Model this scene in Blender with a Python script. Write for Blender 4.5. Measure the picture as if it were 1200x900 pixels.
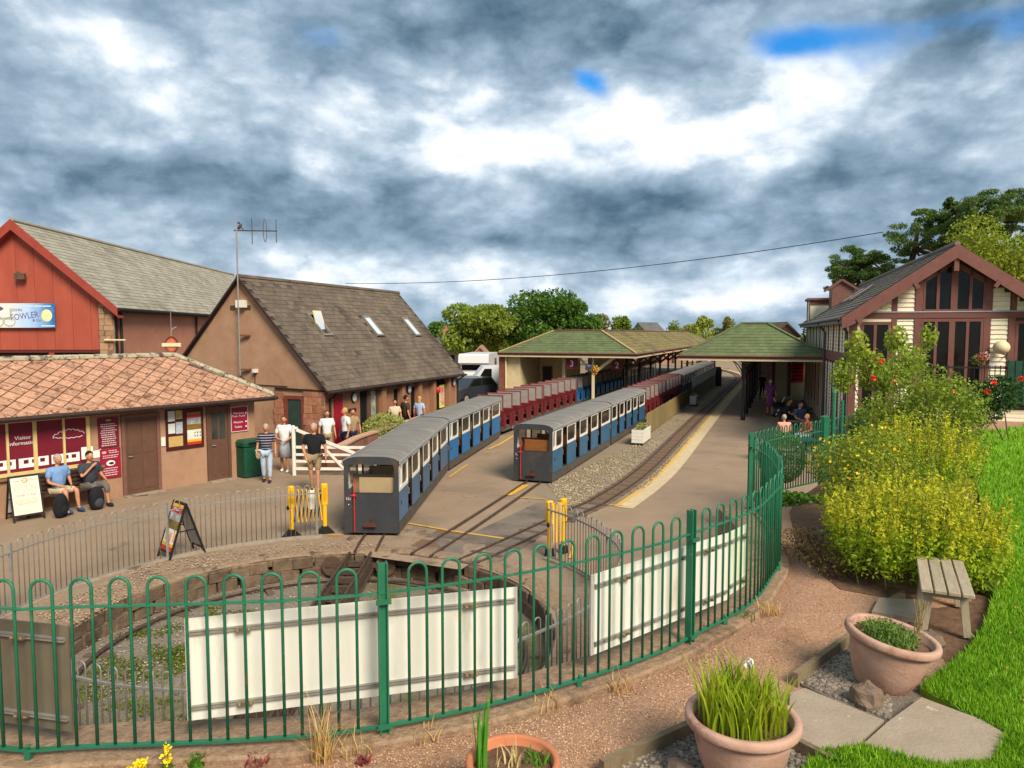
import bpy, bmesh, math, random
import numpy as np
from math import sin, cos, pi, radians as R, atan2, hypot
from mathutils import Vector, Matrix, noise as mnoise
random.seed(5); rng = np.random.default_rng(7)
S = bpy.context.scene; COL = S.collection
for o in list(bpy.data.objects): bpy.data.objects.remove(o)

# ------------------------------------------------------------ camera
FPX = 850.0; PITCH = math.atan(60/850); CZ = 4.2
cd = bpy.data.cameras.new('camera'); cam = bpy.data.objects.new('camera', cd); COL.objects.link(cam)
cam.location = (0, 0, CZ); cam.rotation_euler = (pi/2-PITCH, 0, 0)
cd.sensor_width = 36; cd.lens = 36*FPX/1200; cd.clip_start = .05; cd.clip_end = 4000
S.camera = cam
def ray(px, py):
    u = (px-600)/FPX; v = (450-py)/FPX
    return u, cos(PITCH)+v*sin(PITCH), -sin(PITCH)+v*cos(PITCH)
def G(px, py, z=0.0):                 # the point at height z seen at a photo pixel
    a, b, c = ray(px, py); t = (z-CZ)/c
    return Vector((a*t, b*t, z))
def D(px, py, d):                     # the point at distance d (along y) seen at a photo pixel
    a, b, c = ray(px, py); t = d/b
    return Vector((a*t, d, CZ+c*t))

# ------------------------------------------------------------ world: nishita blue behind a deck of broken cloud
SUN_EL, SUN_AZ = 42, 150              # azimuth clockwise from +y: behind the camera, to the right
w = bpy.data.worlds.new('World'); S.world = w; w.use_nodes = True
nt = w.node_tree; N = nt.nodes; L = nt.links; N.clear()
def nd(t, **k):
    n = N.new(t)
    for a, b in k.items(): setattr(n, a, b)
    return n
def math_(op, a, b=None, c=None):
    n = nd('ShaderNodeMath', operation=op)
    for i, x in enumerate((a, b, c)):
        if x is None: continue
        if isinstance(x, (int, float)): n.inputs[i].default_value = x
        else: L.new(x, n.inputs[i])
    return n.outputs[0]
tc = nd('ShaderNodeTexCoord'); gen = tc.outputs['Generated']
sep = nd('ShaderNodeSeparateXYZ'); L.new(gen, sep.inputs[0])
zc = math_('MAXIMUM', sep.outputs[2], 0.0); den = math_('ADD', zc, 0.30)
cx = math_('DIVIDE', sep.outputs[0], den); cy = math_('DIVIDE', sep.outputs[1], den)
cmb = nd('ShaderNodeCombineXYZ'); L.new(cx, cmb.inputs[0]); L.new(cy, cmb.inputs[1]); L.new(math_('MULTIPLY', zc, 2.0), cmb.inputs[2])
def noi(vec, scale, det, rough, dist=0.0, off=(0, 0, 0), lac=2.0):
    mp = nd('ShaderNodeMapping'); mp.inputs['Location'].default_value = off; L.new(vec, mp.inputs[0])
    n = nd('ShaderNodeTexNoise'); n.inputs['Scale'].default_value = scale; n.inputs['Detail'].default_value = det
    n.inputs['Roughness'].default_value = rough; n.inputs['Distortion'].default_value = dist; n.inputs['Lacunarity'].default_value = lac
    L.new(mp.outputs[0], n.inputs['Vector']); return n.outputs[0]
n1 = noi(cmb.outputs[0], 0.95, 7, .5, .3, (3.1, 1.7, 0))
n2 = noi(cmb.outputs[0], 2.7, 9, .52, .4, (9.3, 4.2, 2))
st3 = nd('ShaderNodeMapping'); st3.inputs['Scale'].default_value = (1, 1, 1.7); L.new(gen, st3.inputs[0])
n3 = noi(st3.outputs[0], 4.6, 10, .58, .2, (1.3, .4, .9))
wv = nd('ShaderNodeVectorMath', operation='MULTIPLY_ADD'); cn = nd('ShaderNodeTexNoise'); cn.inputs['Scale'].default_value = 7; cn.inputs['Detail'].default_value = 8; cn.inputs['Roughness'].default_value = .6; L.new(st3.outputs[0], cn.inputs['Vector'])
L.new(cn.outputs['Color'], wv.inputs[0]); wv.inputs[1].default_value = (.16, .16, .16); L.new(st3.outputs[0], wv.inputs[2])
vo = nd('ShaderNodeTexVoronoi', feature='F1'); vo.inputs['Scale'].default_value = 7.5; vo.inputs['Detail'].default_value = 2; vo.inputs['Roughness'].default_value = .55; L.new(wv.outputs[0], vo.inputs['Vector'])
puff = math_('SUBTRACT', .36, vo.outputs['Distance'])       # puffs low over the horizon
def blob(px, py, rx, ry, amp):
    a, b, c = ray(px, py); az = atan2(a, b); el = math.atan2(c, hypot(a, b))
    return az, el, rx/FPX, ry/FPX, amp
az = math_('ARCTAN2', sep.outputs[0], sep.outputs[1])
el = math_('ARCSINE', sep.outputs[2])
bl = [blob(450,140,200,50,.22), blob(640,185,130,60,.22), blob(1070,130,150,60,.22), blob(70,140,150,55,.12), blob(870,140,130,40,.2),
      blob(560,165,90,40,.18), blob(200,235,190,50,-.3), blob(650,262,200,50,-.38), blob(700,25,330,40,-.36), blob(830,235,150,45,-.25),
      blob(360,60,120,50,-.18), blob(560,340,480,26,.26), blob(150,275,170,26,.22), blob(980,285,130,40,-.1), blob(560,312,150,14,.14), blob(80,30,140,40,.1)]
warp = math_('MULTIPLY', math_('SUBTRACT', n2, .5), .22)
azw = math_('ADD', az, warp); elw = math_('ADD', el, math_('MULTIPLY', math_('SUBTRACT', n1, .5), .12))
tot = None
for a0, e0, ra, re, am in bl:
    dx = math_('DIVIDE', math_('SUBTRACT', azw, a0), ra); dy = math_('DIVIDE', math_('SUBTRACT', elw, e0), re)
    q = math_('ADD', math_('MULTIPLY', dx, dx), math_('MULTIPLY', dy, dy))
    g = math_('MULTIPLY', math_('EXPONENT', math_('MULTIPLY', q, -.8)), am)
    tot = g if tot is None else math_('ADD', tot, g)
base = math_('ADD', math_('MULTIPLY', math_('SUBTRACT', n1, .5), .7), math_('MULTIPLY', math_('SUBTRACT', n2, .5), .9))
base = math_('ADD', math_('ADD', base, .74), tot)
base = math_('ADD', base, math_('MULTIPLY', math_('SUBTRACT', n3, .5), 1.5))
base = math_('ADD', base, math_('MULTIPLY', puff, .55))
base = math_('ADD', math_('MULTIPLY', base, .74), .13)
n5 = noi(st3.outputs[0], 15, 8, .6, .3, (4.3, 2.4, .9)); base = math_('ADD', base, math_('MULTIPLY', math_('SUBTRACT', n5, .5), .34))
ramp = nd('ShaderNodeValToRGB'); L.new(base, ramp.inputs[0]); cr = ramp.color_ramp
cr.interpolation = 'B_SPLINE'
cr.elements[0].position = .02; cr.elements[0].color = (.07, .13, .19, 1)
cr.elements[1].position = 1.05 if False else 1.0; cr.elements[1].color = (1.0, .99, .97, 1)
for p_, c_ in ((.2, (.15, .23, .31)), (.4, (.27, .37, .47)), (.57, (.44, .54, .64)), (.72, (.72, .78, .84)), (.86, (.93, .94, .95))):
    e = cr.elements.new(p_); e.color = (*c_, 1)
sky = nd('ShaderNodeTexSky', sky_type='NISHITA'); sky.sun_disc = False
sky.sun_elevation = R(SUN_EL); sky.sun_rotation = R(SUN_AZ); sky.air_density = 1.0; sky.dust_density = .3; sky.ozone_density = 2.0
bg1 = nd('ShaderNodeBackground'); bg1.inputs[1].default_value = .1
tint = nd('ShaderNodeMix', data_type='RGBA', blend_type='MULTIPLY'); tint.inputs[0].default_value = 1
L.new(sky.outputs[0], tint.inputs[6]); tint.inputs[7].default_value = (.18, .85, 1.35, 1); L.new(tint.outputs[2], bg1.inputs[0])
bg2 = nd('ShaderNodeBackground'); bg2.inputs[1].default_value = .84; L.new(ramp.outputs[0], bg2.inputs[0])
gap = None
for a0, e0, ra, re, am in (blob(693,92,26,13,1.2), blob(1165,28,80,22,1.2), blob(945,38,50,12,.9), blob(1060,20,80,14,.6), blob(400,45,60,14,.35)):
    dx = math_('DIVIDE', math_('SUBTRACT', azw, a0), ra); dy = math_('DIVIDE', math_('SUBTRACT', elw, e0), re)
    q = math_('ADD', math_('MULTIPLY', dx, dx), math_('MULTIPLY', dy, dy))
    g = math_('MULTIPLY', math_('EXPONENT', math_('MULTIPLY', q, -.8)), am)
    gap = g if gap is None else math_('ADD', gap, g)
gn = math_('ADD', math_('ADD', gap, math_('MULTIPLY', math_('SUBTRACT', n2, .62), 1.4)), math_('MULTIPLY', math_('SUBTRACT', n3, .5), 2.2))
mr = nd('ShaderNodeMapRange', interpolation_type='SMOOTHSTEP'); L.new(gn, mr.inputs[0]); mr.inputs[1].default_value = .1; mr.inputs[2].default_value = 1.25
mr.inputs[3].default_value = 1; mr.inputs[4].default_value = 0
mx = nd('ShaderNodeMixShader'); L.new(mr.outputs[0], mx.inputs[0]); L.new(bg1.outputs[0], mx.inputs[1]); L.new(bg2.outputs[0], mx.inputs[2])
wo = nd('ShaderNodeOutputWorld'); L.new(mx.outputs[0], wo.inputs[0])
# ------------------------------------------------------------ sun
sd = bpy.data.lights.new('sun', 'SUN'); so = bpy.data.objects.new('sun', sd); COL.objects.link(so)
sd.energy = 3.6; sd.angle = R(24); sd.color = (1, .89, .74)
so.rotation_euler = (R(90-SUN_EL), 0, R(180-SUN_AZ)); so.location = (0, -20, 30)
S.view_settings.view_transform = 'Standard'; S.view_settings.look = 'None'; S.view_settings.exposure = 0.62; S.view_settings.gamma = 1
S.render.resolution_x = 1024; S.render.resolution_y = 768; S.render.engine = 'CYCLES'

# ------------------------------------------------------------ materials
def lin(h):
    v = [int(h[i:i+2], 16)/255 for i in (0, 2, 4)]
    return tuple(((c+.055)/1.055)**2.4 if c > .04045 else c/12.92 for c in v)+(1,)
MATS = {}
def cracks(m, col='4f463c', scale=.42, wd=.006):
    t = m.node_tree; n = t.nodes; l = t.links; p = n['Principled BSDF']; src = p.inputs['Base Color'].links[0].from_socket
    tc_ = n.new('ShaderNodeTexCoord'); nz = n.new('ShaderNodeTexNoise'); nz.inputs['Scale'].default_value = 1.3; nz.inputs['Detail'].default_value = 6; l.new(tc_.outputs['Object'], nz.inputs[0])
    va = n.new('ShaderNodeVectorMath'); va.operation = 'MULTIPLY_ADD'; l.new(nz.outputs['Color'], va.inputs[0]); va.inputs[1].default_value = (1.1,1.1,0); l.new(tc_.outputs['Object'], va.inputs[2])
    v = n.new('ShaderNodeTexVoronoi'); v.feature = 'DISTANCE_TO_EDGE'; v.inputs['Scale'].default_value = scale; l.new(va.outputs[0], v.inputs['Vector'])
    n2 = n.new('ShaderNodeTexNoise'); n2.inputs['Scale'].default_value = .5; l.new(tc_.outputs['Object'], n2.inputs[0])
    a_ = n.new('ShaderNodeMapRange'); l.new(v.outputs['Distance'], a_.inputs[0]); a_.inputs[1].default_value = 0; a_.inputs[2].default_value = wd; a_.inputs[3].default_value = 1; a_.inputs[4].default_value = 0
    b_ = n.new('ShaderNodeMapRange'); l.new(n2.outputs[0], b_.inputs[0]); b_.inputs[1].default_value = .48; b_.inputs[2].default_value = .56
    mu = n.new('ShaderNodeMath'); mu.operation = 'MULTIPLY'; l.new(a_.outputs[0], mu.inputs[0]); l.new(b_.outputs[0], mu.inputs[1]); m2 = n.new('ShaderNodeMath'); m2.operation = 'MULTIPLY'; l.new(mu.outputs[0], m2.inputs[0]); m2.inputs[1].default_value = .75
    x = n.new('ShaderNodeMix'); x.data_type = 'RGBA'; l.new(m2.outputs[0], x.inputs[0]); l.new(src, x.inputs[6]); x.inputs[7].default_value = lin(col)
    # small dark spots: gum, oil
    v2 = n.new('ShaderNodeTexVoronoi'); v2.inputs['Scale'].default_value = 1.7; l.new(va.outputs[0], v2.inputs['Vector']); c_ = n.new('ShaderNodeMapRange'); l.new(v2.outputs['Distance'], c_.inputs[0]); c_.inputs[1].default_value = .03; c_.inputs[2].default_value = .09; c_.inputs[3].default_value = .4; c_.inputs[4].default_value = 0
    y = n.new('ShaderNodeMix'); y.data_type = 'RGBA'; l.new(c_.outputs[0], y.inputs[0]); l.new(x.outputs[2], y.inputs[6]); y.inputs[7].default_value = lin(col); l.new(y.outputs[2], p.inputs['Base Color'])
def mat(name, c, c2=None, s=4, r=.8, b=0, bs=None, rnd=0, met=0, c3=None, s3=.7, t3=.55, spec=.3, isl=0, trans=0, alpha=1, sc=(1,1,1), w3=.1, det=6):
    if name in MATS: return MATS[name]
    m = bpy.data.materials.new(name); m.use_nodes = True; t = m.node_tree; n = t.nodes; l = t.links
    p = n['Principled BSDF']; p.inputs['Roughness'].default_value = r; p.inputs['Metallic'].default_value = met
    p.inputs['Specular IOR Level'].default_value = spec
    tc = n.new('ShaderNodeTexCoord'); oi = n.new('ShaderNodeObjectInfo')
    mp = n.new('ShaderNodeMapping'); mp.inputs['Scale'].default_value = sc; l.new(tc.outputs['Object'], mp.inputs[0])
    ml = n.new('ShaderNodeMath'); ml.operation = 'MULTIPLY'; ml.inputs[1].default_value = 37; l.new(oi.outputs['Random'], ml.inputs[0])
    va = n.new('ShaderNodeVectorMath'); va.operation = 'ADD'; l.new(mp.outputs[0], va.inputs[0]); l.new(ml.outputs[0], va.inputs[1])
    def noise(sc_, d=det):
        x = n.new('ShaderNodeTexNoise'); x.inputs['Scale'].default_value = sc_; x.inputs['Detail'].default_value = d; x.inputs['Roughness'].default_value = .65
        l.new(va.outputs[0], x.inputs['Vector']); return x.outputs[0]
    def mix(fac, A, B, mode='MIX'):
        x = n.new('ShaderNodeMix'); x.data_type = 'RGBA'; x.blend_type = mode
        if isinstance(fac, float): x.inputs[0].default_value = fac
        else: l.new(fac, x.inputs[0])
        for i, q in ((6, A), (7, B)):
            if isinstance(q, tuple): x.inputs[i].default_value = q
            else: l.new(q, x.inputs[i])
        return x.outputs[2]
    col = lin(c)
    if c2:
        rr = n.new('ShaderNodeMapRange'); l.new(noise(s), rr.inputs[0]); rr.inputs[1].default_value = .33; rr.inputs[2].default_value = .67
        col = mix(rr.outputs[0], col, lin(c2))
    if c3:
        rr = n.new('ShaderNodeMapRange'); l.new(noise(s3, 8), rr.inputs[0]); rr.inputs[1].default_value = t3; rr.inputs[2].default_value = t3+w3
        col = mix(rr.outputs[0], col, lin(c3))
    if rnd or isl:
        ge = n.new('ShaderNodeNewGeometry')
        src = ge.outputs['Random Per Island'] if isl else oi.outputs['Random']
        k = isl or rnd
        rr = n.new('ShaderNodeMapRange'); l.new(src, rr.inputs[0]); rr.inputs[3].default_value = 1-k; rr.inputs[4].default_value = 1+k
        hs = n.new('ShaderNodeHueSaturation'); l.new(rr.outputs[0], hs.inputs['Value'])
        if isinstance(col, tuple): hs.inputs['Color'].default_value = col
        else: l.new(col, hs.inputs['Color'])
        if isl:
            r2 = n.new('ShaderNodeMapRange'); l.new(src, r2.inputs[0]); r2.inputs[3].default_value = .49; r2.inputs[4].default_value = .512; l.new(r2.outputs[0], hs.inputs['Hue'])
        col = hs.outputs[0]
    if isinstance(col, tuple): p.inputs['Base Color'].default_value = col
    else: l.new(col, p.inputs['Base Color'])
    if b:
        bu = n.new('ShaderNodeBump'); bu.inputs['Strength'].default_value = b; bu.inputs['Distance'].default_value = .03
        l.new(noise(bs or s*4), bu.inputs['Height']); l.new(bu.outputs[0], p.inputs['Normal'])
    if trans:
        tr = n.new('ShaderNodeBsdfTranslucent'); ms = n.new('ShaderNodeMixShader'); ms.inputs[0].default_value = trans
        if isinstance(col, tuple): tr.inputs[0].default_value = col
        else: l.new(col, tr.inputs[0])
        l.new(p.outputs[0], ms.inputs[1]); l.new(tr.outputs[0], ms.inputs[2]); l.new(ms.outputs[0], n['Material Output'].inputs[0])
    if alpha < 1: p.inputs['Alpha'].default_value = alpha
    MATS[name] = m; return m
def pale(*a, **k): return mat(*a, **k)

# ------------------------------------------------------------ mesh builder
class MB:
    def __init__(s): s.v = []; s.f = []; s.m = []
    def add(s, vs, fs, mi=0):
        o = len(s.v); s.v += [tuple(p) for p in vs]; s.f += [tuple(i+o for i in f) for f in fs]; s.m += [mi]*len(fs); return s
    def box(s, x0, x1, y0, y1, z0, z1, mi=0, M=None):
        vs = [Vector(p) for p in ((x0,y0,z0),(x1,y0,z0),(x1,y1,z0),(x0,y1,z0),(x0,y0,z1),(x1,y0,z1),(x1,y1,z1),(x0,y1,z1))]
        if M: vs = [M @ p for p in vs]
        return s.add(vs, [(0,3,2,1),(4,5,6,7),(0,1,5,4),(1,2,6,5),(2,3,7,6),(3,0,4,7)], mi)
    def bev(s, x0, x1, y0, y1, z0, z1, b, mi=0, M=None):        # box with chamfered vertical and top edges
        o = [(x0+b,y0),(x1-b,y0),(x1,y0+b),(x1,y1-b),(x1-b,y1),(x0+b,y1),(x0,y1-b),(x0,y0+b)]
        i = [(x0+b,y0+b),(x1-b,y0+b),(x1-b,y0+b),(x1-b,y1-b),(x1-b,y1-b),(x0+b,y1-b),(x0+b,y1-b),(x0+b,y0+b)]
        vs = [(x,y,z0) for x,y in o]+[(x,y,z1-b) for x,y in o]+[(x,y,z1) for x,y in ((x0+b,y0+b),(x1-b,y0+b),(x1-b,y1-b),(x0+b,y1-b))]
        if M: vs = [M @ Vector(p) for p in vs]
        fs = [tuple(range(7,-1,-1))]+[(k,(k+1)%8,8+(k+1)%8,8+k) for k in range(8)]
        fs += [(8,9,17,16),(9,10,17),(10,11,18,17),(11,12,18),(12,13,19,18),(13,14,19),(14,15,16,19),(15,8,16),(16,17,18,19)]
        return s.add(vs, fs, mi)
    def bar(s, a, b, w, h, mi=0, up=(0,0,1)):                   # rectangular bar from a to b, w across, h along up
        a = Vector(a); b = Vector(b); d = (b-a).normalized(); u = Vector(up)
        if abs(d.dot(u)) > .98: u = Vector((0,1,0))
        sx = d.cross(u).normalized()*w/2; uz = sx.cross(d).normalized()*h/2
        return s.add([a-sx-uz, a+sx-uz, a+sx+uz, a-sx+uz, b-sx-uz, b+sx-uz, b+sx+uz, b-sx+uz],
                     [(0,1,2,3),(7,6,5,4),(0,4,5,1),(1,5,6,2),(2,6,7,3),(3,7,4,0)], mi)
    def tube(s, pts, r, n=6, mi=0, cap=True):
        pts = [Vector(p) for p in pts]; o = len(s.v); k = len(pts)
        rr = r if isinstance(r, (list, tuple)) else [r]*k
        prev = None
        for i, p in enumerate(pts):
            d = (pts[min(i+1,k-1)]-pts[max(i-1,0)]).normalized()
            if prev is None: x = d.orthogonal().normalized()
            else:
                x = prev-d*prev.dot(d)
                x = x.normalized() if x.length > 1e-6 else d.orthogonal().normalized()
            prev = x; y = d.cross(x)
            for j in range(n): s.v.append(tuple(p+(x*cos(2*pi*j/n)+y*sin(2*pi*j/n))*rr[i]))
        for i in range(k-1):
            for j in range(n):
                s.f.append((o+i*n+j, o+i*n+(j+1)%n, o+(i+1)*n+(j+1)%n, o+(i+1)*n+j)); s.m.append(mi)
        if cap:
            s.f.append(tuple(o+j for j in range(n-1,-1,-1))); s.f.append(tuple(o+(k-1)*n+j for j in range(n))); s.m += [mi, mi]
        return s
    def lathe(s, prof, n=20, mi=0, M=None, c=(0,0,0)):
        o = len(s.v); k = len(prof)
        for r, z in prof:
            for j in range(n):
                p = Vector((c[0]+r*cos(2*pi*j/n), c[1]+r*sin(2*pi*j/n), c[2]+z))
                s.v.append(tuple(M @ p if M else p))
        for i in range(k-1):
            for j in range(n): s.f.append((o+i*n+j, o+i*n+(j+1)%n, o+(i+1)*n+(j+1)%n, o+(i+1)*n+j)); s.m.append(mi)
        return s
    def ell(s, c, r, n=10, m=7, mi=0, M=None, f=None):
        o = len(s.v); vs = []
        for i in range(m+1):
            a = pi*i/m
            for j in range(n):
                b = 2*pi*j/n; p = Vector((sin(a)*cos(b), sin(a)*sin(b), cos(a)))
                if f: p = f(p)
                p = Vector((p.x*r[0], p.y*r[1], p.z*r[2]))
                if M: p = M @ p
                vs.append(tuple(p+Vector(c)))
        s.v += vs
        for i in range(m):
            for j in range(n): s.f.append((o+i*n+j, o+(i+1)*n+j, o+(i+1)*n+(j+1)%n, o+i*n+(j+1)%n)); s.m.append(mi)
        return s
    def ext(s, poly, vec, mi=0):                                # extrude a planar polygon of 3D points by vec
        poly = [Vector(p) for p in poly]; k = len(poly); v = Vector(vec)
        return s.add(poly+[p+v for p in poly], [tuple(range(k-1,-1,-1)), tuple(range(k,2*k))]+[(i,(i+1)%k,k+(i+1)%k,k+i) for i in range(k)], mi)
    def mesh(s, name, mats, smooth=False):
        me = bpy.data.meshes.new(name); me.from_pydata(s.v, [], s.f)
        for m in (mats if isinstance(mats, (list, tuple)) else [mats]): me.materials.append(m)
        if any(s.m): me.polygons.foreach_set('material_index', s.m)
        if smooth: me.polygons.foreach_set('use_smooth', [True]*len(me.polygons))
        me.update(); return me
def link(name, me, parent=None, loc=None, rot=None, scale=None):
    o = bpy.data.objects.new(name, me); COL.objects.link(o); o.parent = parent
    if loc is not None: o.location = loc
    if rot is not None: o.rotation_euler = rot
    if scale is not None: o.scale = scale
    return o
def part(mb, name, mats, parent=None, smooth=False, **k): return link(name, mb.mesh(name, mats, smooth), parent, **k)
def tag(o, label=None, cat=None, group=None, kind=None):
    for a, b in (('label', label), ('category', cat), ('group', group), ('kind', kind)):
        if b: o[a] = b
    return o
def thing(name, label, cat, loc=(0,0,0), rz=0, group=None):
    return tag(link(name, None, None, loc, (0,0,rz)), label, cat, group)
def struct(name, mb, mats, smooth=False): return tag(part(mb, name, mats, None, smooth), kind='structure')
def copy_tree(o, parent=None):
    c = o.copy(); COL.objects.link(c); c.parent = parent
    for ch in list(o.children): copy_tree(ch, c)
    return c
def text(body, size, mt, parent, M, name='lettering', depth=.002, align='CENTER', sx=1):
    cu = bpy.data.curves.new('t', 'FONT'); cu.body = body; cu.size = size; cu.align_x = align; cu.align_y = 'CENTER'; cu.resolution_u = 2
    ob = bpy.data.objects.new('t', cu); COL.objects.link(ob); bpy.context.view_layer.update()
    me = bpy.data.meshes.new_from_object(ob.evaluated_get(bpy.context.evaluated_depsgraph_get()))
    bpy.data.objects.remove(ob); bpy.data.curves.remove(cu)
    me.transform(M @ Matrix.Diagonal((sx,1,1,1))); me.materials.clear(); me.materials.append(mt)
    return link(name, me, parent)
def face_m(o, right, up=(0,0,1)):      # text plane: x along right, y along up
    r = Vector(right).normalized(); u = Vector(up).normalized(); n = r.cross(u)
    M = Matrix((( r.x,u.x,n.x,o[0]),(r.y,u.y,n.y,o[1]),(r.z,u.z,n.z,o[2]),(0,0,0,1))); return M
def spline(P, step):
    P = [Vector(p) for p in P]; Q = [P[0]*2-P[1]]+P+[P[-1]*2-P[-2]]; out = []
    for i in range(1, len(Q)-2):
        for k in range(40):
            t = k/40; a, b, c, d = Q[i-1:i+3]
            out.append(.5*((2*b)+(c-a)*t+(2*a-5*b+4*c-d)*t*t+(3*b-a-3*c+d)*t**3))
    out.append(P[-1]); L_ = [0]
    for i in range(1, len(out)): L_.append(L_[-1]+(out[i]-out[i-1]).length)
    n = max(1, round(L_[-1]/step)); res = []; j = 0
    for k in range(n+1):
        s_ = L_[-1]*k/n
        while j < len(L_)-2 and L_[j+1] < s_: j += 1
        f = (s_-L_[j])/max(1e-9, L_[j+1]-L_[j]); res.append(out[j].lerp(out[j+1], min(1, f)))
    return res
def plate(mb, ox0, ox1, oz0, oz1, ix0, ix1, iz0, iz1, rad, y0, y1, place, mi=0, n=4):
    """a plate in the (a, z) plane with a round-cornered opening, thickness y0..y1; place(a, y, z) -> point"""
    inner = []; outer = []
    for cxx, czz, a0 in ((ix1-rad, iz1-rad, 0), (ix0+rad, iz1-rad, 90), (ix0+rad, iz0+rad, 180), (ix1-rad, iz0+rad, 270)):
        for k in range(n+1):
            a = R(a0+90*k/n); inner.append((cxx+rad*cos(a), czz+rad*sin(a)))
            if k*2 < n: pt = {0:(ox1, czz+rad*sin(a)), 90:(cxx+rad*cos(a), oz1), 180:(ox0, czz+rad*sin(a)), 270:(cxx+rad*cos(a), oz0)}[a0]
            elif k*2 == n: pt = {0:(ox1,oz1), 90:(ox0,oz1), 180:(ox0,oz0), 270:(ox1,oz0)}[a0]
            else: pt = {0:(cxx+rad*cos(a), oz1), 90:(ox0, czz+rad*sin(a)), 180:(cxx+rad*cos(a), oz0), 270:(ox1, czz+rad*sin(a))}[a0]
            outer.append(pt)
    k = len(inner)
    vs = [place(a, y0, z) for a, z in outer]+[place(a, y0, z) for a, z in inner]+[place(a, y1, z) for a, z in outer]+[place(a, y1, z) for a, z in inner]
    fs = []
    for i in range(k):
        j = (i+1) % k
        fs += [(i, j, k+j, k+i), (2*k+j, 2*k+i, 3*k+i, 3*k+j), (i, 2*k+i, 2*k+j, j), (k+i, k+j, 3*k+j, 3*k+i)]
    mb.add(vs, fs, mi)
def fastmesh(name, V, F, mats, mi=None):
    me = bpy.data.meshes.new(name); nv = len(V); nf, k = F.shape
    me.vertices.add(nv); me.vertices.foreach_set('co', V.astype(np.float32).ravel())
    me.loops.add(nf*k); me.loops.foreach_set('vertex_index', F.astype(np.int32).ravel())
    me.polygons.add(nf); me.polygons.foreach_set('loop_start', np.arange(0, nf*k, k, dtype=np.int32))
    for m in (mats if isinstance(mats, (list, tuple)) else [mats]): me.materials.append(m)
    if mi is not None: me.polygons.foreach_set('material_index', mi.astype(np.int32))
    me.update(calc_edges=True); me.validate(); return me
def leafmesh(name, P, size, mats, mi=None, asp=.55, up=.3, jit=.4):
    n = len(P); a = rng.normal(size=(n,3)); a /= np.linalg.norm(a, axis=1)[:,None]
    nn = rng.normal(size=(n,3)); nn[:,2] += up*2; nn -= (nn*a).sum(1)[:,None]*a; nn /= np.linalg.norm(nn, axis=1)[:,None]
    b = np.cross(nn, a); s = (size*(1+jit*rng.uniform(-1,1,n)))[:,None]
    V = np.stack([P-a*s*.5, P+b*s*asp*.5, P+a*s*.5, P-b*s*asp*.5], 1).reshape(-1,3)
    return fastmesh(name, V, np.arange(n*4).reshape(-1,4), mats, mi)
def ball_pts(c, r, n, shell=.45):
    d = rng.normal(size=(n,3)); d /= np.linalg.norm(d, axis=1)[:,None]
    rad = (shell+(1-shell)*rng.uniform(0,1,n)**.6)[:,None]
    return np.array(c)+d*rad*np.array(r)

# ------------------------------------------------------------ palette
asph = mat('asphalt', '968069', '8b765f', s=1.1, r=.9, b=.25, bs=60, c3='756757', s3=.35, t3=.52, w3=.2, det=10)
cracks(asph)
asph_n = mat('asphalt_new', '6b6260', '756b64', s=2, r=.85, b=.2, bs=70)
gravm = mat('grey_gravel', '846f5a', 'a48c74', s=26, r=.95, b=.8, bs=40, c3='6d5f50', s3=1.1, t3=.53, w3=.15)
pathm = mat('path_gravel', '9c7659', 'bd967a', s=30, r=.95, b=.9, bs=42, c3='7d5a42', s3=.9, t3=.55, w3=.16)
ballm = mat('ballast_ground', '7f705c', '98876f', s=22, r=.95, b=.8, bs=36, c3='7e7460', s3=.6, t3=.55)
soilm = mat('soil', '5c4433', '7a5d46', s=9, r=.95, b=.8, bs=22)
concm = mat('concrete', '8e7f6c', 'a59580', s=5, r=.9, b=.5, bs=26, c3='5d5245', s3=1.7, t3=.56, w3=.12)
greenp = mat('green_paint', '1b6446', '1f6f4d', s=7, r=.5, b=.12, bs=50, rnd=.07, c3='56684a', s3=11, t3=.6, w3=.05, spec=.5)
galv = mat('galvanised', '8c8880', 'a19c92', s=9, r=.5, met=.35, rnd=.06)
whitep = mat('white_sheet', 'cfd0c2', 'dad9cc', s=3, r=.6, c3='a8a688', s3=2.6, t3=.56, w3=.2, sc=(1.6,1.6,.4), rnd=.03)
stone = mat('pit_stone', '5c4c3d', '77644f', s=6, r=.95, b=.8, bs=18, rnd=.22, c3='4e4236', s3=2.5, t3=.55)
railm = mat('rail_steel', '4a3a30', '6b594c', s=12, r=.5, met=.5, b=.1)
woodm = mat('sleeper_wood', '54453a', '6b5a4a', s=6, r=.9, b=.4, rnd=.15, sc=(1,4,1))
yel = mat('yellow_line', 'd8a63a', 'c4983f', s=6, r=.75, c3='8d7a50', s3=5, t3=.62)
yelp = mat('yellow_plastic', 'f0b818', 'e2a912', s=5, r=.45)
black = mat('black_plastic', '1c1b1b', '262422', s=6, r=.5)
creamp = mat('cream_paint', 'ddd0a6', 'd4c596', s=5, r=.6)
whitew = mat('white_wood', 'e2ddd0', 'd5cfc0', s=6, r=.6)
ironm0 = mat('drain_iron', '2a2522', '38322d', s=9, r=.7)
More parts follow.
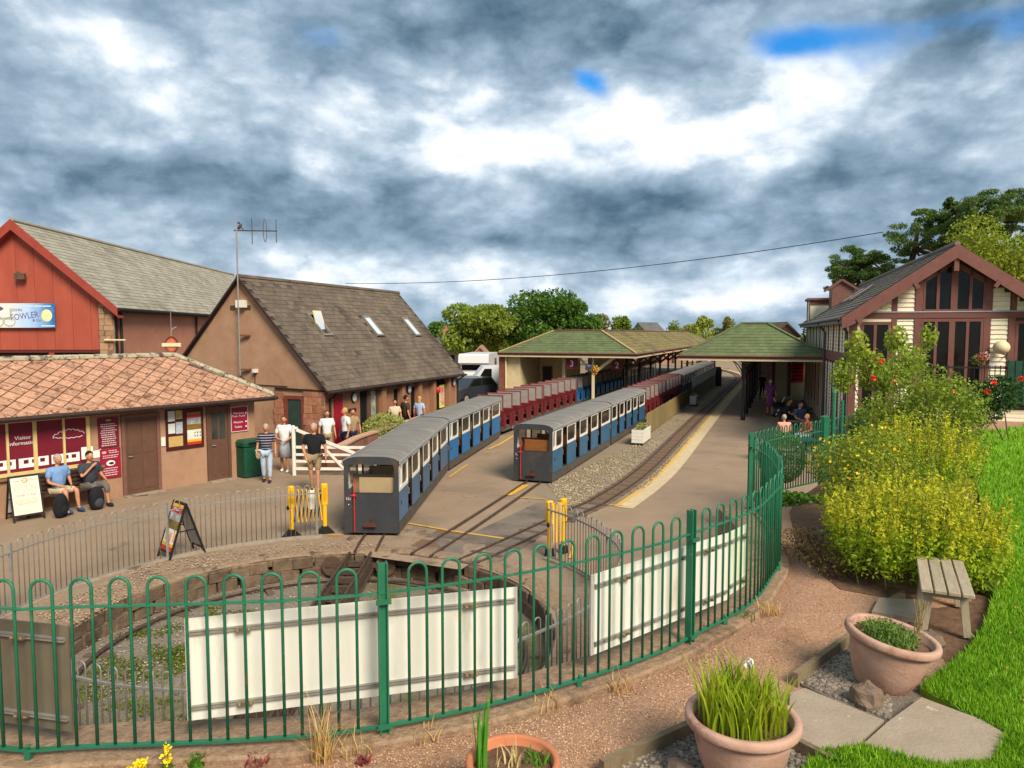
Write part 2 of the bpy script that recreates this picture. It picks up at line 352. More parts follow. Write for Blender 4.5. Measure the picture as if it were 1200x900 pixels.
# ------------------------------------------------------------ ground, turntable pit
PC = Vector((-2.85, 10.1, 0)); PR = 3.45; GR = 4.66
AX = Vector((.3535, .9354, 0)); AXR = Vector((.9354, -.3535, 0)); PHI = atan2(-.3535, .9354)
def polar_sheet(rings, n=144, zf=None):
    mb = MB(); vs = []
    for r in rings:
        for j in range(n):
            a = 2*pi*j/n; x = PC.x+r*cos(a); y = PC.y+r*sin(a); vs.append((x, y, zf(x, y, r) if zf else 0))
    fs = [(i*n+j, (i+1)*n+j, (i+1)*n+(j+1)%n, i*n+(j+1)%n) for i in range(len(rings)-1) for j in range(n)]
    return mb.add(vs, fs)
struct('ground', polar_sheet([PR+.02, 4.7, 5.5, 7, 9, 12, 16, 22, 32, 50, 80, 140, 300, 800, 2000]), asph)
mb = polar_sheet([PR+.3, PR+.5, PR+.75, PR+1.0, GR-.02], 144, lambda x,y,r: .012+.03*mnoise.noise((x*2,y*2,3)))
struct('gravel_verge', mb, gravm)
mb = polar_sheet([0.01, .5, 1, 1.6, 2.2, 2.8, PR+.15], 96, lambda x,y,r: -.43+.05*mnoise.noise((x*.9,y*.9,1))+(.03*mnoise.noise((x*5,y*5,1))))
pitf = mat('pit_floor_gravel', '71655636'[:6], '8e8272', s=24, r=.95, b=.9, bs=34, c3='5d5f2c', s3=.5, t3=.49, w3=.12)
struct('pit_floor', mb, pitf)
# dark wet slab under the right of the bridge
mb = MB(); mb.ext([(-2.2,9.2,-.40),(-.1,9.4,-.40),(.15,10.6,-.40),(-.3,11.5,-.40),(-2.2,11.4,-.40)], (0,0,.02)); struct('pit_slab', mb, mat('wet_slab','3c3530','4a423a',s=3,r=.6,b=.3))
# stone lining
pw = thing('pit_wall', 'curved rubble stone lining of the sunken turntable pit', 'stone wall', PC)
bs_ = MB(); bs_.bev(-.19,.19,-.15,.15,-.11,.11,.022); bme = bs_.mesh('stone', stone)
for row in range(2):
    n = 58
    for j in range(n):
        a = 2*pi*(j+.5*row)/n+random.uniform(-.01,.01)
        if -2.6 < a-pi < -.1 and False: continue
        rr = PR+.13+random.uniform(-.025,.02)
        link('stone', bme, pw, (rr*cos(a), rr*sin(a), -.33+row*.215+random.uniform(-.01,.01)), (random.uniform(-.05,.05), random.uniform(-.04,.04), a+pi/2), (random.uniform(.88,1.02), 1, random.uniform(.9,1.0)))
cop = MB(); n_c = 288; v = []
for j in range(n_c):
    a = 2*pi*j/n_c; jr = .06*mnoise.noise((cos(a)*9, sin(a)*9, 2))+.04*mnoise.noise((cos(a)*30, sin(a)*30, 5))
    for r_, z_ in ((PR+.06+jr,-.14),(PR+.03+jr,-.02),(PR+.09+jr,.022),(PR+.2,.035),(PR+.42,.02)): v.append((r_*cos(a), r_*sin(a), z_+.012*mnoise.noise((cos(a)*40, sin(a)*40, r_*9))))
cop.add(v, [(j*5+i, j*5+i+1, ((j+1)%n_c)*5+i+1, ((j+1)%n_c)*5+i) for j in range(n_c) for i in range(4)]); co_ = part(cop, 'coping', mat('broken_rim','7d6751','9b8268',s=14,r=.95,b=.9,bs=22,c3='54463a',s3=3,t3=.55), pw)
bk = MB(); bk.lathe([(PR+.2,.0),(PR+.2,-.6)], 96); part(bk, 'backing', mat('pit_mortar','4a3f34','5b4e40',s=8,b=.4), pw)
# ring rail on pit floor
mb = MB(); mb.tube([(3.05*cos(2*pi*i/96), 3.05*sin(2*pi*i/96), -.36) for i in range(97)], .03, 6, cap=False)
rr_ = thing('ring_rail', 'rusty circular rail laid round the floor of the turntable pit', 'rail', PC); part(mb, 'rail', railm, rr_)
for j in range(36):
    a = 2*pi*j/36; q = MB(); 
    if j == 0: q.box(-.22,.22,-.06,.06,-.44,-.385); slm = q.mesh('sleeper', woodm)
    if j % 3 == 0: link('sleeper', slm, rr_, (3.05*cos(a), 3.05*sin(a), -.012), (0,0,a))
# turntable bridge
tt = thing('turntable', 'steel turntable bridge with two rails and flanged wheels across the round pit', 'turntable', PC, R(.5))
for sx in (-.2, .2):
    q = MB(); q.box(sx-.02,sx+.02,-3.38,3.42,-.01,.055); q.box(sx-.035,sx+.035,-3.38,3.42,-.02,.0); part(q, 'rail', railm, tt)
    q = MB(); q.box(sx-.05,sx+.05,-3.3,3.3,-.24,-.022); q.box(sx-.08,sx+.08,-3.3,3.3,-.245,-.22); part(q, 'girder', mat('girder_rust','3d3029','5a4638',s=8,r=.8,b=.3), tt)
for k in range(15):
    q = MB(); y = -3.1+k*6.2/14; q.box(-.24,.24,y-.05,y+.05,-.12,-.03)
    part(q, 'cross_beam', MATS['girder_rust'], tt)
for sy in (-1, 1):
    for sx in (-1, 1):
        q = MB(); Mx = Matrix.Translation((sx*.5, sy*3.28, -.17)) @ Matrix.Rotation(pi/2, 4, 'X')
        q.lathe([(.0,-.03),(.05,-.05),(.06,-.02),(.13,-.015),(.15,-.03),(.165,-.03),(.165,.02),(.19,.02),(.19,.04),(.0,.04)], 24, M=Mx)
        part(q, 'wheel', mat('wheel_iron','4a382d','614b3c',s=14,r=.7,b=.2), tt)
    q = MB(); q.box(-.62,.62,sy*3.28-.05,sy*3.28+.05,-.2,-.12); part(q, 'axle_beam', MATS['girder_rust'], tt)

# ------------------------------------------------------------ raised garden mound on the camera's side
FR = [(0,875),(100,873),(200,870),(350,862),(447,850),(563,827),(663,800),(760,768),(811,744),(878,707),(903,676),(914,651)]
fpts = [Vector((G(x,y,1.58).x, G(x,y,1.58).y, 0)) for x, y in FR]+[Vector((3.55,9.9,0)), Vector((3.62,11.0,0))]
fpts = [Vector((-7.2,5.9,0)), Vector((-5.2,4.95,0))]+fpts
curve = spline(fpts, .05)
far = [Vector((5.6,12.9,0)), Vector((6.9,14.3,0)), Vector((8.3,17.2,0)), Vector((10.3,21,0)), Vector((11.9,25.3,0)), Vector((16,33,0))]
tab = []
for p in [Vector((-40,3,0)), Vector((-12,6.5,0)), Vector((-9.0,6.5,0))]+curve+far:
    v = p-PC; a = atan2(v.y, v.x)
    if a > 2.4: a -= 2*pi
    tab.append((a, hypot(v.x, v.y)))
tab.sort(); TA = [t[0] for t in tab]; TR = [t[1] for t in tab]
def rf(a): return float(np.interp(a, TA, TR))
def lawnz(x, y): return 1.5+.06*max(0, min(1, (y-4)/4))
def moundz(x, y):
    v = Vector((x,y,0))-PC; a = atan2(v.y, v.x); 
    if a > 2.4: a -= 2*pi
    off = hypot(v.x, v.y)-rf(a)
    z = 1.5
    if a < .1 and off < .3: z -= .07*(1-max(0,off)/.3)
    if a > .1:
        k = min(1, (a-.1)/.25); wd = .2+2.6*k
        t = max(0, min(1, off/wd)); t = t*t*(3-2*t); z = 1.5*(1-k)+k*(.35+1.15*t) if k < 1 else .35+1.15*t
    return z
def mz(x, y): return moundz(x,y)+.018*mnoise.noise((x*1.3, y*1.3, 0))+.006*mnoise.noise((x*7, y*7, 0))
angs = np.concatenate([np.linspace(-2.75, -1.9, 40, endpoint=False), np.linspace(-1.9, .15, 280, endpoint=False), np.linspace(.15, .83, 90)])
offs = [0, .04, .1, .2, .32, .45, .6, .8, 1, 1.25, 1.5, 1.8, 2.1, 2.5, 2.9, 3.4, 4, 5, 6, 8, 11, 15, 22, 40, 80]
vs = []
for a in angs:
    r0 = rf(a); x = PC.x+(r0-.01)*cos(a); y = PC.y+(r0-.01)*sin(a); vs.append((x, y, -.3))
    for o_ in offs:
        x = PC.x+(r0+o_)*cos(a); y = PC.y+(r0+o_)*sin(a); vs.append((x, y, mz(x, y)))
k = len(offs)+1
mb = MB(); mb.add(vs, [(i*k+j, i*k+j+1, (i+1)*k+j+1, (i+1)*k+j) for i in range(len(angs)-1) for j in range(k-1)])
struct('path', mb, pathm, True)
# retaining wall below the green fence
rw = thing('retaining_wall', 'rough concrete retaining wall with broad top beneath the green hooped fence', 'wall')
sub = [p for p in spline(fpts, .12)]
mb = MB(); vs = []
nrm = []
for i, p in enumerate(sub):
    t = (sub[min(i+1,len(sub)-1)]-sub[max(i-1,0)]).normalized(); nrm.append(Vector((-t.y, t.x, 0)))
prof = [(.47,-.3),(.45,1.38),(.43,1.49),(.38,1.515),(.3,1.515),(.2,1.52),(.1,1.515),(.0,1.52),(-.085,1.52),(-.105,1.50),(-.11,1.3)]
for i, p in enumerate(sub):
    for o_, z_ in prof:
        jz = (.010*mnoise.noise((p.x*3+o_*5, p.y*3, z_))+.007*mnoise.noise((p.x*17+o_*25, p.y*17, z_))) if z_ > 1.35 else 0
        q = p+nrm[i]*o_; vs.append((q.x, q.y, z_+jz))
k = len(prof); mb.add(vs, [(i*k+j, (i+1)*k+j, (i+1)*k+j+1, i*k+j+1) for i in range(len(sub)-1) for j in range(k-1)])
part(mb, 'wall', mat('gritty_concrete','836a52','a88c70',s=16,r=.95,b=.9,bs=30,c3='5f4c3c',s3=2.2,t3=.55,w3=.15), rw)

# ------------------------------------------------------------ hooped fences
def hoop_fence(root, pts2, z0, mt, period, hw, r, top, rail_t, rail_b, post_idx=(), post_r=.03, nseg=6, postm=None, post_h=None, flat=True):
    """pts2: fence line resampled at the hoop period; each hoop is an inverted U straddling the rails"""
    zf = z0 if callable(z0) else (lambda p: z0)
    q = MB(); P = [(-hw/2,0,rail_b), (-hw/2,0,top-hw/2)]+[(-hw/2*cos(pi*i/8), 0, top-hw/2+hw/2*sin(pi*i/8)) for i in range(1,8)]+[(hw/2,0,top-hw/2),(hw/2,0,rail_b)]
    q.tube(P, r, nseg); me = q.mesh('hoop', mt, True)
    n = len(pts2); postset = set(post_idx)
    for i in range(n-1):
        if i in postset: continue
        c = (pts2[i]+pts2[i+1])/2; t = (pts2[i+1]-pts2[i]); 
        link('hoop', me, root, (c.x, c.y, zf(c)), (0, 0, atan2(t.y, t.x)))
    cuts = sorted(set([0]+[i for i in postset if 0 < i < n]+[n-1]))
    for a, b in zip(cuts[:-1], cuts[1:]):
        seg = [pts2[a] if a == 0 else (pts2[a]+pts2[a+1])/2]+pts2[a+1:b+1]+([(pts2[b]+pts2[min(b+1,n-1)])/2] if b < n-1 else [])
        for zz, ww, hh in ((rail_t, .028, .012), (rail_b, .034, .014)):
            q = MB(); ww2, hh2 = (ww, hh) if flat else (.026, .026)
            sg = [seg[0]]+[p for p0, p in zip(seg[:-1], seg[1:]) if (p-p0).length > 1e-3]; v = []
            for j, s0 in enumerate(sg):
                t = (sg[min(j+1,len(sg)-1)]-sg[max(j-1,0)]).normalized(); nx, ny = -t.y*ww2/2, t.x*ww2/2; z_ = zf(s0)+zz
                v += [(s0.x-nx,s0.y-ny,z_-hh2/2),(s0.x+nx,s0.y+ny,z_-hh2/2),(s0.x+nx,s0.y+ny,z_+hh2/2),(s0.x-nx,s0.y-ny,z_+hh2/2)]
            m_ = len(sg); q.add(v, [(j*4+i, j*4+(i+1)%4, j*4+4+(i+1)%4, j*4+4+i) for j in range(m_-1) for i in range(4)]+[(3,2,1,0),(4*m_-4,4*m_-3,4*m_-2,4*m_-1)])
            part(q, 'top_rail' if zz == rail_t else 'bottom_rail', mt, root)
    return cuts
gfl = spline(fpts, .2335)
gf = thing('green_fence', 'dark green hoop-topped metal fence curving round the near side of the pit', 'fence')
def nearest(pts, px):
    return min(range(len(pts)-1), key=lambda i: abs(600+FPX*(pts[i].x+pts[i+1].x)/((pts[i].y+pts[i+1].y)*cos(PITCH)+2*2.2*sin(PITCH))-px))
gi = [nearest(gfl[:-1], 452), nearest(gfl[:-6], 817), nearest(gfl[:-1], 912), len(gfl)-2, 1]
hoop_fence(gf, gfl, 1.5, greenp, .2335, .124, .0103, 1.165, .985, .075, gi, nseg=8)
for i in gi:
    c = (gfl[i]+gfl[i+1])/2; t = gfl[i+1]-gfl[i]; Mx = Matrix.Translation((c.x,c.y,1.42)) @ Matrix.Rotation(atan2(t.y,t.x), 4, 'Z')
    q = MB()
    q.box(-.032,-.022,-.03,.03,0,1.27,M=Mx); q.box(.022,.032,-.03,.03,0,1.27,M=Mx); q.box(-.0219,.0219,-.006,.006,.0,1.268,M=Mx)
    part(q, 'post', greenp, gf)
    q = MB(); q.box(-.05,.05,-.05,-.03,.15,.18,M=Mx); q.box(-.05,.05,-.05,-.03,1.0,1.03,M=Mx); part(q, 'bracket', greenp, gf)
for i in range(3, len(gfl)-1, 8):
    if i in gi: continue
    p = gfl[i]; q = MB(); q.box(p.x-.018,p.x+.018,p.y-.018,p.y+.018,1.42,1.57); q.ell((p.x,p.y,1.6),(.016,.016,.016),6,4); part(q, 'support_foot', greenp, gf)
# second run of fence from the corner post to the building
g2 = spline([Vector((3.72,11.25,0)), Vector((4.6,12.2,0)), Vector((5.6,13.0,0)), Vector((6.9,14.3,0)), Vector((8.0,16.2,0))], .16)
gf2 = thing('green_fence', 'straight dark green hooped fence with tall posts running past the clipped box bush', 'fence')
pi2 = [nearest(g2[:-1], 966), nearest(g2[:-1], 1006)]
hoop_fence(gf2, g2, lambda p: 1.45, greenp, .16, .085, .010, 1.18, .98, .08, pi2)
for i in pi2:
    c = (g2[i]+g2[i+1])/2; q = MB(); Mx = Matrix.Translation((c.x,c.y,1.3)) @ Matrix.Rotation(.75, 4, 'Z'); q.bev(-.1,.1,-.05,.05,0,1.4,.012,M=Mx); part(q, 'post', greenp, gf2)
q = MB(); c = g2[pi2[0]]+Vector((.28,.2,0)); q.tube([(c.x,c.y,1.2),(c.x,c.y,3.1)],.03,8); q.tube([(c.x,c.y,3.1),(c.x,c.y,3.2)],[.04,.005],8); q.tube([(c.x+.25,c.y+.2,1.2),(c.x+.25,c.y+.2,2.95)],.03,8)
part(q, 'gate_post', greenp, gf2)

# white sheet panels clipped behind the fence
def fence_panel(pa, pb, za, zb, m, label, strips=True):
    a = Vector(pa); b = Vector(pb); t = (b-a).normalized(); nn = Vector((-t.y, t.x, 0)); rz = atan2(t.y,t.x); Lp = (b-a).length
    r_ = thing('backing_board', label, 'board', (a.x+nn.x*.05, a.y+nn.y*.05, 0), rz, 'boards fixed behind the green fence')
    q = MB(); q.box(0, Lp, .02, .032, za, zb); part(q, 'board', m, r_)
    for z_ in (zb-.09, za+.09):
        q = MB(); q.box(.03, Lp-.02, .004, .0195, z_-.013, z_+.013); q.box(.03, Lp-.02, -.004, .003, z_-.013, z_-.007); q.box(.03, Lp-.02, -.004, .003, z_+.007, z_+.013)
        part(q, 'channel', galv, r_)
        for xx in ([.36, Lp-.35] if Lp > 1.2 else [Lp*.7]):
            q = MB(); q.box(xx-.05,xx+.05,-.03,-.013,z_-.012,z_+.012); q.ell((xx-.035,-.035,z_),(.013,.012,.013),6,4); q.ell((xx+.035,-.035,z_),(.013,.012,.013),6,4); part(q, 'clamp', mat('brass_clamp','8d7a5c','a59374',s=20,r=.4,met=.6), r_)
def onc(px): 
    i = nearest(curve[:int(len(curve)*.93)], px); return curve[i]
fence_panel(onc(216), onc(614), 1.68, 2.36, whitep, 'long white board clipped behind the middle of the green fence')
fence_panel(onc(706), onc(862), 1.69, 2.33, whitep, 'white board behind the right-hand curve of the green fence')
fence_panel(onc(862), onc(884), 1.72, 2.33, mat('pale_green_sheet','d2dcc0','c2cdb0',s=4,r=.6), 'narrow pale green board at the right end of the white boards')
fence_panel(Vector((-4.6,4.82,0)), onc(78), 1.64, 2.34, mat('grey_green_sheet','6c6656','776f5c',s=3,r=.45,met=.2,c3='8b7d66',s3=1.5,t3=.5,w3=.2), 'dull grey green metal board behind the left end of the green fence')

# grey galvanised hoop fence round the pit (two runs)
def arc(a0, a1, r=GR, n=None, st=.19):
    n = n or round(abs(R(a1-a0))*r/st); return [PC+Vector((r*cos(R(a0+(a1-a0)*i/n)), r*sin(R(a0+(a1-a0)*i/n)), 0)) for i in range(n+1)]
gl = arc(103, 205)
def near_r(t): return float(np.interp(t, [225, 290, 322, 349, 370, 402], [3.62, 3.7, 3.92, 4.26, 4.56, 4.72]))
def arc2(a0, a1, st=.19):
    P_ = spline([PC+Vector((near_r(t)*cos(R(t)), near_r(t)*sin(R(t)), 0)) for t in np.arange(a0, a1+.1, 6)], st); return P_
gn_ = arc2(228, 402)

g1 = thing('grey_fence', 'grey galvanised hooped fence curving round the left side of the pit', 'fence')
pid = list(range(0, len(gl)-1, 15))
hoop_fence(g1, gl, 0, galv, .19, .1, .0085, 1.1, .93, .06, pid, flat=False)
for i in pid:
    c = (gl[i]+gl[i+1])/2; q = MB(); q.box(c.x-.02,c.x+.02,c.y-.02,c.y+.02,0,1.08); part(q, 'post', galv, g1)
gr = gn_
g3 = thing('grey_fence', 'grey galvanised hooped fence along the near edge and right side of the pit', 'fence')
pid = list(range(2, len(gr)-1, 13))+[len(gr)-2]
hoop_fence(g3, gr, 0, galv, .19, .1, .0085, 1.1, .93, .06, pid, flat=False)
for i in pid:
    c = (gr[i]+gr[i+1])/2; q = MB(); q.box(c.x-.02,c.x+.02,c.y-.02,c.y+.02,0,1.08); part(q, 'post', galv, g3)
kb = MB(); kb.lathe([(GR-.06,-.1),(GR-.06,.045),(GR+.06,.05),(GR+.06,-.1)], 180); 
kk = thing('kerb', 'low concrete kerb ring carrying the grey fence round the pit', 'kerb', PC)
vs=[];prof=[(GR-.06,-.1),(GR-.06,.045),(GR+.06,.05),(GR+.06,-.1)]; q=MB()
for s0,s1 in ((103,205),(372,402)):
    n=60; v=[]
    for i in range(n+1):
        a=R(s0+(s1-s0)*i/n)
        for r_,z_ in prof: v.append((r_*cos(a),r_*sin(a),z_))
    q.add(v,[(i*4+j,(i+1)*4+j,(i+1)*4+j+1,i*4+j+1) for i in range(n) for j in range(3)])
part(q,'kerb',concm,kk)

# ------------------------------------------------------------ tracks
T1 = [(-2.8,13.6),(-2.84,15),(-2.7,18),(-2.5,21.7),(-1.05,29),(.1,32.2),(3.9,42.6)]; T1 += [(3.9+AX.x*k, 42.6+AX.y*k) for k in (10,25,50)]
T2 = [(-1.72,13.36),(-1.1,15.1),(.0,18.3),(.68,20.3)]; T2 += [(.68+AX.x*k, 20.3+AX.y*k) for k in (5,15,30,50,70)]
T3 = [(-.8,13.0),(.62,15.3),(1.62,16.95),(2.12,17.75),(4.1,22.1),(7.95,32.4),(14.45,49.8),(19.6,63.5),(22.3,72),(23.6,82),(24,100)]
def track(pts, label, s0=0, sleep=True, bed=None):
    sp = spline([Vector((x,y,0)) for x,y in pts], .6); r_ = thing('railway_track', label, 'railway track')
    nr = []
    for i, p in enumerate(sp):
        t = (sp[min(i+1,len(sp)-1)]-sp[max(i-1,0)]).normalized(); nr.append(Vector((t.y,-t.x,0)))
    for sx in (-.2, .2):
        q = MB(); v = []
        for i, p in enumerate(sp):
            for o_, z_ in ((-.035,.006),(-.02,.012),(-.02,.05),(.02,.05),(.02,.012),(.035,.006)):
                c = p+nr[i]*(sx+o_); v.append((c.x,c.y,z_))
        q.add(v, [(i*6+j,(i+1)*6+j,(i+1)*6+j+1,i*6+j+1) for i in range(len(sp)-1) for j in range(5)]+[(0,1,2,3,4,5)])
        part(q, 'rail', railm, r_)
    if sleep:
        q = MB(); q.bev(-.36,.36,-.07,.07,-.05,.022,.006); me = q.mesh('sleeper', woodm)
        for i in range(s0, min(len(sp), 78)):
            link('sleeper', me, r_, sp[i], (0,0,atan2(nr[i].y,nr[i].x)))
    return sp, nr
sp1, n1_ = track(T1, 'narrow gauge track under the left train, leading onto the turntable', 0, False)
sp2, n2_ = track(T2, 'middle narrow gauge track crossing the yard to the shorter blue train', 0, False)
sp3, n3_ = track(T3, 'clear narrow gauge track curving past the long right-hand platform', 0, True)
def strip(name, sp, nr, i0, i1, o0, o1, z, m):
    i1 = min(i1, len(sp)-1)
    q = MB(); v = []
    for i in range(i0, i1+1):
        for o_ in (o0, o1):
            c = sp[i]+nr[i]*o_; v.append((c.x, c.y, z))
    q.add(v, [(2*i, 2*i+1, 2*i+3, 2*i+2) for i in range(i1-i0)]); return struct(name, q, m)
# ballast sheet between the middle and the right-hand tracks, and around the rails by the pit
def poly(name, pts, z, m, world=False):
    q = MB(); P = [(p[0], p[1], z) if world else tuple(G(p[0], p[1], 0)+Vector((0,0,z))) for p in pts]; q.add(P, [tuple(range(len(P)))])
    if q.v:
        a = sum(P[i][0]*P[(i+1)%len(P)][1]-P[(i+1)%len(P)][0]*P[i][1] for i in range(len(P)))
        if a < 0: q.f = [tuple(reversed(q.f[0]))]
    return struct(name, q, m)
poly('ballast', [(628,580),(690,597),(729,592),(760,572),(797,530),(822,505),(842,480),(860,460),(870,449),(872,442),(845,430),(700,430),(640,545)], .004, ballm)
poly('ballast_by_pit', [(404,634),(410,628),(480,618),(530,627),(585,636),(540,668),(500,662),(430,652)], .004, mat('brown_ballast','8a745c','a8927a',s=24,r=.95,b=.8,bs=34,c3='5c4a3a',s3=1.3,t3=.5,w3=.15))
strip('track_bed', sp3, n3_, 7, 60, -.34, .34, .009, mat('rust_ballast','664c38','7d6249',s=18,r=.95,b=.7,bs=30))
strip('track_bed', sp3, n3_, 61, 160, -.34, .34, .009, MATS['rust_ballast'])
strip('track_bed', sp2, n2_, 0, 3, -.5, .5, .009, MATS['rust_ballast'])
# new asphalt patch
poly('asphalt_patch', [(500,625),(548,628),(628,590),(650,590),(700,592),(640,625),(585,660),(560,664),(530,655)], .012, mat('asphalt_patch','6d6255','7b6e60',s=3,r=.85,b=.2,bs=60,c3='5c5248',s3=1.1,t3=.5,w3=.15))
# platform edging and yellow lines along track 3
i0 = min(range(len(sp3)), key=lambda i: (sp3[i]-Vector((2.1,17.7,0))).length)
strip('platform_edging', sp3, n3_, i0, 150, .55, .98, .008, mat('pale_edging','b9a27c','c8b48e',s=4,r=.85,b=.2,bs=30))
strip('yellow_line', sp3, n3_, i0, 150, .50, .60, .013, yel)
def yline(pts, wd, z=.018):
    q = MB()
    P = [G(x,y,0) for x,y in pts]
    for a, b in zip(P[:-1], P[1:]):
        t = (b-a).normalized(); s_ = Vector((-t.y,t.x,0))*wd/2
        q.add([(a-s_)+Vector((0,0,z)),(b-s_)+Vector((0,0,z)),(b+s_)+Vector((0,0,z)),(a+s_)+Vector((0,0,z))],[(0,1,2,3)])
    struct('yellow_line', q, yel)
yline([(478,614),(530,623),(592,632)], .07)
yline([(602,583),(640,586)], .05); yline([(668,589),(730,593)], .06)
yline([(594,581),(616,569)], .22)
yline([(384,628),(403,628)], .06)
yline([(572,527),(584,522),(602,511)], .12); yline([(526,560),(548,545)], .06); yline([(668,655),(672,640)],.06)
yline([(400,562),(432,565)], .06)
p_ = G(165,580); dr = thing('drain_cover', 'small dark drain cover let into the asphalt before the brown door', 'drain cover', (p_.x,p_.y,0), .6); q = MB(); q.box(-.16,.16,-.16,.16,-.03,.006); part(q, 'frame', ironm0, dr)
for k in range(6): q = MB(); q.box(-.13,.13,-.13+k*.045,-.105+k*.045,.0065,.014); part(q, 'bar', railm, dr)
# island platform between the first two tracks: a low paved slab
# ------------------------------------------------------------ carriages (local: x across, y along away from the camera, z up)
cblue = mat('carriage_blue', '2d5878', '366685', s=2.5, r=.4, rnd=.08, c3='5a6670', s3=3, t3=.6, w3=.15)
cbrite = mat('carriage_bright_blue', '1a649c', '226fa6', s=2.5, r=.4, c3='4a6072', s3=3, t3=.62, w3=.15)
cgrey = mat('carriage_grey', '36373a', '3f4042', s=2, r=.55, c3='5e4636', s3=1.9, t3=.54, w3=.2)
croof = mat('carriage_roof', '6e6a64', '7f7a72', s=1.6, r=.75, sc=(.6,2.6,1), c3='989388', s3=1.3, t3=.57, w3=.2)
cunder = mat('carriage_underframe', '4a443d', '5b544b', s=5, r=.8)
ccream = mat('carriage_cream', 'dad5c6', 'e3dfd2', s=4, r=.5)
cred = mat('oxide_red', '5c181c', '6c2224', s=4, r=.6, rnd=.1)
cred2 = mat('coach_frame_red', '7d3a33', '8a463d', s=5, r=.6, rnd=.08)
cpane = mat('pale_plastic_pane', '8e8680', 'a09890', s=2, r=.35, rnd=.05, sc=(1,1,3))
tanb = mat('tan_board', 'a08a66', 'ad9672', s=3, r=.6)
woodb = mat('varnished_board', '7a4a26', '8d5a30', s=5, r=.4, sc=(1,1,6))
redp = mat('red_paint', 'b32a20', 'c0352a', s=8, r=.4)
glassm = mat('dark_glass', '20242a', r=.08, spec=.8, alpha=.42)
wht = mat('white_letter', 'e8e6e0', r=.5)
ironm = mat('black_iron', '1f1c1b', '2c2724', s=9, r=.7)
roundel = mat('dark_hole', '0d0c0c', r=.9)
def arcroof(w2, zs, zt, n=10, lip=.05):
    P = [(-w2-.03, zs-lip)]
    for i in range(n+1):
        t = i/n; x = -w2-.03+(2*w2+.06)*t; e = abs(2*t-1)
        P.append((x, zs+(zt-zs)*(1-e**4.5)))
    P.append((w2+.03, zs-lip)); return P
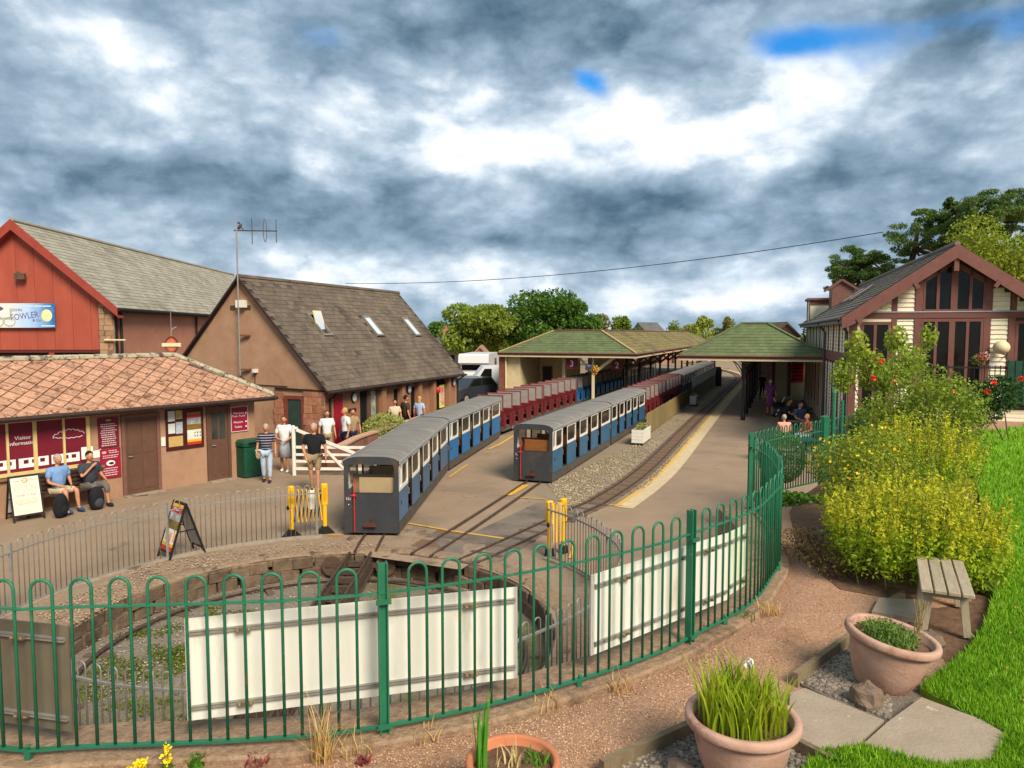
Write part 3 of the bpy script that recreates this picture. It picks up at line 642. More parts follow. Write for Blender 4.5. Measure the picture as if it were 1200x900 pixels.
def saloon(a, b, label, group, num=None, front='board', W=1.14, bays=5, blue=None, first_wide=True, H=1.66):
    a = Vector((a[0],a[1],0)); b = Vector((b[0],b[1],0)); Lc = (b-a).length; t = (b-a).normalized(); rz = atan2(t.y,t.x)-pi/2
    blue = blue or cblue
    r_ = thing('railway_carriage', label, 'train carriage', a, rz, group); w = W/2; zs = H-.10; z0 = .07; zf = .30; zw = .93
    q = MB(); q.box(-w,w,.02,Lc-.02,z0,zf); part(q, 'underframe', cunder, r_)
    q = MB(); q.box(-w+.04,w-.04,.05,Lc-.05,zf,zf+.02); part(q, 'floor', ironm, r_)
    P = arcroof(w, zs, H); q = MB(); n = len(P)
    vs = [(x,-.0,z) for x,z in P]+[(x,Lc,z) for x,z in P]; q.add(vs, [(i,i+1,n+i+1,n+i) for i in range(n-1)])
    Pi = [(x*.97, z-.03) for x,z in P]; vs = [(x,0.0,z) for x,z in Pi]+[(x,Lc,z) for x,z in Pi]; q.add(vs, [(n+i,n+i+1,i+1,i) for i in range(n-1)])
    part(q, 'roof', croof, r_, False)
    for k in range(1, 7):                                   # roof seams
        y = Lc*k/7; q = MB(); q.tube([(x, y, z+.002) for x, z in P[1:-1]], .008, 4); part(q, 'roof_seam', croof, r_)
    q = MB(); 
    for s_ in (-1,1): q.box(s_*(w+.03)-.012, s_*(w+.03)+.012, 0, Lc, zs-.055, zs+.01)
    part(q, 'roof_gutter', mat('roof_edge','8c8d8f','9c9c9b',s=4,r=.5), r_)
    # grey end frames
    for ye, nm in ((0, 'end_panel'), (Lc-.04, 'end_panel')):
        q = MB()
        plate(q, -w, w, z0, zs, -w+.09, w-.09, zw-.02, zs-.06, .07, ye, ye+.04, lambda a_, y_, z_: (a_, y_, z_))
        cap = [(x, z) for x, z in P[1:-1]]; q.ext([(x*.985, ye, z-.004) for x, z in cap]+[(w*.985, ye, zs-.0005), (-w*.985, ye, zs-.0005)], (0,.04,0))
        e = part(q, nm, cgrey, r_)
    q = MB(); q.box(-w+.13, w-.13, -.006, .0, zw-.035, zw-.022); part(q, 'window_sill', cgrey, r_)
    # side walls
    bay = (Lc-.1)/bays
    for s_ in (-1, 1):
        xo = s_*w; xi = s_*(w-.03)
        q = MB(); q.box(min(xo,xi), max(xo,xi), .04, Lc-.04, zs-.1, zs-.002); part(q, 'cant_rail', ccream, r_)
        y = .05
        for k in range(bays):
            gap = .46 if k < bays-1 else .06
            y1 = y+bay-gap
            bl = blue
            q = MB(); q.box(min(xo,xi), max(xo,xi), y+.005, y1, zf-.02, zw); part(q, 'side_panel', bl, r_)
            wins = [(y, y+.27), (y+.27, y1)] if k == 0 and first_wide else [(y, y1)]
            for wy0, wy1 in wins:
                q = MB(); plate(q, wy0, wy1, zw+.001, zs-.101, wy0+.045, wy1-.045, zw+.07, zs-.125, .06, 0, .034, lambda a_, y_, z_: (s_*(w+.004-y_), a_, z_)); part(q, 'window_frame', ccream, r_)
                q = MB(); q.box(s_*(w-.02)-.002, s_*(w-.02)+.002, wy0+.04, wy1-.04, zw+.06, zs-.12); part(q, 'pane', glassm, r_)
            if k < bays-1:
                q = MB(); q.box(min(xo,xi)+.002, max(xo,xi)-.002, y1+.002, y1+.03, zf, zs-.1); q.box(min(xo,xi)+.002, max(xo,xi)-.002, y1+gap-.03, y1+gap-.002, zf, zs-.1); part(q, 'door_post', ironm, r_)
            q = MB(); q.tube([(s_*(w+.004),y1-.06,zw-.1),(s_*(w+.03),y1-.06,zw-.1),(s_*(w+.03),y1-.06,zw-.22),(s_*(w+.004),y1-.06,zw-.22)],.009,5); part(q, 'door_handle', galv, r_)
            if k in (1,2,3):
                q = MB(); q.ell((s_*(w-.012), y1-.09, zw+.13), (.006,.02,.026), 8, 5); part(q, 'door_sticker', wht, r_)
            y += bay
    # seats
    sm = tanb if front == 'board' else woodb
    for k in range(bays):
        yy = .5+k*bay
        q = MB(); q.box(-w+.05, w-.05, yy, yy+.03, zf, 1.2 if k == 0 else 1.12); q.box(-w+.05, w-.05, yy+.031, yy+.32, .55, .6); q.box(-w+.05, w-.05, yy-.32, yy-.001, .55, .6); part(q, 'seat', sm, r_)
    q = MB(); q.box(-w+.30, w-.10, .09, .12, zw-.04, zw+.28); part(q, 'front_screen', sm, r_)
    # running gear
    for yy in (1.0, Lc-1.0):
        for dy in (-.28, .28):
            for s_ in (-1, 1):
                q = MB(); q.lathe([(0,-.02),(.15,-.02),(.15,.01),(.17,.01),(.17,.02),(0,.02)], 16, M=Matrix.Translation((s_*.2, yy+dy, .17)) @ Matrix.Rotation(pi/2, 4, 'Y')); part(q, 'wheel', ironm, r_)
        q = MB(); q.box(-.3,.3,yy-.4,yy+.4,.12,.169); part(q, 'bogie_frame', ironm, r_)
    q = MB(); q.box(-.12,.08,-.05,0,.2,.28); q.box(-.15,.11,-.075,-.05,.21,.27); q.box(-.0,.03,-.03,-.0,.28,.38); part(q, 'coupler', mat('rusty_iron','4b2a20','5e3a2c',s=14,r=.8), r_)
    q = MB(); q.box(-.05,.05,Lc,Lc+.12,.2,.28); part(q, 'coupler', MATS['rusty_iron'], r_)
    if num:
        q = MB(); q.tube([(-.35,-.04,.1),(-.35,-.04,1.0)], .013, 8); q.tube([(-.35,-.04,.98),(-.33,.02,1.1),(-.36,.03,1.2)], .012, 6); q.ell((-.36,-.045,.86),(.05,.03,.03),8,5); q.box(-.43,-.3,-.05,-.03,.84,.87)
        part(q, 'brake_lever', redp, r_)
        text(num, .085, wht, r_, face_m((-.475,-.004,.78),(1,0,0)), 'number')
        q = MB(); q.ell((-.475,-.003,.66),(.012,.003,.012),8,4); part(q, 'number_dot', wht, r_)
    q = MB(); q.box(w+.001, w+.006, .22, .27, .62, .70); part(q, 'latch', ironm, r_)
    return r_
rt = 'blue and grey saloon carriages'
saloon((-2.90,14.75), (-2.50,21.75), 'covered blue and grey carriage numbered 107 nearest the turntable', rt, '107', 'board', blue=mat('carriage_dull_blue','3f5e7c','49698a',s=2.5,r=.4,rnd=.08,c3='5a6670',s3=3,t3=.58,w3=.15))
saloon((-2.46,21.9), (-1.02,28.95), 'covered bright blue carriage behind the one numbered 107', rt, None, 'board', blue=cbrite)
c1 = saloon((.58,20.1), (.58+AX.x*7.15,20.1+AX.y*7.15), 'covered blue and grey carriage numbered 91 with varnished wooden screen inside', rt, '91', 'wood')
saloon((.58+AX.x*7.3,20.1+AX.y*7.3), (.58+AX.x*14.1,20.1+AX.y*14.1), 'covered blue carriage coupled behind the one numbered 91', rt, None, 'wood', first_wide=False)

# open coaches with tall partitions
def open_coach(a, Lc, lab, colr, label, group, nb=5, W=1.12, H=1.66):
    r_ = thing('open_carriage', label, 'train carriage', a, 0, group); w = W/2
    q = MB(); q.box(-w,w,0,Lc,.17,.36); part(q, 'underframe', cunder, r_)
    sp_ = Lc/nb
    for k in range(nb+1):
        y = min(k*sp_+.03, Lc-.05)
        q = MB(); q.box(-w,w,y,y+.03,.36,1.0); part(q, 'partition', colr, r_)
        q = MB(); plate(q, -w, w, 1.001, H, -w+.04, w-.04, 1.03, H-.04, .01, y, y+.03, lambda a_, y_, z_: (a_, y_, z_)); part(q, 'partition_frame', cred2 if colr is not cbrite else cunder, r_)
        q = MB(); q.box(-w+.035,w-.035,y+.01,y+.018,1.02,H-.03); q.box(-.008,.008,y+.005,y+.022,1.03,H-.04,0); part(q, 'partition_pane', cpane, r_)
        if k < nb:
            q = MB(); q.box(-w+.03,w-.03,y+.031,y+.33,.58,.62); part(q, 'seat', cunder, r_)
            q = MB(); q.box(-w+.03,w-.03,y+sp_-.32,y+sp_-.031,.58,.62); part(q, 'seat', cunder, r_)
            for s_ in (-1,1):
                q = MB(); q.box(s_*w-.015,s_*w+.015,y+.04,y+.36,.30,.86); part(q, 'seat_end', colr, r_)
                q = MB(); q.box(s_*w-.015,s_*w+.015,y+sp_-.36,y+sp_-.04,.30,.86); part(q, 'seat_end', colr, r_)
    for yy in (.9, Lc-.9):
        q = MB(); q.box(-.35,.35,yy-.4,yy+.4,.05,.169); part(q, 'bogie_frame', ironm, r_)
    return r_
og = 'open carriages with tall glazed partitions'
rd = open_coach((0,0,0), 5.9, '', cred, 'x', og); bd = open_coach((0,0,0), 5.9, '', cbrite, 'x', og)
def put(o, p, d, label):
    o.location = (p[0], p[1], 0); o.rotation_euler = (0,0,atan2(d[1],d[0])-pi/2); o['label'] = label
d1 = (Vector((3.9,42.6,0))-Vector((-.55,31.9,0))).normalized()
st = Vector((-.9,29.6,0)); d0 = (Vector((.9,35.0,0))-st).normalized()
put(rd, st, d0, 'maroon open carriage coupled behind the bright blue covered carriage')
c = copy_tree(rd); st2 = st+d0*6.1; put(c, st2, AX, 'second maroon open carriage from the blue covered carriage on the left track')
st3 = st2+AX*6.1; put(bd, st3, AX, 'blue-sided open carriage beyond the maroon ones on the left track')
c = copy_tree(bd); put(c, st3+AX*6.1, AX, 'farther blue-sided open carriage half in the shade of the island canopy')
t0 = Vector((.58,20.1,0))
for k, lb in enumerate(('maroon open carriage directly behind the covered train numbered 91', 'second maroon open carriage beside the wooden screen fence')):
    c = copy_tree(rd); put(c, t0+AX*(14.4+k*6.1), AX, lb)
for k, lb in enumerate(('dark saloon carriage at the far end of the maroon open carriages', 'far saloon carriage with pale roof near the end of the island platform', 'farthest saloon carriage at the end of the middle train')):
    c = copy_tree(bpy.data.objects['railway_carriage.003']); p = t0+AX*(26.9+k*7.05); put(c, p, AX, lb)
for k, lb in enumerate(('saloon carriage standing in shade under the island canopy', 'second saloon carriage in shade under the island canopy')):
    c = copy_tree(bpy.data.objects['railway_carriage.003']); p = st3+AX*(12.6+k*7.05); put(c, p, AX, lb)

# ------------------------------------------------------------ wooden screen fence and planters by the right train
ochre = mat('weathered_planks', '8c7a52', '77683f', s=5, r=.9, b=.3, rnd=.14, sc=(2,2,.5))
sf = thing('screen_fence', 'low weathered plank fence running beside the trains', 'fence', (5.45,29.2,0), PHI)
q = MB(); q.box(-.011,.011,0,.30,.05,.93); pm = q.mesh('plank', ochre)
for k in range(99): link('plank', pm, sf, (random.uniform(-.006,.006), k*.315, random.uniform(-.02,.02)))
for z_ in (.3,.75):
    q = MB(); q.box(-.06,-.012,0,31,z_-.04,z_+.04); part(q, 'rail', ochre, sf)
q = MB()
for k in range(16): q.box(.02,.07,16+k*.95,16.04+k*.95,.9,1.5)
rl = thing('metal_railing', 'pale metal railing standing along the far part of the plank fence', 'railing', (5.45,29.2,0), PHI)
for k in range(16):
    q = MB(); q.box(.02,.06,15+k,15.05+k,.0,1.55); part(q, 'post', galv, rl)
    if k < 15:
        q = MB(); 
        for j in range(1,6): q.box(.03,.05,15+k+j*.16,15.02+k+j*.16,.95,1.5)
        tag(part(q, 'bars', galv, rl), kind='stuff')
for z_ in (.96,1.52):
    q = MB(); q.box(.025,.055,15,30,z_-.02,z_+.02); part(q, 'rail', galv, rl)
def planter(px0, px1, py, dep, label, cnt):
    a = G(px0, py, 0); b = G(px1, py, 0); W = (b.x-a.x); r_ = thing('planter', label, 'planter', (a.x, a.y, 0), PHI, 'white wooden planters along the track'); h = .55*W/.6
    h = .6
    for k in range(4):
        for nm, bx in (('plank', (0,W,-.0,.025)), ('plank', (0,W,dep-.025,dep))):
            q = MB(); q.box(bx[0],bx[1],bx[2],bx[3],.1+k*.125,.1+k*.125+.118); part(q, nm, whitew, r_)
        for x in (0, W-.025):
            q = MB(); q.box(x+(.0005 if x else 0),x+.0245,.026,dep-.026,.1+k*.125,.1+k*.125+.118); part(q, 'plank', whitew, r_)
    for x in (.03, W-.07):
        for y in (.03, dep-.07):
            q = MB(); q.box(x,x+.04,y,y+.04,0,.62); part(q, 'leg', ironm, r_)
    q = MB(); q.box(.026,W-.026,.026,dep-.026,.5,.54); part(q, 'soil', soilm, r_)
    P = np.array([[rng.uniform(.05,W-.05), rng.uniform(.05,dep-.05), rng.uniform(.54,.54+.2)] for _ in range(cnt)])
    link('plants', leafmesh('plants', P, .06, mat('planter_leaves','6f7a3a','8a8246',s=4,r=.6,isl=.3)), r_)
planter(740, 754, 522, 1.5, 'white boarded planter on the ballast beside the plank fence', 400)
planter(808, 815, 476, 1.0, 'white planter farther along the plank fence', 200)
planter(836, 841, 452, .9, 'small white planter at the far end of the plank fence', 100)
# signals / kiosk on far platform
q = MB(); p = G(800+26,448,0)
# ------------------------------------------------------------ canopies
tileg = mat('green_shingle', '555f3e', '647049', s=3, r=.9, b=.3, isl=.14, c3='5a5840', s3=.5, t3=.55, w3=.2)
tilem = mat('mossy_shingle', '6b5f42', '7e7340', s=1.2, r=.95, b=.4, isl=.16, c3='5a4a35', s3=.45, t3=.5, w3=.15)
trim = mat('brown_trim', '6b4a3f', '785548', s=6, r=.6, rnd=.05)
creamt = mat('cream_trim', 'd9c9a2', 'cdbb92', s=6, r=.6)
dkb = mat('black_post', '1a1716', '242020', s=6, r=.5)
def slope_tiles(name, A, B, C_, D_, m, parent, course=.3, tw=.35, th=.02):
    """tile courses over the roof face A-B (eave) D-C (top), slightly lifted and overlapping: one joined part"""
    A, B, C_, D_ = map(Vector, (A,B,C_,D_)); n = (B-A).cross(D_-A).normalized()
    if n.z < 0: n = -n
    H = ((D_+C_)/2-(A+B)/2).length; rows = max(1, round(H/course)); q = MB()
    for r_ in range(rows):
        t0 = r_/rows; t1 = (r_+1)/rows
        l0 = A.lerp(D_, t0); r0 = B.lerp(C_, t0); l1 = A.lerp(D_, t1); r1 = B.lerp(C_, t1)
        k = max(1, round((r0-l0).length/tw)); off = .5*(r_%2)
        for j in range(k+1):
            u0 = max(0, (j-off)/k)+.0; u1 = min(1, (j+1-off)/k)-.012/k*8*.1
            if u1-u0 < .02/k: continue
            lift = n*(th+random.uniform(-.004,.004)); g = n*.003
            p0 = l0.lerp(r0,u0); p1 = l0.lerp(r0,u1); p2 = l1.lerp(r1,u1); p3 = l1.lerp(r1,u0)
            q.add([p0+lift,p1+lift,p2+g,p3+g,p0,p1],[(0,1,2,3),(4,5,1,0)])
    return tag(part(q, name, m, parent), kind='stuff')
def hip_canopy(root, e0, ez, W, Lc, inset, tz, m_front, m_side, rot):
    """truncated hip: front-left eave corner e0 in local frame (0,0), width W along x, length along y"""
    c = [(0,0,ez),(W,0,ez),(W,Lc,ez),(0,Lc,ez)]; t = [(inset,inset,tz),(W-inset,inset,tz),(W-inset,Lc-inset,tz),(inset,Lc-inset,tz)]
    q = MB(); q.add(c+t, [(0,1,5,4),(1,2,6,5),(2,3,7,6),(3,0,4,7),(4,5,6,7)]); r_ = part(q, 'roof', m_side, root)
    slope_tiles('shingles', c[0],c[1],t[1],t[0], m_front, r_); slope_tiles('shingles', c[1],c[2],t[2],t[1], m_side, r_, .35, .5); slope_tiles('shingles', c[3],c[0],t[0],t[3], m_side, r_, .35, .5)
    for a, b in ((0,0),(1,1)):
        q = MB(); q.bar(Vector(c[a])+Vector((0,0,.03)), Vector(t[b])+Vector((0,0,.04)), .16, .05); part(q, 'hip_tile', mat('hip_tiles','97805a','a58e68',s=5,r=.9) if m_side is tilem else m_front, r_)
    q = MB(); q.bar(Vector(t[0])+Vector((-.05,0,.04)), Vector(t[1])+Vector((.05,0,.04)), .2, .08); q.bar(Vector(t[1])+Vector((0,0,.041)), Vector(t[2])+Vector((0,0,.041)), .2, .08); q.bar(Vector(t[0])+Vector((0,0,.042)), Vector(t[3])+Vector((0,0,.042)), .2, .08); part(q, 'ridge_tile', trim if m_side is tilem else m_front, r_)
    q = MB()
    q.box(-.05,W+.05,-.06,-.001,ez-.16,ez+.0,0); q.box(W+.001,W+.06,-.06,Lc,ez-.16,ez,0); q.box(-.06,-.001,-.06,Lc,ez-.16,ez,0); part(q, 'fascia', trim, root)
    q = MB(); q.box(0,W,-.04,-.02,ez-.26,ez-.161); q.box(W+.02,W+.04,0,Lc,ez-.26,ez-.161); part(q, 'fascia_board', creamt, root)
    for a,b in (((-.05,-.1,ez-.03),(W+.05,-.1,ez-.03)), ((W+.1,-.1,ez-.03),(W+.1,Lc,ez-.03))):
        q = MB(); q.tube([a,b],.045,8); part(q, 'gutter', trim, root)
    q = MB(); q.box(.02,W-.02,.02,Lc-.02,ez-.05,ez-.01); part(q, 'ceiling', mat('canopy_soffit','4a3a30','57463a',s=3,r=.8), root)
# island canopy
ec = thing('island_canopy', 'long island platform canopy with green front slope and mossy brown sides', 'canopy', (-.78,42.6,0), PHI)
hip_canopy(ec, None, 3.07, 8.1, 46, 2.6, 4.32, tileg, tilem, 0)
creamw = mat('cream_wall', 'c2b288', 'cdbd94', s=2, r=.8, c3='a8976f', s3=1.2, t3=.58, w3=.2)
redbr = mat('red_brick', '7d4c3a', '8e5a45', s=5, r=.9, rnd=.15)
mort = mat('mortar', 'a08e76', r=.95)
q = MB(); q.box(.3,1.2,.4,4.0,0,2.86); q.box(.3,3.6,4.01,4.2,0,2.86); q.box(3.62,3.8,.9,4.2,0,2.86); part(q, 'wall', creamw, ec)
q = MB(); q.box(3.81,3.95,6,20,0,2.7); part(q, 'wall', creamw, ec)
q = MB(); q.box(-.1,.29,.3,1.2,0,2.9); bp = part(q, 'brick_pier', mort, ec)
q = MB(); q.box(-.095,.095,-.02,.02,-.033,.033); bm = q.mesh('brick', redbr)
for r_ in range(37):
    for k in range(2): link('brick', bm, bp, (-.0+k*.2+(.0 if r_%2 else .0), .285, .04+r_*.077))
for x, y, w_, h_ in ((1.45,4.0,.55,2.05),(2.9,4.0,.5,2.0)):
    q = MB(); q.box(x,x+w_,y-.02,y,0,h_); d_ = part(q, 'door', mat('dark_door','2e2a26','3b342d',s=4,r=.5), ec); q = MB(); q.box(x-.06,x,y-.035,y,0,h_+.06); q.box(x+w_,x+w_+.06,y-.035,y,0,h_+.06); q.box(x-.06,x+w_+.06,y-.035,y,h_+.001,h_+.061); part(q, 'door_frame', trim, ec)
q = MB(); q.tube([(.35,.25,0),(.35,.25,3)], .05, 8); part(q, 'downpipe', creamt, ec)
for k in range(11):
    y = .6+k*4.2
    x = 6.6 if k else 5.55
    q = MB(); q.box(x-.07,x+.07,y-.07,y+.07,0,2.9 if k else 1.95); part(q, 'post', creamt if k == 0 else dkb, ec)
    q = MB()
    q.bar((x,y,1.9),(x+1.25,y,2.85),.1,.16); q.bar((x,y,1.9),(x-.9,y,2.85),.1,.12); 
    if k == 0: q.bar((x,y,1.85),(x,y,2.9),.1,.1)
    part(q, 'bracket', creamt if k == 0 else trim, ec)
    if k: 
        q = MB(); q.box(x-.2,8.3,y-.05,y+.05,2.86,3.0); part(q, 'beam', trim, ec)
q = MB(); q.box(4.0,8.0,.3,.4,2.78,2.9); part(q, 'beam', creamt, ec)
for (px, py, n_) in ((670,426,'3'),(723,428,'2')):
    p = D(px, py, 41.5); r_ = thing('platform_sign', 'dark red platform sign with numeral 3, left of the flower basket' if n_ == '3' else 'dark red platform sign with numeral 2, right of the flower basket', 'sign', p, PHI*.4, 'platform number signs')
    q = MB(); q.box(-.33,.33,0,.04,-.3,.28); part(q, 'board', mat('sign_maroon','5e1a22','6a2028',s=3,r=.5), r_)
    text(n_, .5, wht, r_, face_m((0,-.004,-.02),(1,0,0)), 'numeral')
    q = MB()
    for x in (-.25,.25): q.box(x-.01,x+.01,.01,.03,.281,.6)
    part(q, 'hanger', ironm, r_)
def basket(p, s, label, cols, n=500):
    r_ = thing('hanging_basket', label, 'hanging basket', p)
    q = MB(); q.lathe([(.0,-s*.55),(s*.35,-s*.45),(s*.5,-s*.1),(s*.52,0),(0,0)], 12); part(q, 'bowl', soilm, r_)
    q = MB()
    for k in range(3): a = 2*pi*k/3; q.tube([(s*.45*cos(a), s*.45*sin(a), 0),(0,0,s*1.1)], .006, 4)
    part(q, 'chain', ironm, r_)
    P = ball_pts((0,0,-.02), (s*.75,s*.75,s*.6), n, .5)
    link('leaves', leafmesh('leaves', P, s*.16, mat('basket_leaves','4f6b2c','6b8038',s=5,r=.6,isl=.3)), r_)
    for nm, c_, off in cols:
        P = ball_pts((off[0]*s,off[1]*s,off[2]*s), (s*.45,s*.55,s*.45), n//3, .75)
        link('flowers', leafmesh('flowers', P, s*.15, mat('flower_'+nm, c_, r=.6, isl=.2), asp=.9), r_)
basket(D(694,432,40.2), .42, 'hanging basket of yellow and purple flowers at the end of the island canopy', [('yellow','e0b030',(.4,-.2,.0)),('purple','6a5aa0',(-.5,-.2,.1)),('orange','d07a30',(.2,-.3,-.4))], 600)

# station canopy
sc_ = thing('station_canopy', 'green shingled hipped canopy over the right-hand platform', 'canopy', (8.2,35.5,0), PHI)
hip_canopy(sc_, None, 3.12, 6.7, 34, 2.75, 4.66, tileg, tileg, 0)
for o_ in list(sc_.children):
    pass
for k in range(9):
    y = .35+k*3.1; x = 3.0; q = MB(); q.lathe([(.11,0),(.11,.25),(.075,.32),(.06,.5),(.055,2.3),(.08,2.35),(.08,2.45)], 12, c=(x,y,0)); part(q, 'post', dkb, sc_, True)
    q = MB()
    for s_ in (-1,1):
        q.tube([(x+s_*(.75-.7*cos(R(a))), y, 2.05+.85*sin(R(a))) for a in range(0,91,15)], .03, 6); q.tube([(x+s_*.1,y,2.2),(x+s_*.5,y,2.85)], .02, 5)
    part(q, 'bracket', dkb, sc_, True)
    q = MB(); q.box(0.1,6.6,y-.05,y+.05,2.9,3.03); part(q, 'beam', dkb, sc_)
# ------------------------------------------------------------ visitor building (left, hipped roof of diamond tiles)
render_m = mat('roughcast', 'a07b5f', 'ae8a6d', s=2.2, r=.95, b=.6, bs=70, c3='8a6a50', s3=.7, t3=.55, w3=.2)
diam = mat('diamond_tile', '9a6e56', 'bf967a', s=11, r=.95, b=.5, bs=30, rnd=.14, c3='73503f', s3=5, t3=.55, w3=.08)
diamb = mat('tile_underlay', '5a3c30', r=.95)
lichen = mat('lichen_ridge', '9d947c', 'b5ad94', s=9, r=.95, b=.6, c3='4c463a', s3=5, t3=.5, w3=.1)
darkgut = mat('dark_gutter', '2e211d', '3b2b25', s=6, r=.6)
browndoor = mat('brown_door', '5b4032', '654839', s=5, r=.6, rnd=.04)
maroon = mat('maroon_print', '6a1a28', '741f2e', s=2, r=.4)
printm = mat('pale_print', 'd0b6b4', r=.6)
EZ = 2.3
e1 = G(322, 465, EZ); e0 = G(0, 491, EZ); dv = (e1-e0).normalized(); rzv = atan2(dv.y, dv.x)
vb = thing('visitor_building', 'low rendered building with hipped roof of lichened pink diamond tiles', 'building', (e1.x, e1.y, 0), rzv)
# local x: 0 at right eave corner, negative to the left; y: away from the camera
LV = 12.0; hw = 1.97; rise = 1.22; ov = .42
slp = math.atan2(rise, hw)
q = MB(); q.box(-LV, -ov, ov, ov+.2, 0, EZ-.05); q.box(-ov-.2, -ov-.001, ov+.2005, 2*hw-ov, 0, EZ-.05); part(q, 'wall', render_m, vb)
q = MB(); A_=(-LV,0,EZ); B_=(0,0,EZ); C2=(-hw,hw,EZ+rise); D2=(-LV,hw,EZ+rise); B3=(0,2*hw,EZ); A3=(-LV,2*hw,EZ)
q.add([A_,B_,C2,D2,B3,A3],[(0,1,2,3),(1,4,2),(4,5,3,2)]); vr = part(q, 'roof', diamb, vb)
q = MB(); q.box(-LV,-.02,.02,2*hw-.02,EZ-.06,EZ-.04); part(q, 'soffit', trim, vb)
s_ = .215                                                      # half diagonal of a tile
q = MB(); g_ = .945; q.add([(-s_*g_,0,.004),(0,-s_*.93*g_,.022),(s_*g_,0,.004),(0,s_*.93*g_,-.006),(-s_*g_,0,-.02),(0,-s_*.93*g_,-.004),(s_*g_,0,-.02)],[(0,1,2,3),(4,5,1,0),(5,6,2,1)])
dm = q.mesh('tile', diam)
sl = math.hypot(hw, rise); cnt = 0
rows = int(sl/(s_*.93))
for r_ in range(0, rows+1):
    v_ = r_*s_*.93
    for k in range(60):
        u_ = -(.1+k*2*s_+(s_ if r_%2 else 0))
        if u_ > -v_*hw/sl-.12 or u_ < -9.6 or v_ < .1: continue
        if v_ > sl-.08 or cnt >= 300: continue
        y = v_*cos(slp); z = EZ+v_*sin(slp)+.02; cnt += 1
        link('tile', dm, vr, (u_, y, z), (slp+random.uniform(-.02,.02), random.uniform(-.02,.02), random.uniform(-.03,.03)))
q = MB()                                                        # eave course
for k in range(46):
    x = -k*.215-.02; q.add([(x,.02,EZ+.025),(x-.2,.02,EZ+.025),(x-.2,.22,EZ+.025+.2*math.tan(slp)),(x,.22,EZ+.025+.2*math.tan(slp)),(x,.02,EZ),(x-.2,.02,EZ)],[(1,0,3,2),(5,4,0,1)])
tag(part(q, 'eave_tiles', diam, vr), kind='stuff')
for a,b,nm in (((-LV,hw,EZ+rise+.03),(-hw,hw,EZ+rise+.03),'ridge'),((-hw,hw,EZ+rise+.03),(0,0,EZ+.05),'hip'),((-hw,hw,EZ+rise+.02),(0,2*hw,EZ+.05),'hip')):
    a = Vector(a); b = Vector(b); n_ = int((b-a).length/.36)
    for k in range(n_):
        p0 = a.lerp(b,k/n_); p1 = a.lerp(b,(k+.97)/n_); q = MB(); q.tube([p0,p1],[.085,.078],7); part(q, nm+'_tile', lichen, vr)
q = MB(); q.tube([(-LV,-.05,EZ-.03),(.05,-.05,EZ-.03)],.055,8); part(q, 'gutter', darkgut, vb)
q = MB(); q.box(-LV,0,-.01,.01,EZ-.1,EZ+.005); part(q, 'fascia', trim, vb)
def VX(px, off=ov):                # local x on the wall plane seen at photo column px
    u = (px-600)/FPX; o = Vector((e1.x,e1.y,0))+Vector((-dv.y,dv.x,0))*off
    dd = lambda x: o+dv*x
    lo, hi = -14, 2
    for _ in range(50):
        m_ = (lo+hi)/2; p = dd(m_)
        if p.x/(p.y*cos(PITCH)+2.7*sin(PITCH)) < u: lo = m_
        else: hi = m_
    return lo
yw = ov
# windows with maroon vinyl
x0 = VX(-20); x1 = VX(105)
ymb = mat('window_frame_cream', 'c9b070', 'd6c084', s=5, r=.6)
wn = MB(); wn.box(x0-.6,x1,yw-.012,yw-.001,1.0,2.14); wo_ = part(wn, 'window', maroon, vb)
pxs = [105, 76, 43, 10, -24]
for i, px in enumerate(pxs):
    x = VX(px); wd = .05 if i % 2 else .08; q = MB(); q.box(x-wd,x,yw-.05,yw-.0125,1.0,2.16); part(q, 'mullion', ymb, wo_)
q = MB(); q.box(x0-.6,x1,yw-.07,yw-.0125,.92,1.0); part(q, 'sill', ymb, wo_)
q = MB(); q.box(x0-.6,x1,yw-.045,yw-.0125,2.14,2.2); part(q, 'head', ymb, wo_)
q = MB(); q.box(x0-.6,x1+.3,yw-.09,yw-.001,.84,.90); part(q, 'string_course', mat('stone_sill','7d5f48','8a6b52',s=6,r=.9), vb)
text('Visitor\nInformation', .125, wht, wo_, face_m(((VX(13)+VX(41))/2+.0,yw-.016,1.72),(1,0,0)), 'lettering')
xa = VX(-20); xb = VX(98)                                       # white train along the bottom, cloud outline above
q = MB(); x = xa; k = 0
while x < xb-.55:
    q.box(x,x+.62,yw-.0135,yw-.0128,1.08,1.30,0); 
    for j in range(3): q.box(x+.1+j*.17,x+.2+j*.17,yw-.0145,yw-.0138,1.17,1.26,1)
    x += .68
q.box(x-.02,x+.25,yw-.0135,yw-.0128,1.1,1.4,0); q.box(x+.2,x+.5,yw-.0135,yw-.0128,1.1,1.28,0); q.box(x+.4,x+.44,yw-.0135,yw-.0128,1.28,1.5,0)
part(q, 'train_print', [wht, maroon], wo_)
q = MB(); pts = []
for k in range(40):
    t = k/39; pts.append((VX(62)+(VX(99)-VX(62))*t, yw-.016, 1.72+.13*sin(t*3)+.035*abs(sin(t*22))))
pts2 = [(VX(62)+(VX(97)-VX(62))*t, yw-.016, 1.70-.05*sin(t*2.5)+.02*abs(sin(t*18))) for t in [k/25 for k in range(26)]]
q.tube(pts, .008, 4); q.tube(pts2, .008, 4); part(q, 'smoke_print', wht, wo_)
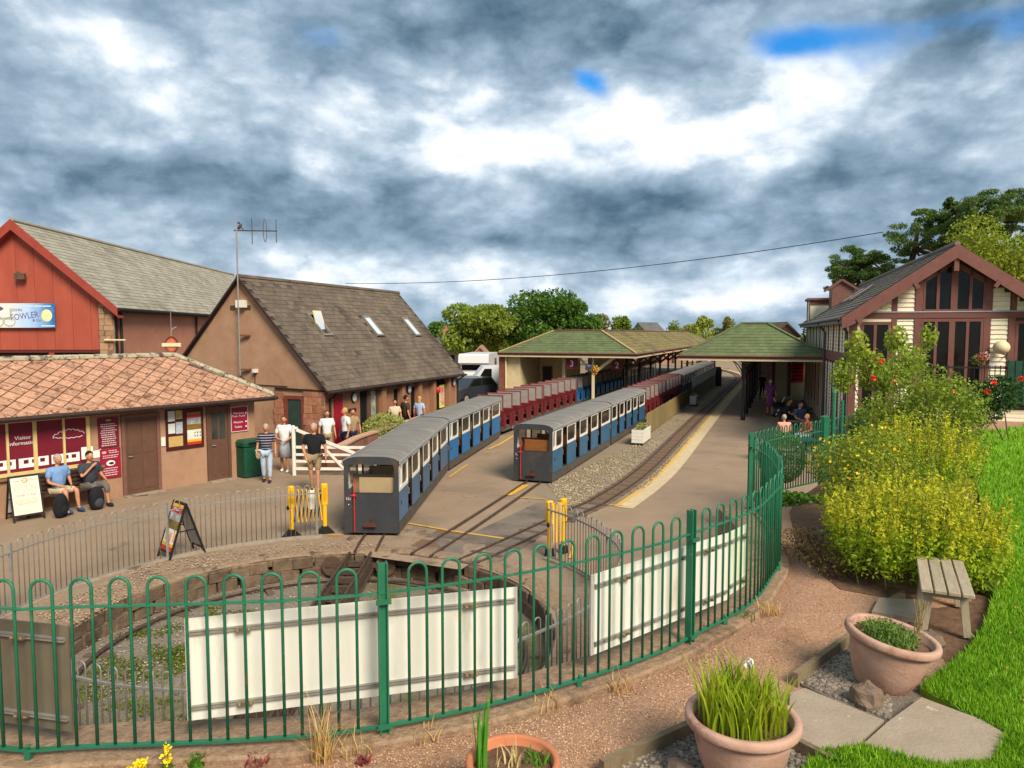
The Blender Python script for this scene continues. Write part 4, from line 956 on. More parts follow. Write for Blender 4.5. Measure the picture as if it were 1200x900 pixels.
# doors
def vdoor(pa, pb, h, glaz):
    xa, xb = VX(pa), VX(pb)
    q = MB(); q.box(xa,xb,yw-.02,yw-.001,.03,h); d_ = part(q, 'door', browndoor, vb)
    m_ = (xa+xb)/2
    for a_, b_ in ((xa+.07,m_-.03),(m_+.03,xb-.07)):
        for z0_, z1_ in (((.15,.95),(1.08,h-.1)) if not glaz else ((.15,1.05),)):
            q = MB(); q.box(a_,b_,yw-.03,yw-.0205,z0_,z1_); part(q, 'panel', browndoor, d_)
        if glaz: q = MB(); q.box(a_,b_,yw-.03,yw-.0205,1.2,h-.1); part(q, 'pane', mat('dim_pane','2c3030','41453f',s=3,r=.15,spec=.8), d_)
    q = MB(); q.box(xa-.09,xa-.001,yw-.05,yw-.001,0,h+.08); q.box(xb+.001,xb+.09,yw-.05,yw-.001,0,h+.08); q.box(xa-.0,xb+.0,yw-.05,yw-.001,h,h+.08); part(q, 'frame', trim if not glaz else browndoor, d_)
    q = MB(); q.tube([(xa+.06,yw-.03,1.02),(xa+.06,yw-.07,1.02),(xa+.16,yw-.07,1.02)],.012,6); part(q, 'handle', galv, d_)
    q = MB(); q.box(xa-.1,xb+.1,yw-.25,yw-.001,0,.028); part(q, 'step', concm, d_)
vdoor(146, 183, 2.02, False); vdoor(245, 266, 2.05, True)
# notice boards and poster signs
def vsign(nm, label, cat, pa, pb, za, zb, m, grp=None, fr=None):
    xa, xb = VX(pa), VX(pb); w_ = xb-xa
    o = vb.matrix_basis @ Vector((xa, yw, 0)) if False else Vector((e1.x,e1.y,0))+Matrix.Rotation(rzv,3,'Z') @ Vector((xa,yw,0))
    r_ = thing(nm, label, cat, (o.x,o.y,za), rzv, grp); q = MB(); q.box(0,w_,-.03,-.001,0,zb-za); part(q, 'board', m, r_)
    if fr:
        q = MB(); t_=.02; h=zb-za
        for bx in ((0,w_,0,t_),(0,w_,h-t_,h),(0,t_,t_,h-t_),(w_-t_,w_,t_,h-t_)): q.box(bx[0],bx[1],-.036,-.0305,bx[2],bx[3])
        part(q, 'border', fr, r_)
    return r_, w_, zb-za
def tlines(r_, w_, z0, z1, n, m=None, x0=.1, x1=.9, seed=1):
    rr = random.Random(seed); q = MB()
    for k in range(n):
        z = z1-(z1-z0)*(k+.5)/n; a_ = x0+rr.uniform(0,.1); b_ = x1-rr.uniform(0,.12); h = (z1-z0)/n*.42; x = a_
        while x < b_:
            l_ = rr.uniform(.05,.14); q.box(x*w_, min(x+l_,b_)*w_, -.0345,-.0312, z-h/2, z+h/2); x += l_+.025
    return tag(part(q, 'small_print', m or printm, r_), kind='stuff')
r1, w1, h1 = vsign('information_sign', 'dark maroon sign of small white print, upper of two beside the brown door', 'sign', 115, 139, 1.32, 2.08, maroon)
tlines(r1, w1, .03, .62, 11); q = MB(); q.ell((w1/2,-.032,.69),(.07,.003,.03),10,5); part(q, 'crest', mat('gold_print','b08a40',r=.5), r1)
r1, w1, h1 = vsign('information_sign', 'maroon sign with oval photo of a dark engine, lower of two beside the brown door', 'sign', 116, 140, .54, 1.29, mat('maroon_print2','8a2034','941f38',s=2,r=.4))
tlines(r1, w1, .05, .28, 4, seed=3); tlines(r1, w1, .5, .6, 2, seed=4); tlines(r1, w1, .62, .72, 2, x0=.35, seed=5)
q = MB(); q.ell((w1*.5,-.032,.38),(w1*.22,.004,.07),16,6); part(q, 'oval_picture', wht, r1); q = MB(); q.ell((w1*.53,-.036,.375),(w1*.13,.004,.035),12,6); part(q, 'engine_picture', ironm, r1)
q = MB(); q.ell((w1*.2,-.032,.66),(w1*.12,.004,.035),12,5); part(q, 'roundel', mat('pink_print','d9a09a',r=.5), r1)
r1, w1, h1 = vsign('direction_sign', 'maroon sign with white border pointing to train, museum and tickets', 'sign', 270, 290, 1.33, 2.07, MATS['maroon_print2'], fr=printm)
text('Main Line\nTrain Travel', .085, wht, r1, face_m((w1*.45,-.034,.50),(1,0,0))); text('Museum', .085, wht, r1, face_m((w1*.42,-.034,.28),(1,0,0))); text('Toilets', .085, wht, r1, face_m((w1*.42,-.034,.14),(1,0,0)))
q = MB(); q.box(w1*.84,w1*.92,-.035,-.031,.26,.3); part(q,'symbol',wht,r1); q = MB(); q.box(w1*.84,w1*.92,-.035,-.031,.12,.16); part(q,'symbol',wht,r1); q = MB(); q.ext([(w1*.84,-.035,.48),(w1*.93,-.035,.53),(w1*.87,-.035,.57)],(0,.003,0)); part(q,'symbol',wht,r1)
nb = [('notice_board','glazed notice board with small white notices, left of the pair', 194, 216, 0), ('notice_board','glazed notice board with red and yellow mountain poster, right of the pair', 216, 238, 1)]
nbf = mat('notice_frame','3c1712','4a201a',s=5,r=.5)
for nm, lb, pa, pb, v in nb:
    r_, w_, h_ = vsign(nm, lb, 'notice board', pa, pb, 1.03, 2.13, nbf, 'notice boards on the visitor building')
    if v == 0:
        q = MB()
        for x_, z_, ww, hh, m_ in ((.12,.72,.36,.28,0),(.52,.76,.36,.24,1),(.12,.42,.36,.27,0),(.52,.40,.36,.32,2),(.12,.09,.76,.28,3)):
            q.box(x_*w_,(x_+ww)*w_,-.0345,-.031,z_*h_,(z_+hh*.9)*h_,m_)
        part(q, 'notices', [mat('paper','cfcfc8','c0c4c4',s=14,r=.7), mat('paper_y','c9a04a','8c8a70',s=12,r=.7), mat('paper_b','b9c0c6','8c98a2',s=16,r=.7), mat('paper_t','c0a060','b09458',s=6,r=.7)], r_)
    else:
        q = MB()
        for z_, hh, m_ in ((.84,.06,4),(.76,.08,0),(.60,.16,1),(.46,.14,2),(.22,.24,3),(.16,.06,5),(.09,.07,0)):
            q.box(.12*w_,.86*w_,-.0345,-.031,z_*h_,(z_+hh)*h_,m_)
        part(q, 'poster', [mat('poster_red','b8322c',r=.6), mat('poster_grey','b9b9b4','85858a',s=9,r=.7), mat('poster_hills','8a6a28','5f5222',s=9,r=.7), mat('poster_white','d9d6cc','c6cdb8',s=8,r=.7), mat('poster_green','5c7040','b0563e',s=6,r=.7), mat('poster_yellow','e0a828',r=.6)], r_)
        q = MB()
        for k in range(6): q.box((.5+.14*(k%3))*w_,(.55+.14*(k%3))*w_,-.036,-.0346,(.28+.08*(k//3))*h_,(.32+.08*(k//3))*h_)
        part(q, 'pictograms', ironm, r_)
r1, w1, h1 = vsign('meter_box', 'small white box with dial on the wall left of the notice boards', 'box', 188, 193, 1.18, 1.42, whitew)

# ------------------------------------------------------------ slate-roofed building with antenna
SE = 2.3
s0_ = G(383, 459, SE); s1_ = G(545, 438, SE); ds = (s1_-s0_).normalized(); rzs = atan2(ds.y, ds.x)-pi/2
LS = (s1_-s0_).length; HW = 3.45; RZ_ = 3.78
sb = thing('slate_building', 'rendered building with steep dark slate roof and three skylights', 'building', (s0_.x,s0_.y,0), rzs)
slate = mat('slate', '5c5044', '6c5f50', s=3, r=.85, b=.35, bs=18, rnd=.16, c3='4a4038', s3=1.2, t3=.52, w3=.15)
slate2 = mat('slate_field', '5c5044', '6c5f50', s=1.2, r=.85, b=.35, bs=18, isl=.17, c3='473d34', s3=.55, t3=.5, w3=.15, sc=(1,1,.35))
sandq = mat('sandstone', '8c5a42', 'a5745a', s=6, r=.9, b=.5, rnd=.18)
rw_m = mat('roughcast_dark', '93684c', 'a07558', s=1.6, r=.95, b=.6, bs=60, c3='7c583f', s3=.6, t3=.54, w3=.2)
gx0 = -2*HW+.15; gx1 = -.32; gy = .14
q = MB(); sl_ = RZ_/HW
def roofz(x): return SE+RZ_*(1-abs(x+HW)/HW)-.06
q.ext([(gx0,gy,0),(gx1,gy,0),(gx1,gy,roofz(gx1)),(-HW,gy,roofz(-HW)),(gx0,gy,roofz(gx0))],(0,.25,0)); part(q, 'gable_wall', render_m, sb); q = MB(); q.ext([(gx0,LS-.4,0),(gx1,LS-.4,0),(gx1,LS-.4,roofz(gx1)),(-HW,LS-.4,roofz(-HW)),(gx0,LS-.4,roofz(gx0))],(0,.25,0))
part(q, 'gable_wall', render_m, sb)
q = MB(); q.box(gx1-.25,gx1,gy+.251,LS-.401,0,SE-.02); q.box(gx0,gx0+.25,gy+.251,LS-.401,0,SE-.02); part(q, 'side_wall', rw_m, sb)
q = MB(); q.add([(0,0,SE),(0,LS,SE),(-HW,LS,SE+RZ_),(-HW,0,SE+RZ_),(-2*HW,0,SE),(-2*HW,LS,SE)],[(0,1,2,3),(3,2,5,4)])
q.add([(0,0,SE-.07),(0,LS,SE-.07),(-HW,LS,SE+RZ_-.07),(-HW,0,SE+RZ_-.07),(-2*HW,0,SE-.07),(-2*HW,LS,SE-.07)],[(3,2,1,0),(4,5,2,3)])
sr = part(q, 'roof', mat('roof_felt','3c342c',r=.95), sb)
ssl = math.hypot(HW, RZ_); ang = atan2(RZ_, HW); nr_ = 25; cw = .35; ch = ssl/nr_
q = MB(); q.box(0,ch*1.28,-cw/2+.006,cw/2-.006,-.004,.013); sme = q.mesh('slate', slate)
rest = MB(); cnt = 0; nc = int(LS/cw)
skl = []                                                      # skylight positions (u along ridge, v up slope)
def SP(px, py):                                               # point on the right roof plane seen at a pixel
    Rm = Matrix.Rotation(rzs, 3, 'Z'); n_ = Rm @ Vector((sin(ang),0,cos(ang))); r3 = Vector(ray(px,py)); o = Vector((0,0,CZ)); p0 = Vector((s0_.x,s0_.y,SE))
    t = (p0-o).dot(n_)/r3.dot(n_); p = Rm.transposed() @ (o+r3*t-Vector((s0_.x,s0_.y,0))); return p.y, (p.z-SE)/sin(ang)
for (ta, tb, ba, bb) in (((361,368),(369,368),(379,395),(387,395)),((427,373),(431,373),(440,393),(448,394)),((472,375),(477,374),(484,393),(492,394))):
    u0, v1 = SP(*ta); u1, _ = SP(*tb); u2, v0 = SP(*ba); u3, _ = SP(*bb); uu = (u0+u1+u2+u3)/4; skl.append((uu, (v0+v1)/2, .55, 1.1))
for r_ in range(nr_):
    for k in range(-1, nc+1):
        y = (k+.5+(.5 if r_%2 else 0))*cw
        if y < .12 or y > LS-.16: continue
        v_ = r_*ch; 
        if any(abs(y-a) < w_/2+.05 and abs(v_+ch/2-b_) < l_/2 for a,b_,w_,l_ in skl): continue
        pos = (-v_*cos(ang)+.02*sin(ang), y, SE+v_*sin(ang)+.02*cos(ang))
        jit = random.uniform(-.012,.012)
        if y < 4.4 and cnt < 300 and r_ < 24:
            cnt += 1; link('slate', sme, sr, pos, (0, pi+ang*1-.035 if False else -(pi-ang)+.0, 0) if False else (0, ang-.055+pi, 0), (1,1,-1))
        else:
            M = Matrix.Translation(pos) @ Matrix.Rotation(ang-.055+pi, 4, 'Y') @ Matrix.Diagonal((1,1,-1,1)); rest.box(0,ch*1.28,-cw/2+.006,cw/2-.006,-.004,.013+jit*.3, M=M)
tag(part(rest, 'slates', slate2, sr), kind='stuff')
for k in range(24):
    q = MB(); y0_ = k*LS/24; q.tube([(-HW,y0_,SE+RZ_+.01),(-HW,y0_+LS/24-.01,SE+RZ_+.01)],.09,7); part(q, 'ridge_tile', slate, sr)
q = MB(); q.bar((.03,-.02,SE-.02),(-HW,-.02,SE+RZ_-.02),.05,.06); q.bar((-2*HW-.03,-.02,SE-.02),(-HW,-.02,SE+RZ_-.02),.05,.06); part(q, 'verge', darkgut, sb)
q = MB(); q.tube([(.06,0,SE-.04),(.06,LS,SE-.04)],.05,8); part(q, 'gutter', darkgut, sb)
def on_roof(u, v, h): return Matrix.Translation((-v*cos(ang)+h*sin(ang), u, SE+v*sin(ang)+h*cos(ang))) @ Matrix.Rotation(ang+pi, 4, 'Y') @ Matrix.Diagonal((1,1,-1,1))
skf = mat('skylight_frame','6f6a60','807a6e',s=5,r=.5); skg = mat('skylight_glass','b9c4cc','c9d2d8',s=1,r=.12,spec=.9)
for i, (u,v,w_,l_) in enumerate(skl):
    M = on_roof(u, v-l_/2, .02); q = MB()
    for bx in ((0,l_,-w_/2,-w_/2+.07),(0,l_,w_/2-.07,w_/2),(0,.08,-w_/2+.0705,w_/2-.0705),(l_-.1,l_,-w_/2+.0705,w_/2-.0705)): q.box(bx[0],bx[1],bx[2],bx[3],-.03,.07,M=M)
    sk = part(q, 'skylight', skf, sr)
    if i == 0:
        q = MB(); q.box(.06,l_-.06,-w_/2+.07,w_/2-.07,-.06,-.04,M=M); part(q, 'opening', roundel, sk)
        M2 = on_roof(u, v, .05) @ Matrix.Rotation(R(-26), 4, 'Y'); q = MB(); q.box(-l_/2+.03,l_/2-.03,-w_/2+.03,w_/2-.03,0,.03,M=M2); part(q, 'open_sash', creamp, sk); q = MB(); q.box(-l_/2+.1,l_/2-.1,-w_/2+.09,w_/2-.09,.031,.036,M=M2); part(q, 'pane', skg, sk)
    else:
        q = MB(); q.box(.081,l_-.101,-w_/2+.071,w_/2-.071,.03,.05,M=M); part(q, 'pane', skg, sk)
def TY(px):                                                    # local y on the right wall seen at px
    Rm = Matrix.Rotation(rzs,3,'Z'); lo, hi = -1, 14
    for _ in range(40):
        m_ = (lo+hi)/2; p = Vector((s0_.x,s0_.y,0))+Rm @ Vector((gx1,m_,0))
        if p.x/(p.y*cos(PITCH)+2.7*sin(PITCH)) < (px-600)/FPX: lo = m_
        else: hi = m_
    return lo
def wallbox(nm, pa, pb, z0_, z1_, x0_, x1_, m, parent=None):
    q = MB(); q.box(gx1+x0_, gx1+x1_, TY(pa), TY(pb), z0_, z1_); return part(q, nm, m, parent or sb)
wallbox('red_door', 391, 401, 0, 2.1, .002, .03, mat('red_door','8a1426','981a2e',s=4,r=.5)); tag(sb.children[-1], 'red door at the near end of the wall')
d_ = wallbox('doorway', 422, 429, 0, 2.1, .002, .02, roundel); wallbox('door', 429.2, 433, 0, 2.1, .002, .06, browndoor)
wallbox('window', 433.2, 439.5, .3, 2.05, .002, .03, mat('leaflet_window','3c6470','b9b48c',s=5,r=.3)); wallbox('door_post', 439.7, 442, 0, 2.1, .002, .07, browndoor)
for a_, b_ in ((442.5,447),(466,469.5),(486,489.5),(503,506)): wallbox('buttress', a_, b_, 0, 2.15, .002, .22, rw_m)
for a_, b_ in ((461.5,465.5),(481.5,485.5)): wallbox('window', a_, b_, .5, 2.0, .002, .012, roundel)
wallbox('shop_opening', 507, 521, 0, 2.15, .002, .012, roundel); wallbox('buttress', 521.5, 524, 0, 2.15, .002, .2, rw_m)
wallbox('poster', 514, 519.5, .9, 1.9, .03, .05, mat('poster_yellow_edge','e8d84a',r=.6)); wallbox('poster_sheet', 514.6, 518.9, 1.0, 1.8, .051, .055, mat('poster_redwhite','d8cfc8','b84038',s=7,r=.6))
q = MB(); q.ell((gx1+.15,TY(509.5),1.72),(.13,.13,.16),10,8); part(q, 'red_balloon', redp, sb, True)
for px in (414, 478.5, 531):
    q = MB(); q.ell((gx1+.06,TY(px),1.93),(.05,.13,.16),14,9); l_ = part(q, 'wall_lamp', mat('lamp_glass','cfd0cc',r=.3), sb, True)
    q = MB(); q.ell((gx1+.03,TY(px),1.93),(.045,.16,.19),14,9); part(q, 'bezel', ironm, l_, True)
q = MB(); q.box(gx1+.002,gx1+.02,TY(408),TY(418)-.05,1.42,1.56); npt = part(q, 'name_plate', mat('sign_maroon2','46222a',r=.5), sb)
for px in (385.5, 535):
    q = MB(); q.tube([(.05,TY(px),SE-.08),(gx1+.06,TY(px),SE-.3),(gx1+.06,TY(px),0)],.04,8); part(q, 'downpipe', darkgut, sb)
# gable wall details: local x seen at px on plane y=gy
def TX(px, yy=gy):
    Rm = Matrix.Rotation(rzs,3,'Z'); lo, hi = -9, 2
    for _ in range(40):
        m_ = (lo+hi)/2; p = Vector((s0_.x,s0_.y,0))+Rm @ Vector((m_,yy,0))
        if p.x/(p.y*cos(PITCH)+2.7*sin(PITCH)) < (px-600)/FPX: lo = m_
        else: hi = m_
    return lo
xa, xb = TX(338), TX(354)
q = MB(); q.box(xa,xb,gy-.02,gy-.001,0,2.0); dd_ = part(q, 'door', mat('dark_green_door','2b3a34','33443c',s=4,r=.5), sb)
q = MB(); q.box(xa-.14,xa-.001,gy-.05,gy-.001,0,2.12); q.box(xb+.001,xb+.08,gy-.05,gy-.001,0,2.12); q.box(xa,xb,gy-.05,gy-.001,2.0,2.12); part(q, 'frame', mat('oxide_frame','6e3426','7c4030',s=5,r=.7), dd_)
rr = random.Random(4)
for x_a, x_b in ((TX(323),xa-.16),(xb+.1,TX(383)-.03)):
    z = 0; row = 0
    while z < 2.2:
        h = rr.uniform(.16,.3); x = x_a+rr.uniform(-.05,.05)
        while x < x_b-.06:
            w_ = min(rr.uniform(.14,.34), x_b-x); q = MB(); q.bev(x+.005,x+w_-.005,0,.05,0,h-.01,.012); me = None
            q2 = MB(); M = Matrix.Translation((0,gy-.045-rr.uniform(0,.015),z)); q2.bev(x+.005,x+w_-.005,0,.04,0,h-.012,.01,M=M); part(q2, 'quoin_stone', sandq, sb); x += w_
        z += h; row += 1
for px, py in ((276,361),(294,361)):
    x = TX(px); z = D(px,py,25).z; q = MB(); q.box(x-.1,x+.1,gy-.012,gy-.001,z-.08,z+.08); part(q, 'vent', mat('vent_brown','4c3a26',r=.8), sb)
x = TX(288); q = MB(); q.box(x-.15,x+.18,gy-.2,gy-.001,5.05,5.3); part(q, 'alarm_box', whitew, sb)
x = TX(302); q = MB(); q.box(x-.06,x+.06,gy-.15,gy-.001,2.86,2.98); part(q, 'floodlight', whitew, sb); q = MB(); q.tube([(x-.05,gy-.03,2.85),(x-.05,gy-.03,2.45),(TX(338),gy-.03,2.42)],.015,5); part(q, 'cable', ironm, sb)
q = MB(); q.tube([(TX(324),gy-.05,2.36),(TX(383),gy-.05,2.3)],.03,6); part(q, 'pipe', ironm, sb)
# antenna pole
Rs = Matrix.Rotation(rzs,3,'Z'); px_ = TX(281.5,-.1); pb = Vector((s0_.x,s0_.y,0))+Rs @ Vector((px_,-.05,0))
an = thing('aerial_mast', 'tall thin mast with a yagi aerial fixed to the gable', 'aerial', (pb.x,pb.y,0))
top = D(281,270,pb.y).z; bot = D(283,440,pb.y).z
q = MB(); q.tube([(0,0,bot),(0,0,top+.05)],.028,8); part(q, 'mast', galv, an)
for z_ in (bot+.2, bot+1.35): q = MB(); q.box(-.02,.35,-.02,.1,z_-.03,z_+.03); part(q, 'bracket', mat('rust_bracket','6a4430',r=.8), an)
sca = pb.y/FPX
q = MB(); q.tube([(-3*sca,0,top),(47*sca,0,top-.02)],.022,6); part(q, 'boom', mat('aerial_metal','55504c','66605a',s=9,r=.5,met=.4), an)
for dx, a_, b_ in ((18,14,-16),(46,12,-14)):
    q = MB(); q.tube([(dx*sca,0,top+a_*sca),(dx*sca,0,top+b_*sca)],.016,6); part(q, 'element', MATS['aerial_metal'], an)
q = MB(); q.tube([((33+2*sin(t)*1.0)*sca-.0,0.0,top+13*cos(t)*sca) for t in [2*pi*k/24 for k in range(25)]],.013,5,cap=False); part(q, 'folded_dipole', MATS['aerial_metal'], an)
q = MB(); q.tube([(0,0,bot),(.15,-.02,bot-.15),(.12,-.02,bot-.4),(-.2,-.02,bot-.5)],.02,5); part(q, 'cable', ironm, an)
bd_ = thing('bird', 'small brown bird perched on the aerial boom', 'bird', (pb.x+4*sca,pb.y,top+.03))
q = MB(); M = Matrix.Rotation(R(-55),4,'Y'); q.ell((0,0,.1),(.12,.05,.055),12,8,M=M); q.ell((-.03,0,.22),(.045,.04,.04),10,7); q.add([(-.07,0,.235),(-.115,0,.22),(-.07,.012,.215),(-.07,-.012,.215)],[(0,1,2),(0,3,1),(2,1,3)]); q.add([(.04,-.02,.06),(.15,-.015,-.06),(.15,.015,-.06),(.04,.02,.06),(.08,0,.07)],[(0,1,2,3),(0,4,1),(3,2,4)]); part(q, 'body', mat('bird_brown','4a3c36','5d4c42',s=20,r=.8), bd_, True)

# ------------------------------------------------------------ big red-clad barn
BD = 30.0
ap = D(18,260,BD); ea = D(137,361,BD); dirb = Vector((-.059,1,0)).normalized(); rzb = atan2(dirb.y,dirb.x)-pi/2
wb = ea.x-ap.x; zb_ = ea.z; za_ = ap.z; LB = 27.5
bb = thing('barn', 'large building with red clad gable, stone corner and pale slate roof', 'building', (ap.x,BD,0), rzb)
redc = mat('red_cladding', '9a4836', 'a6523f', s=1.2, r=.5, rnd=.03, c3='b55a42', s3=.5, t3=.6, w3=.3, sc=(2,2,.5))
redt = mat('red_trim', '8e3b30', '984437', s=3, r=.5)
slb = mat('barn_slate', '8c8675', '9e9887', s=1.2, r=.85, b=.3, isl=.14, c3='7d7866', s3=.35, t3=.52, w3=.2)
xr = wb-.9                                                     # right end of the cladding
k_ = (za_-zb_)/wb
def bz(x): return za_-k_*abs(x)-.35
xs = [-5.2,-3.9,-2.6,-1.2,.15,1.05,1.95,2.85,xr]
xs = sorted([xr-.3]+[D(p,380,BD).x-ap.x for p in (-110,-85,-62,-40,-20,0,21,41.5,62,83)])
xs.append(xr)
zc0 = D(50,410,BD).z
for a_, b_ in zip(xs[:-1], xs[1:]):
    q = MB(); b2 = b_-.012
    pts = [(a_,.05,zc0),(b2,.05,zc0),(b2,.05,bz(b2))]+([(0,.05,bz(0))] if a_ < 0 < b2 else [])+[(a_,.05,bz(a_))]
    q.ext(pts,(0,.05,0)); part(q, 'cladding_panel', redc, bb)
q = MB(); q.ext([(-5,.101,0),(wb-.25,.101,0),(wb-.25,.101,bz(wb-.25)),(0,.101,bz(0)),(-5,.101,bz(5))],(0,.2,0)); part(q, 'gable_wall', mat('dark_void','2a201b',r=.9), bb)
q = MB(); q.box(-5,xr+.02,.0,.049,zc0-.12,zc0-.02); part(q, 'cladding_trim', mat('dark_red_trim','5a241c',r=.6), bb)
q = MB(); q.box(-5,xr,.02,.1,2.2,zc0-.35); part(q, 'shutter', mat('grey_shutter','8f8474','9a8f80',s=3,r=.6), bb); q = MB(); q.box(1.1,1.3,-.02,.099,2,zc0-.12); part(q, 'post', redt, bb)
# stone corner: irregular stones
rub = mat('rubble_stone', '97765a', 'ab8b6c', s=4, r=.95, b=.6, rnd=.2, c3='7c5a44', s3=2, t3=.55)
rr = random.Random(8); z = 1.8
q = MB(); q.box(xr+.03,wb-.28,.02,.1,0,zb_+.3); cs = part(q, 'stone_corner', mort, bb)
while z < zb_+.55:
    h = rr.uniform(.16,.3); x = xr+.03
    while x < wb-.3:
        w_ = min(rr.uniform(.16,.38), wb-.3-x+.02)
        if z+h < bz(x+w_)+.25:
            q = MB(); q.bev(x+.008,x+w_-.008,0,.06,0,h-.015,.015,M=Matrix.Translation((0,-.02-rr.uniform(0,.03),z))); part(q, 'stone', sandq if .45 < (x-xr)/(wb-xr) and rr.random() < .5 else rub, cs)
        x += w_
    z += h
q = MB(); q.box(wb-.55,wb-.3,.101,LB,0,zb_-.02); part(q, 'side_wall', mat('pink_render','a8715a','b47e66',s=1,r=.95,b=.3,c3='8a5a45',s3=.4,t3=.55,w3=.3), bb)
q = MB(); rt_ = .6
q.add([(wb,0-.3,zb_),(wb,LB,zb_),(0,LB,za_),(0,-.3,za_),(-wb*1.4,-.3,za_-k_*wb*1.4),(-wb*1.4,LB,za_-k_*wb*1.4)],[(0,1,2,3),(3,2,5,4)]); br_ = part(q, 'roof', mat('roof_felt2','4a463a',r=.9), bb)
slope_tiles('slates', (wb,-.3,zb_),(wb,LB,zb_),(0,LB,za_),(0,-.3,za_), slb, br_, .24, .42, .018)
q = MB(); q.tube([(0,-.3,za_+.03),(0,LB,za_+.03)],.1,7); part(q, 'ridge', slb, br_)
for s_ in (1,-1):
    q = MB(); e = (wb+.05) if s_ > 0 else wb*1.4
    q.ext([(0,-.36,za_+.06),(s_*e,-.36,za_+.06-k_*e),(s_*e,-.36,za_+.06-k_*e-.36),(0,-.36,za_+.06-.42)],(0,.06,0)); q.ext([(0,-.3,za_-.3),(s_*e,-.3,za_-.3-k_*e),(s_*e,-.3,za_-.36-k_*e),(0,-.3,za_-.36)],(0,.5,0)); part(q, 'bargeboard', redt, bb)
q = MB(); q.tube([(wb+.08,-.3,zb_-.05),(wb+.08,LB,zb_-.05)],.07,8); q.box(wb-.25,wb+.05,-.2,LB,zb_-.16,zb_-.1); part(q, 'gutter', ironm, bb)
for yy in (.5, 9.0): q = MB(); q.tube([(wb-.2,yy,zb_-.1),(wb-.2,yy,0)],.06,8); part(q, 'downpipe', ironm, bb)
q = MB(); p = D(131,400,BD).x-ap.x; q.tube([(p-.35,-.12,D(131,398.5,BD).z),(p+.5,-.12,D(131,398.5,BD).z)],.035,6); q.box(p-.3,p-.2,-.12,-.02,D(131,400,BD).z,D(131,397,BD).z); part(q, 'rusty_bracket', creamt, bb)
lx = D(26,324,BD); q = MB(); x = lx.x-ap.x; q.bev(x-.2,x+.2,-.25,-.05,lx.z-.13,lx.z+.13,.03); q.tube([(x-.2,0.02,lx.z+.2),(x,-.1,lx.z+.1)],.03,6); part(q, 'floodlight', mat('lamp_bronze','5a4a3a','6e5c48',s=6,r=.4,met=.3), bb)
# banner on the barn
p0 = D(-60,355.5,BD-.02); p1 = D(65,384,BD-.02)
bn = thing('banner', 'blue and white printed banner on the red cladded gable', 'banner', (p1.x,BD-.005,p1.z), rzb)
Wn = p1.x-p0.x; Hn = p0.z-p1.z
bmx = bpy.data.materials.new('banner_print'); bmx.use_nodes = True; t_ = bmx.node_tree; pr = t_.nodes['Principled BSDF']; pr.inputs['Roughness'].default_value = .5
tc_ = t_.nodes.new('ShaderNodeTexCoord'); sp_ = t_.nodes.new('ShaderNodeSeparateXYZ'); t_.links.new(tc_.outputs['Object'], sp_.inputs[0]); nz = t_.nodes.new('ShaderNodeTexNoise'); nz.inputs['Scale'].default_value = 2; t_.links.new(tc_.outputs['Object'], nz.inputs[0])
mm = t_.nodes.new('ShaderNodeMath'); mm.operation = 'MULTIPLY_ADD'; t_.links.new(nz.outputs[0], mm.inputs[0]); mm.inputs[1].default_value = .8; t_.links.new(sp_.outputs[0], mm.inputs[2])
mr_ = t_.nodes.new('ShaderNodeMapRange'); t_.links.new(mm.outputs[0], mr_.inputs[0]); mr_.inputs[1].default_value = -1.6; mr_.inputs[2].default_value = .3
rp = t_.nodes.new('ShaderNodeValToRGB'); t_.links.new(mr_.outputs[0], rp.inputs[0]); rp.color_ramp.elements[0].color = lin('dcd8cc'); rp.color_ramp.elements[1].color = lin('1f6aa8'); e = rp.color_ramp.elements.new(.5); e.color = lin('a9c6e6'); t_.links.new(rp.outputs[0], pr.inputs[0])
q = MB(); q.box(-Wn,0,-.03,0,0,Hn); part(q, 'sheet', bmx, bn)
pur = mat('purple_print','5a4578','6b5288',s=9,r=.5)
text('FOWLER', Hn*.36, pur, bn, face_m((-.95*Hn*1.0-.25,-.034,Hn*.47),(1,0,.13),(-.13,0,1)), sx=.8); text('JOHN', Hn*.16, mat('navy_print','2e3050',r=.5), bn, face_m((-1.5*Hn,-.034,Hn*.72),(1,0,0))); text('& Co', Hn*.16, MATS['navy_print'], bn, face_m((-.72*Hn,-.034,Hn*.3),(1,0,0)))
q = MB(); q.ell((-.32*Hn,-.032,Hn*.5),(Hn*.22,.006,Hn*.25),18,8); part(q, 'yellow_seal', mat('seal_print','e6dfae','d9cf90',s=9,r=.5), bn)
q = MB(); 
for bx in ((-1.3,-.85),(-.82,-.5),(-.47,-.14)): q.box(bx[0]*Hn,bx[1]*Hn,-.033,-.0305,Hn*.86,Hn*.91)
q.box(-.55*Hn,-.02*Hn,-.033,-.0305,Hn*.05,Hn*.1); part(q, 'strapline', mat('pale_blue_print','bcd6ea',r=.5), bn)
q = MB(); q.ell((-2.3*Hn,-.032,Hn*.78),(Hn*.28,.005,Hn*.1),14,6); part(q, 'purple_figure', pur, bn)
q = MB(); 
for c_, r_ in ((-2.35,.3),(-1.8,.22),(-2.9,.25)): q.tube([((c_+r_*cos(t))*Hn,-.033,(.25+r_*.8*sin(t))*Hn) for t in [2*pi*k/20 for k in range(21)]],.02,4)
q.box(-2.6*Hn,-1.7*Hn,-.033,-.0305,Hn*.33,Hn*.42); q.box(-1.78*Hn,-1.72*Hn,-.033,-.0305,Hn*.42,Hn*.8); part(q, 'engine_drawing', mat('grey_print','9da397','b0b4a8',s=9,r=.6), bn)
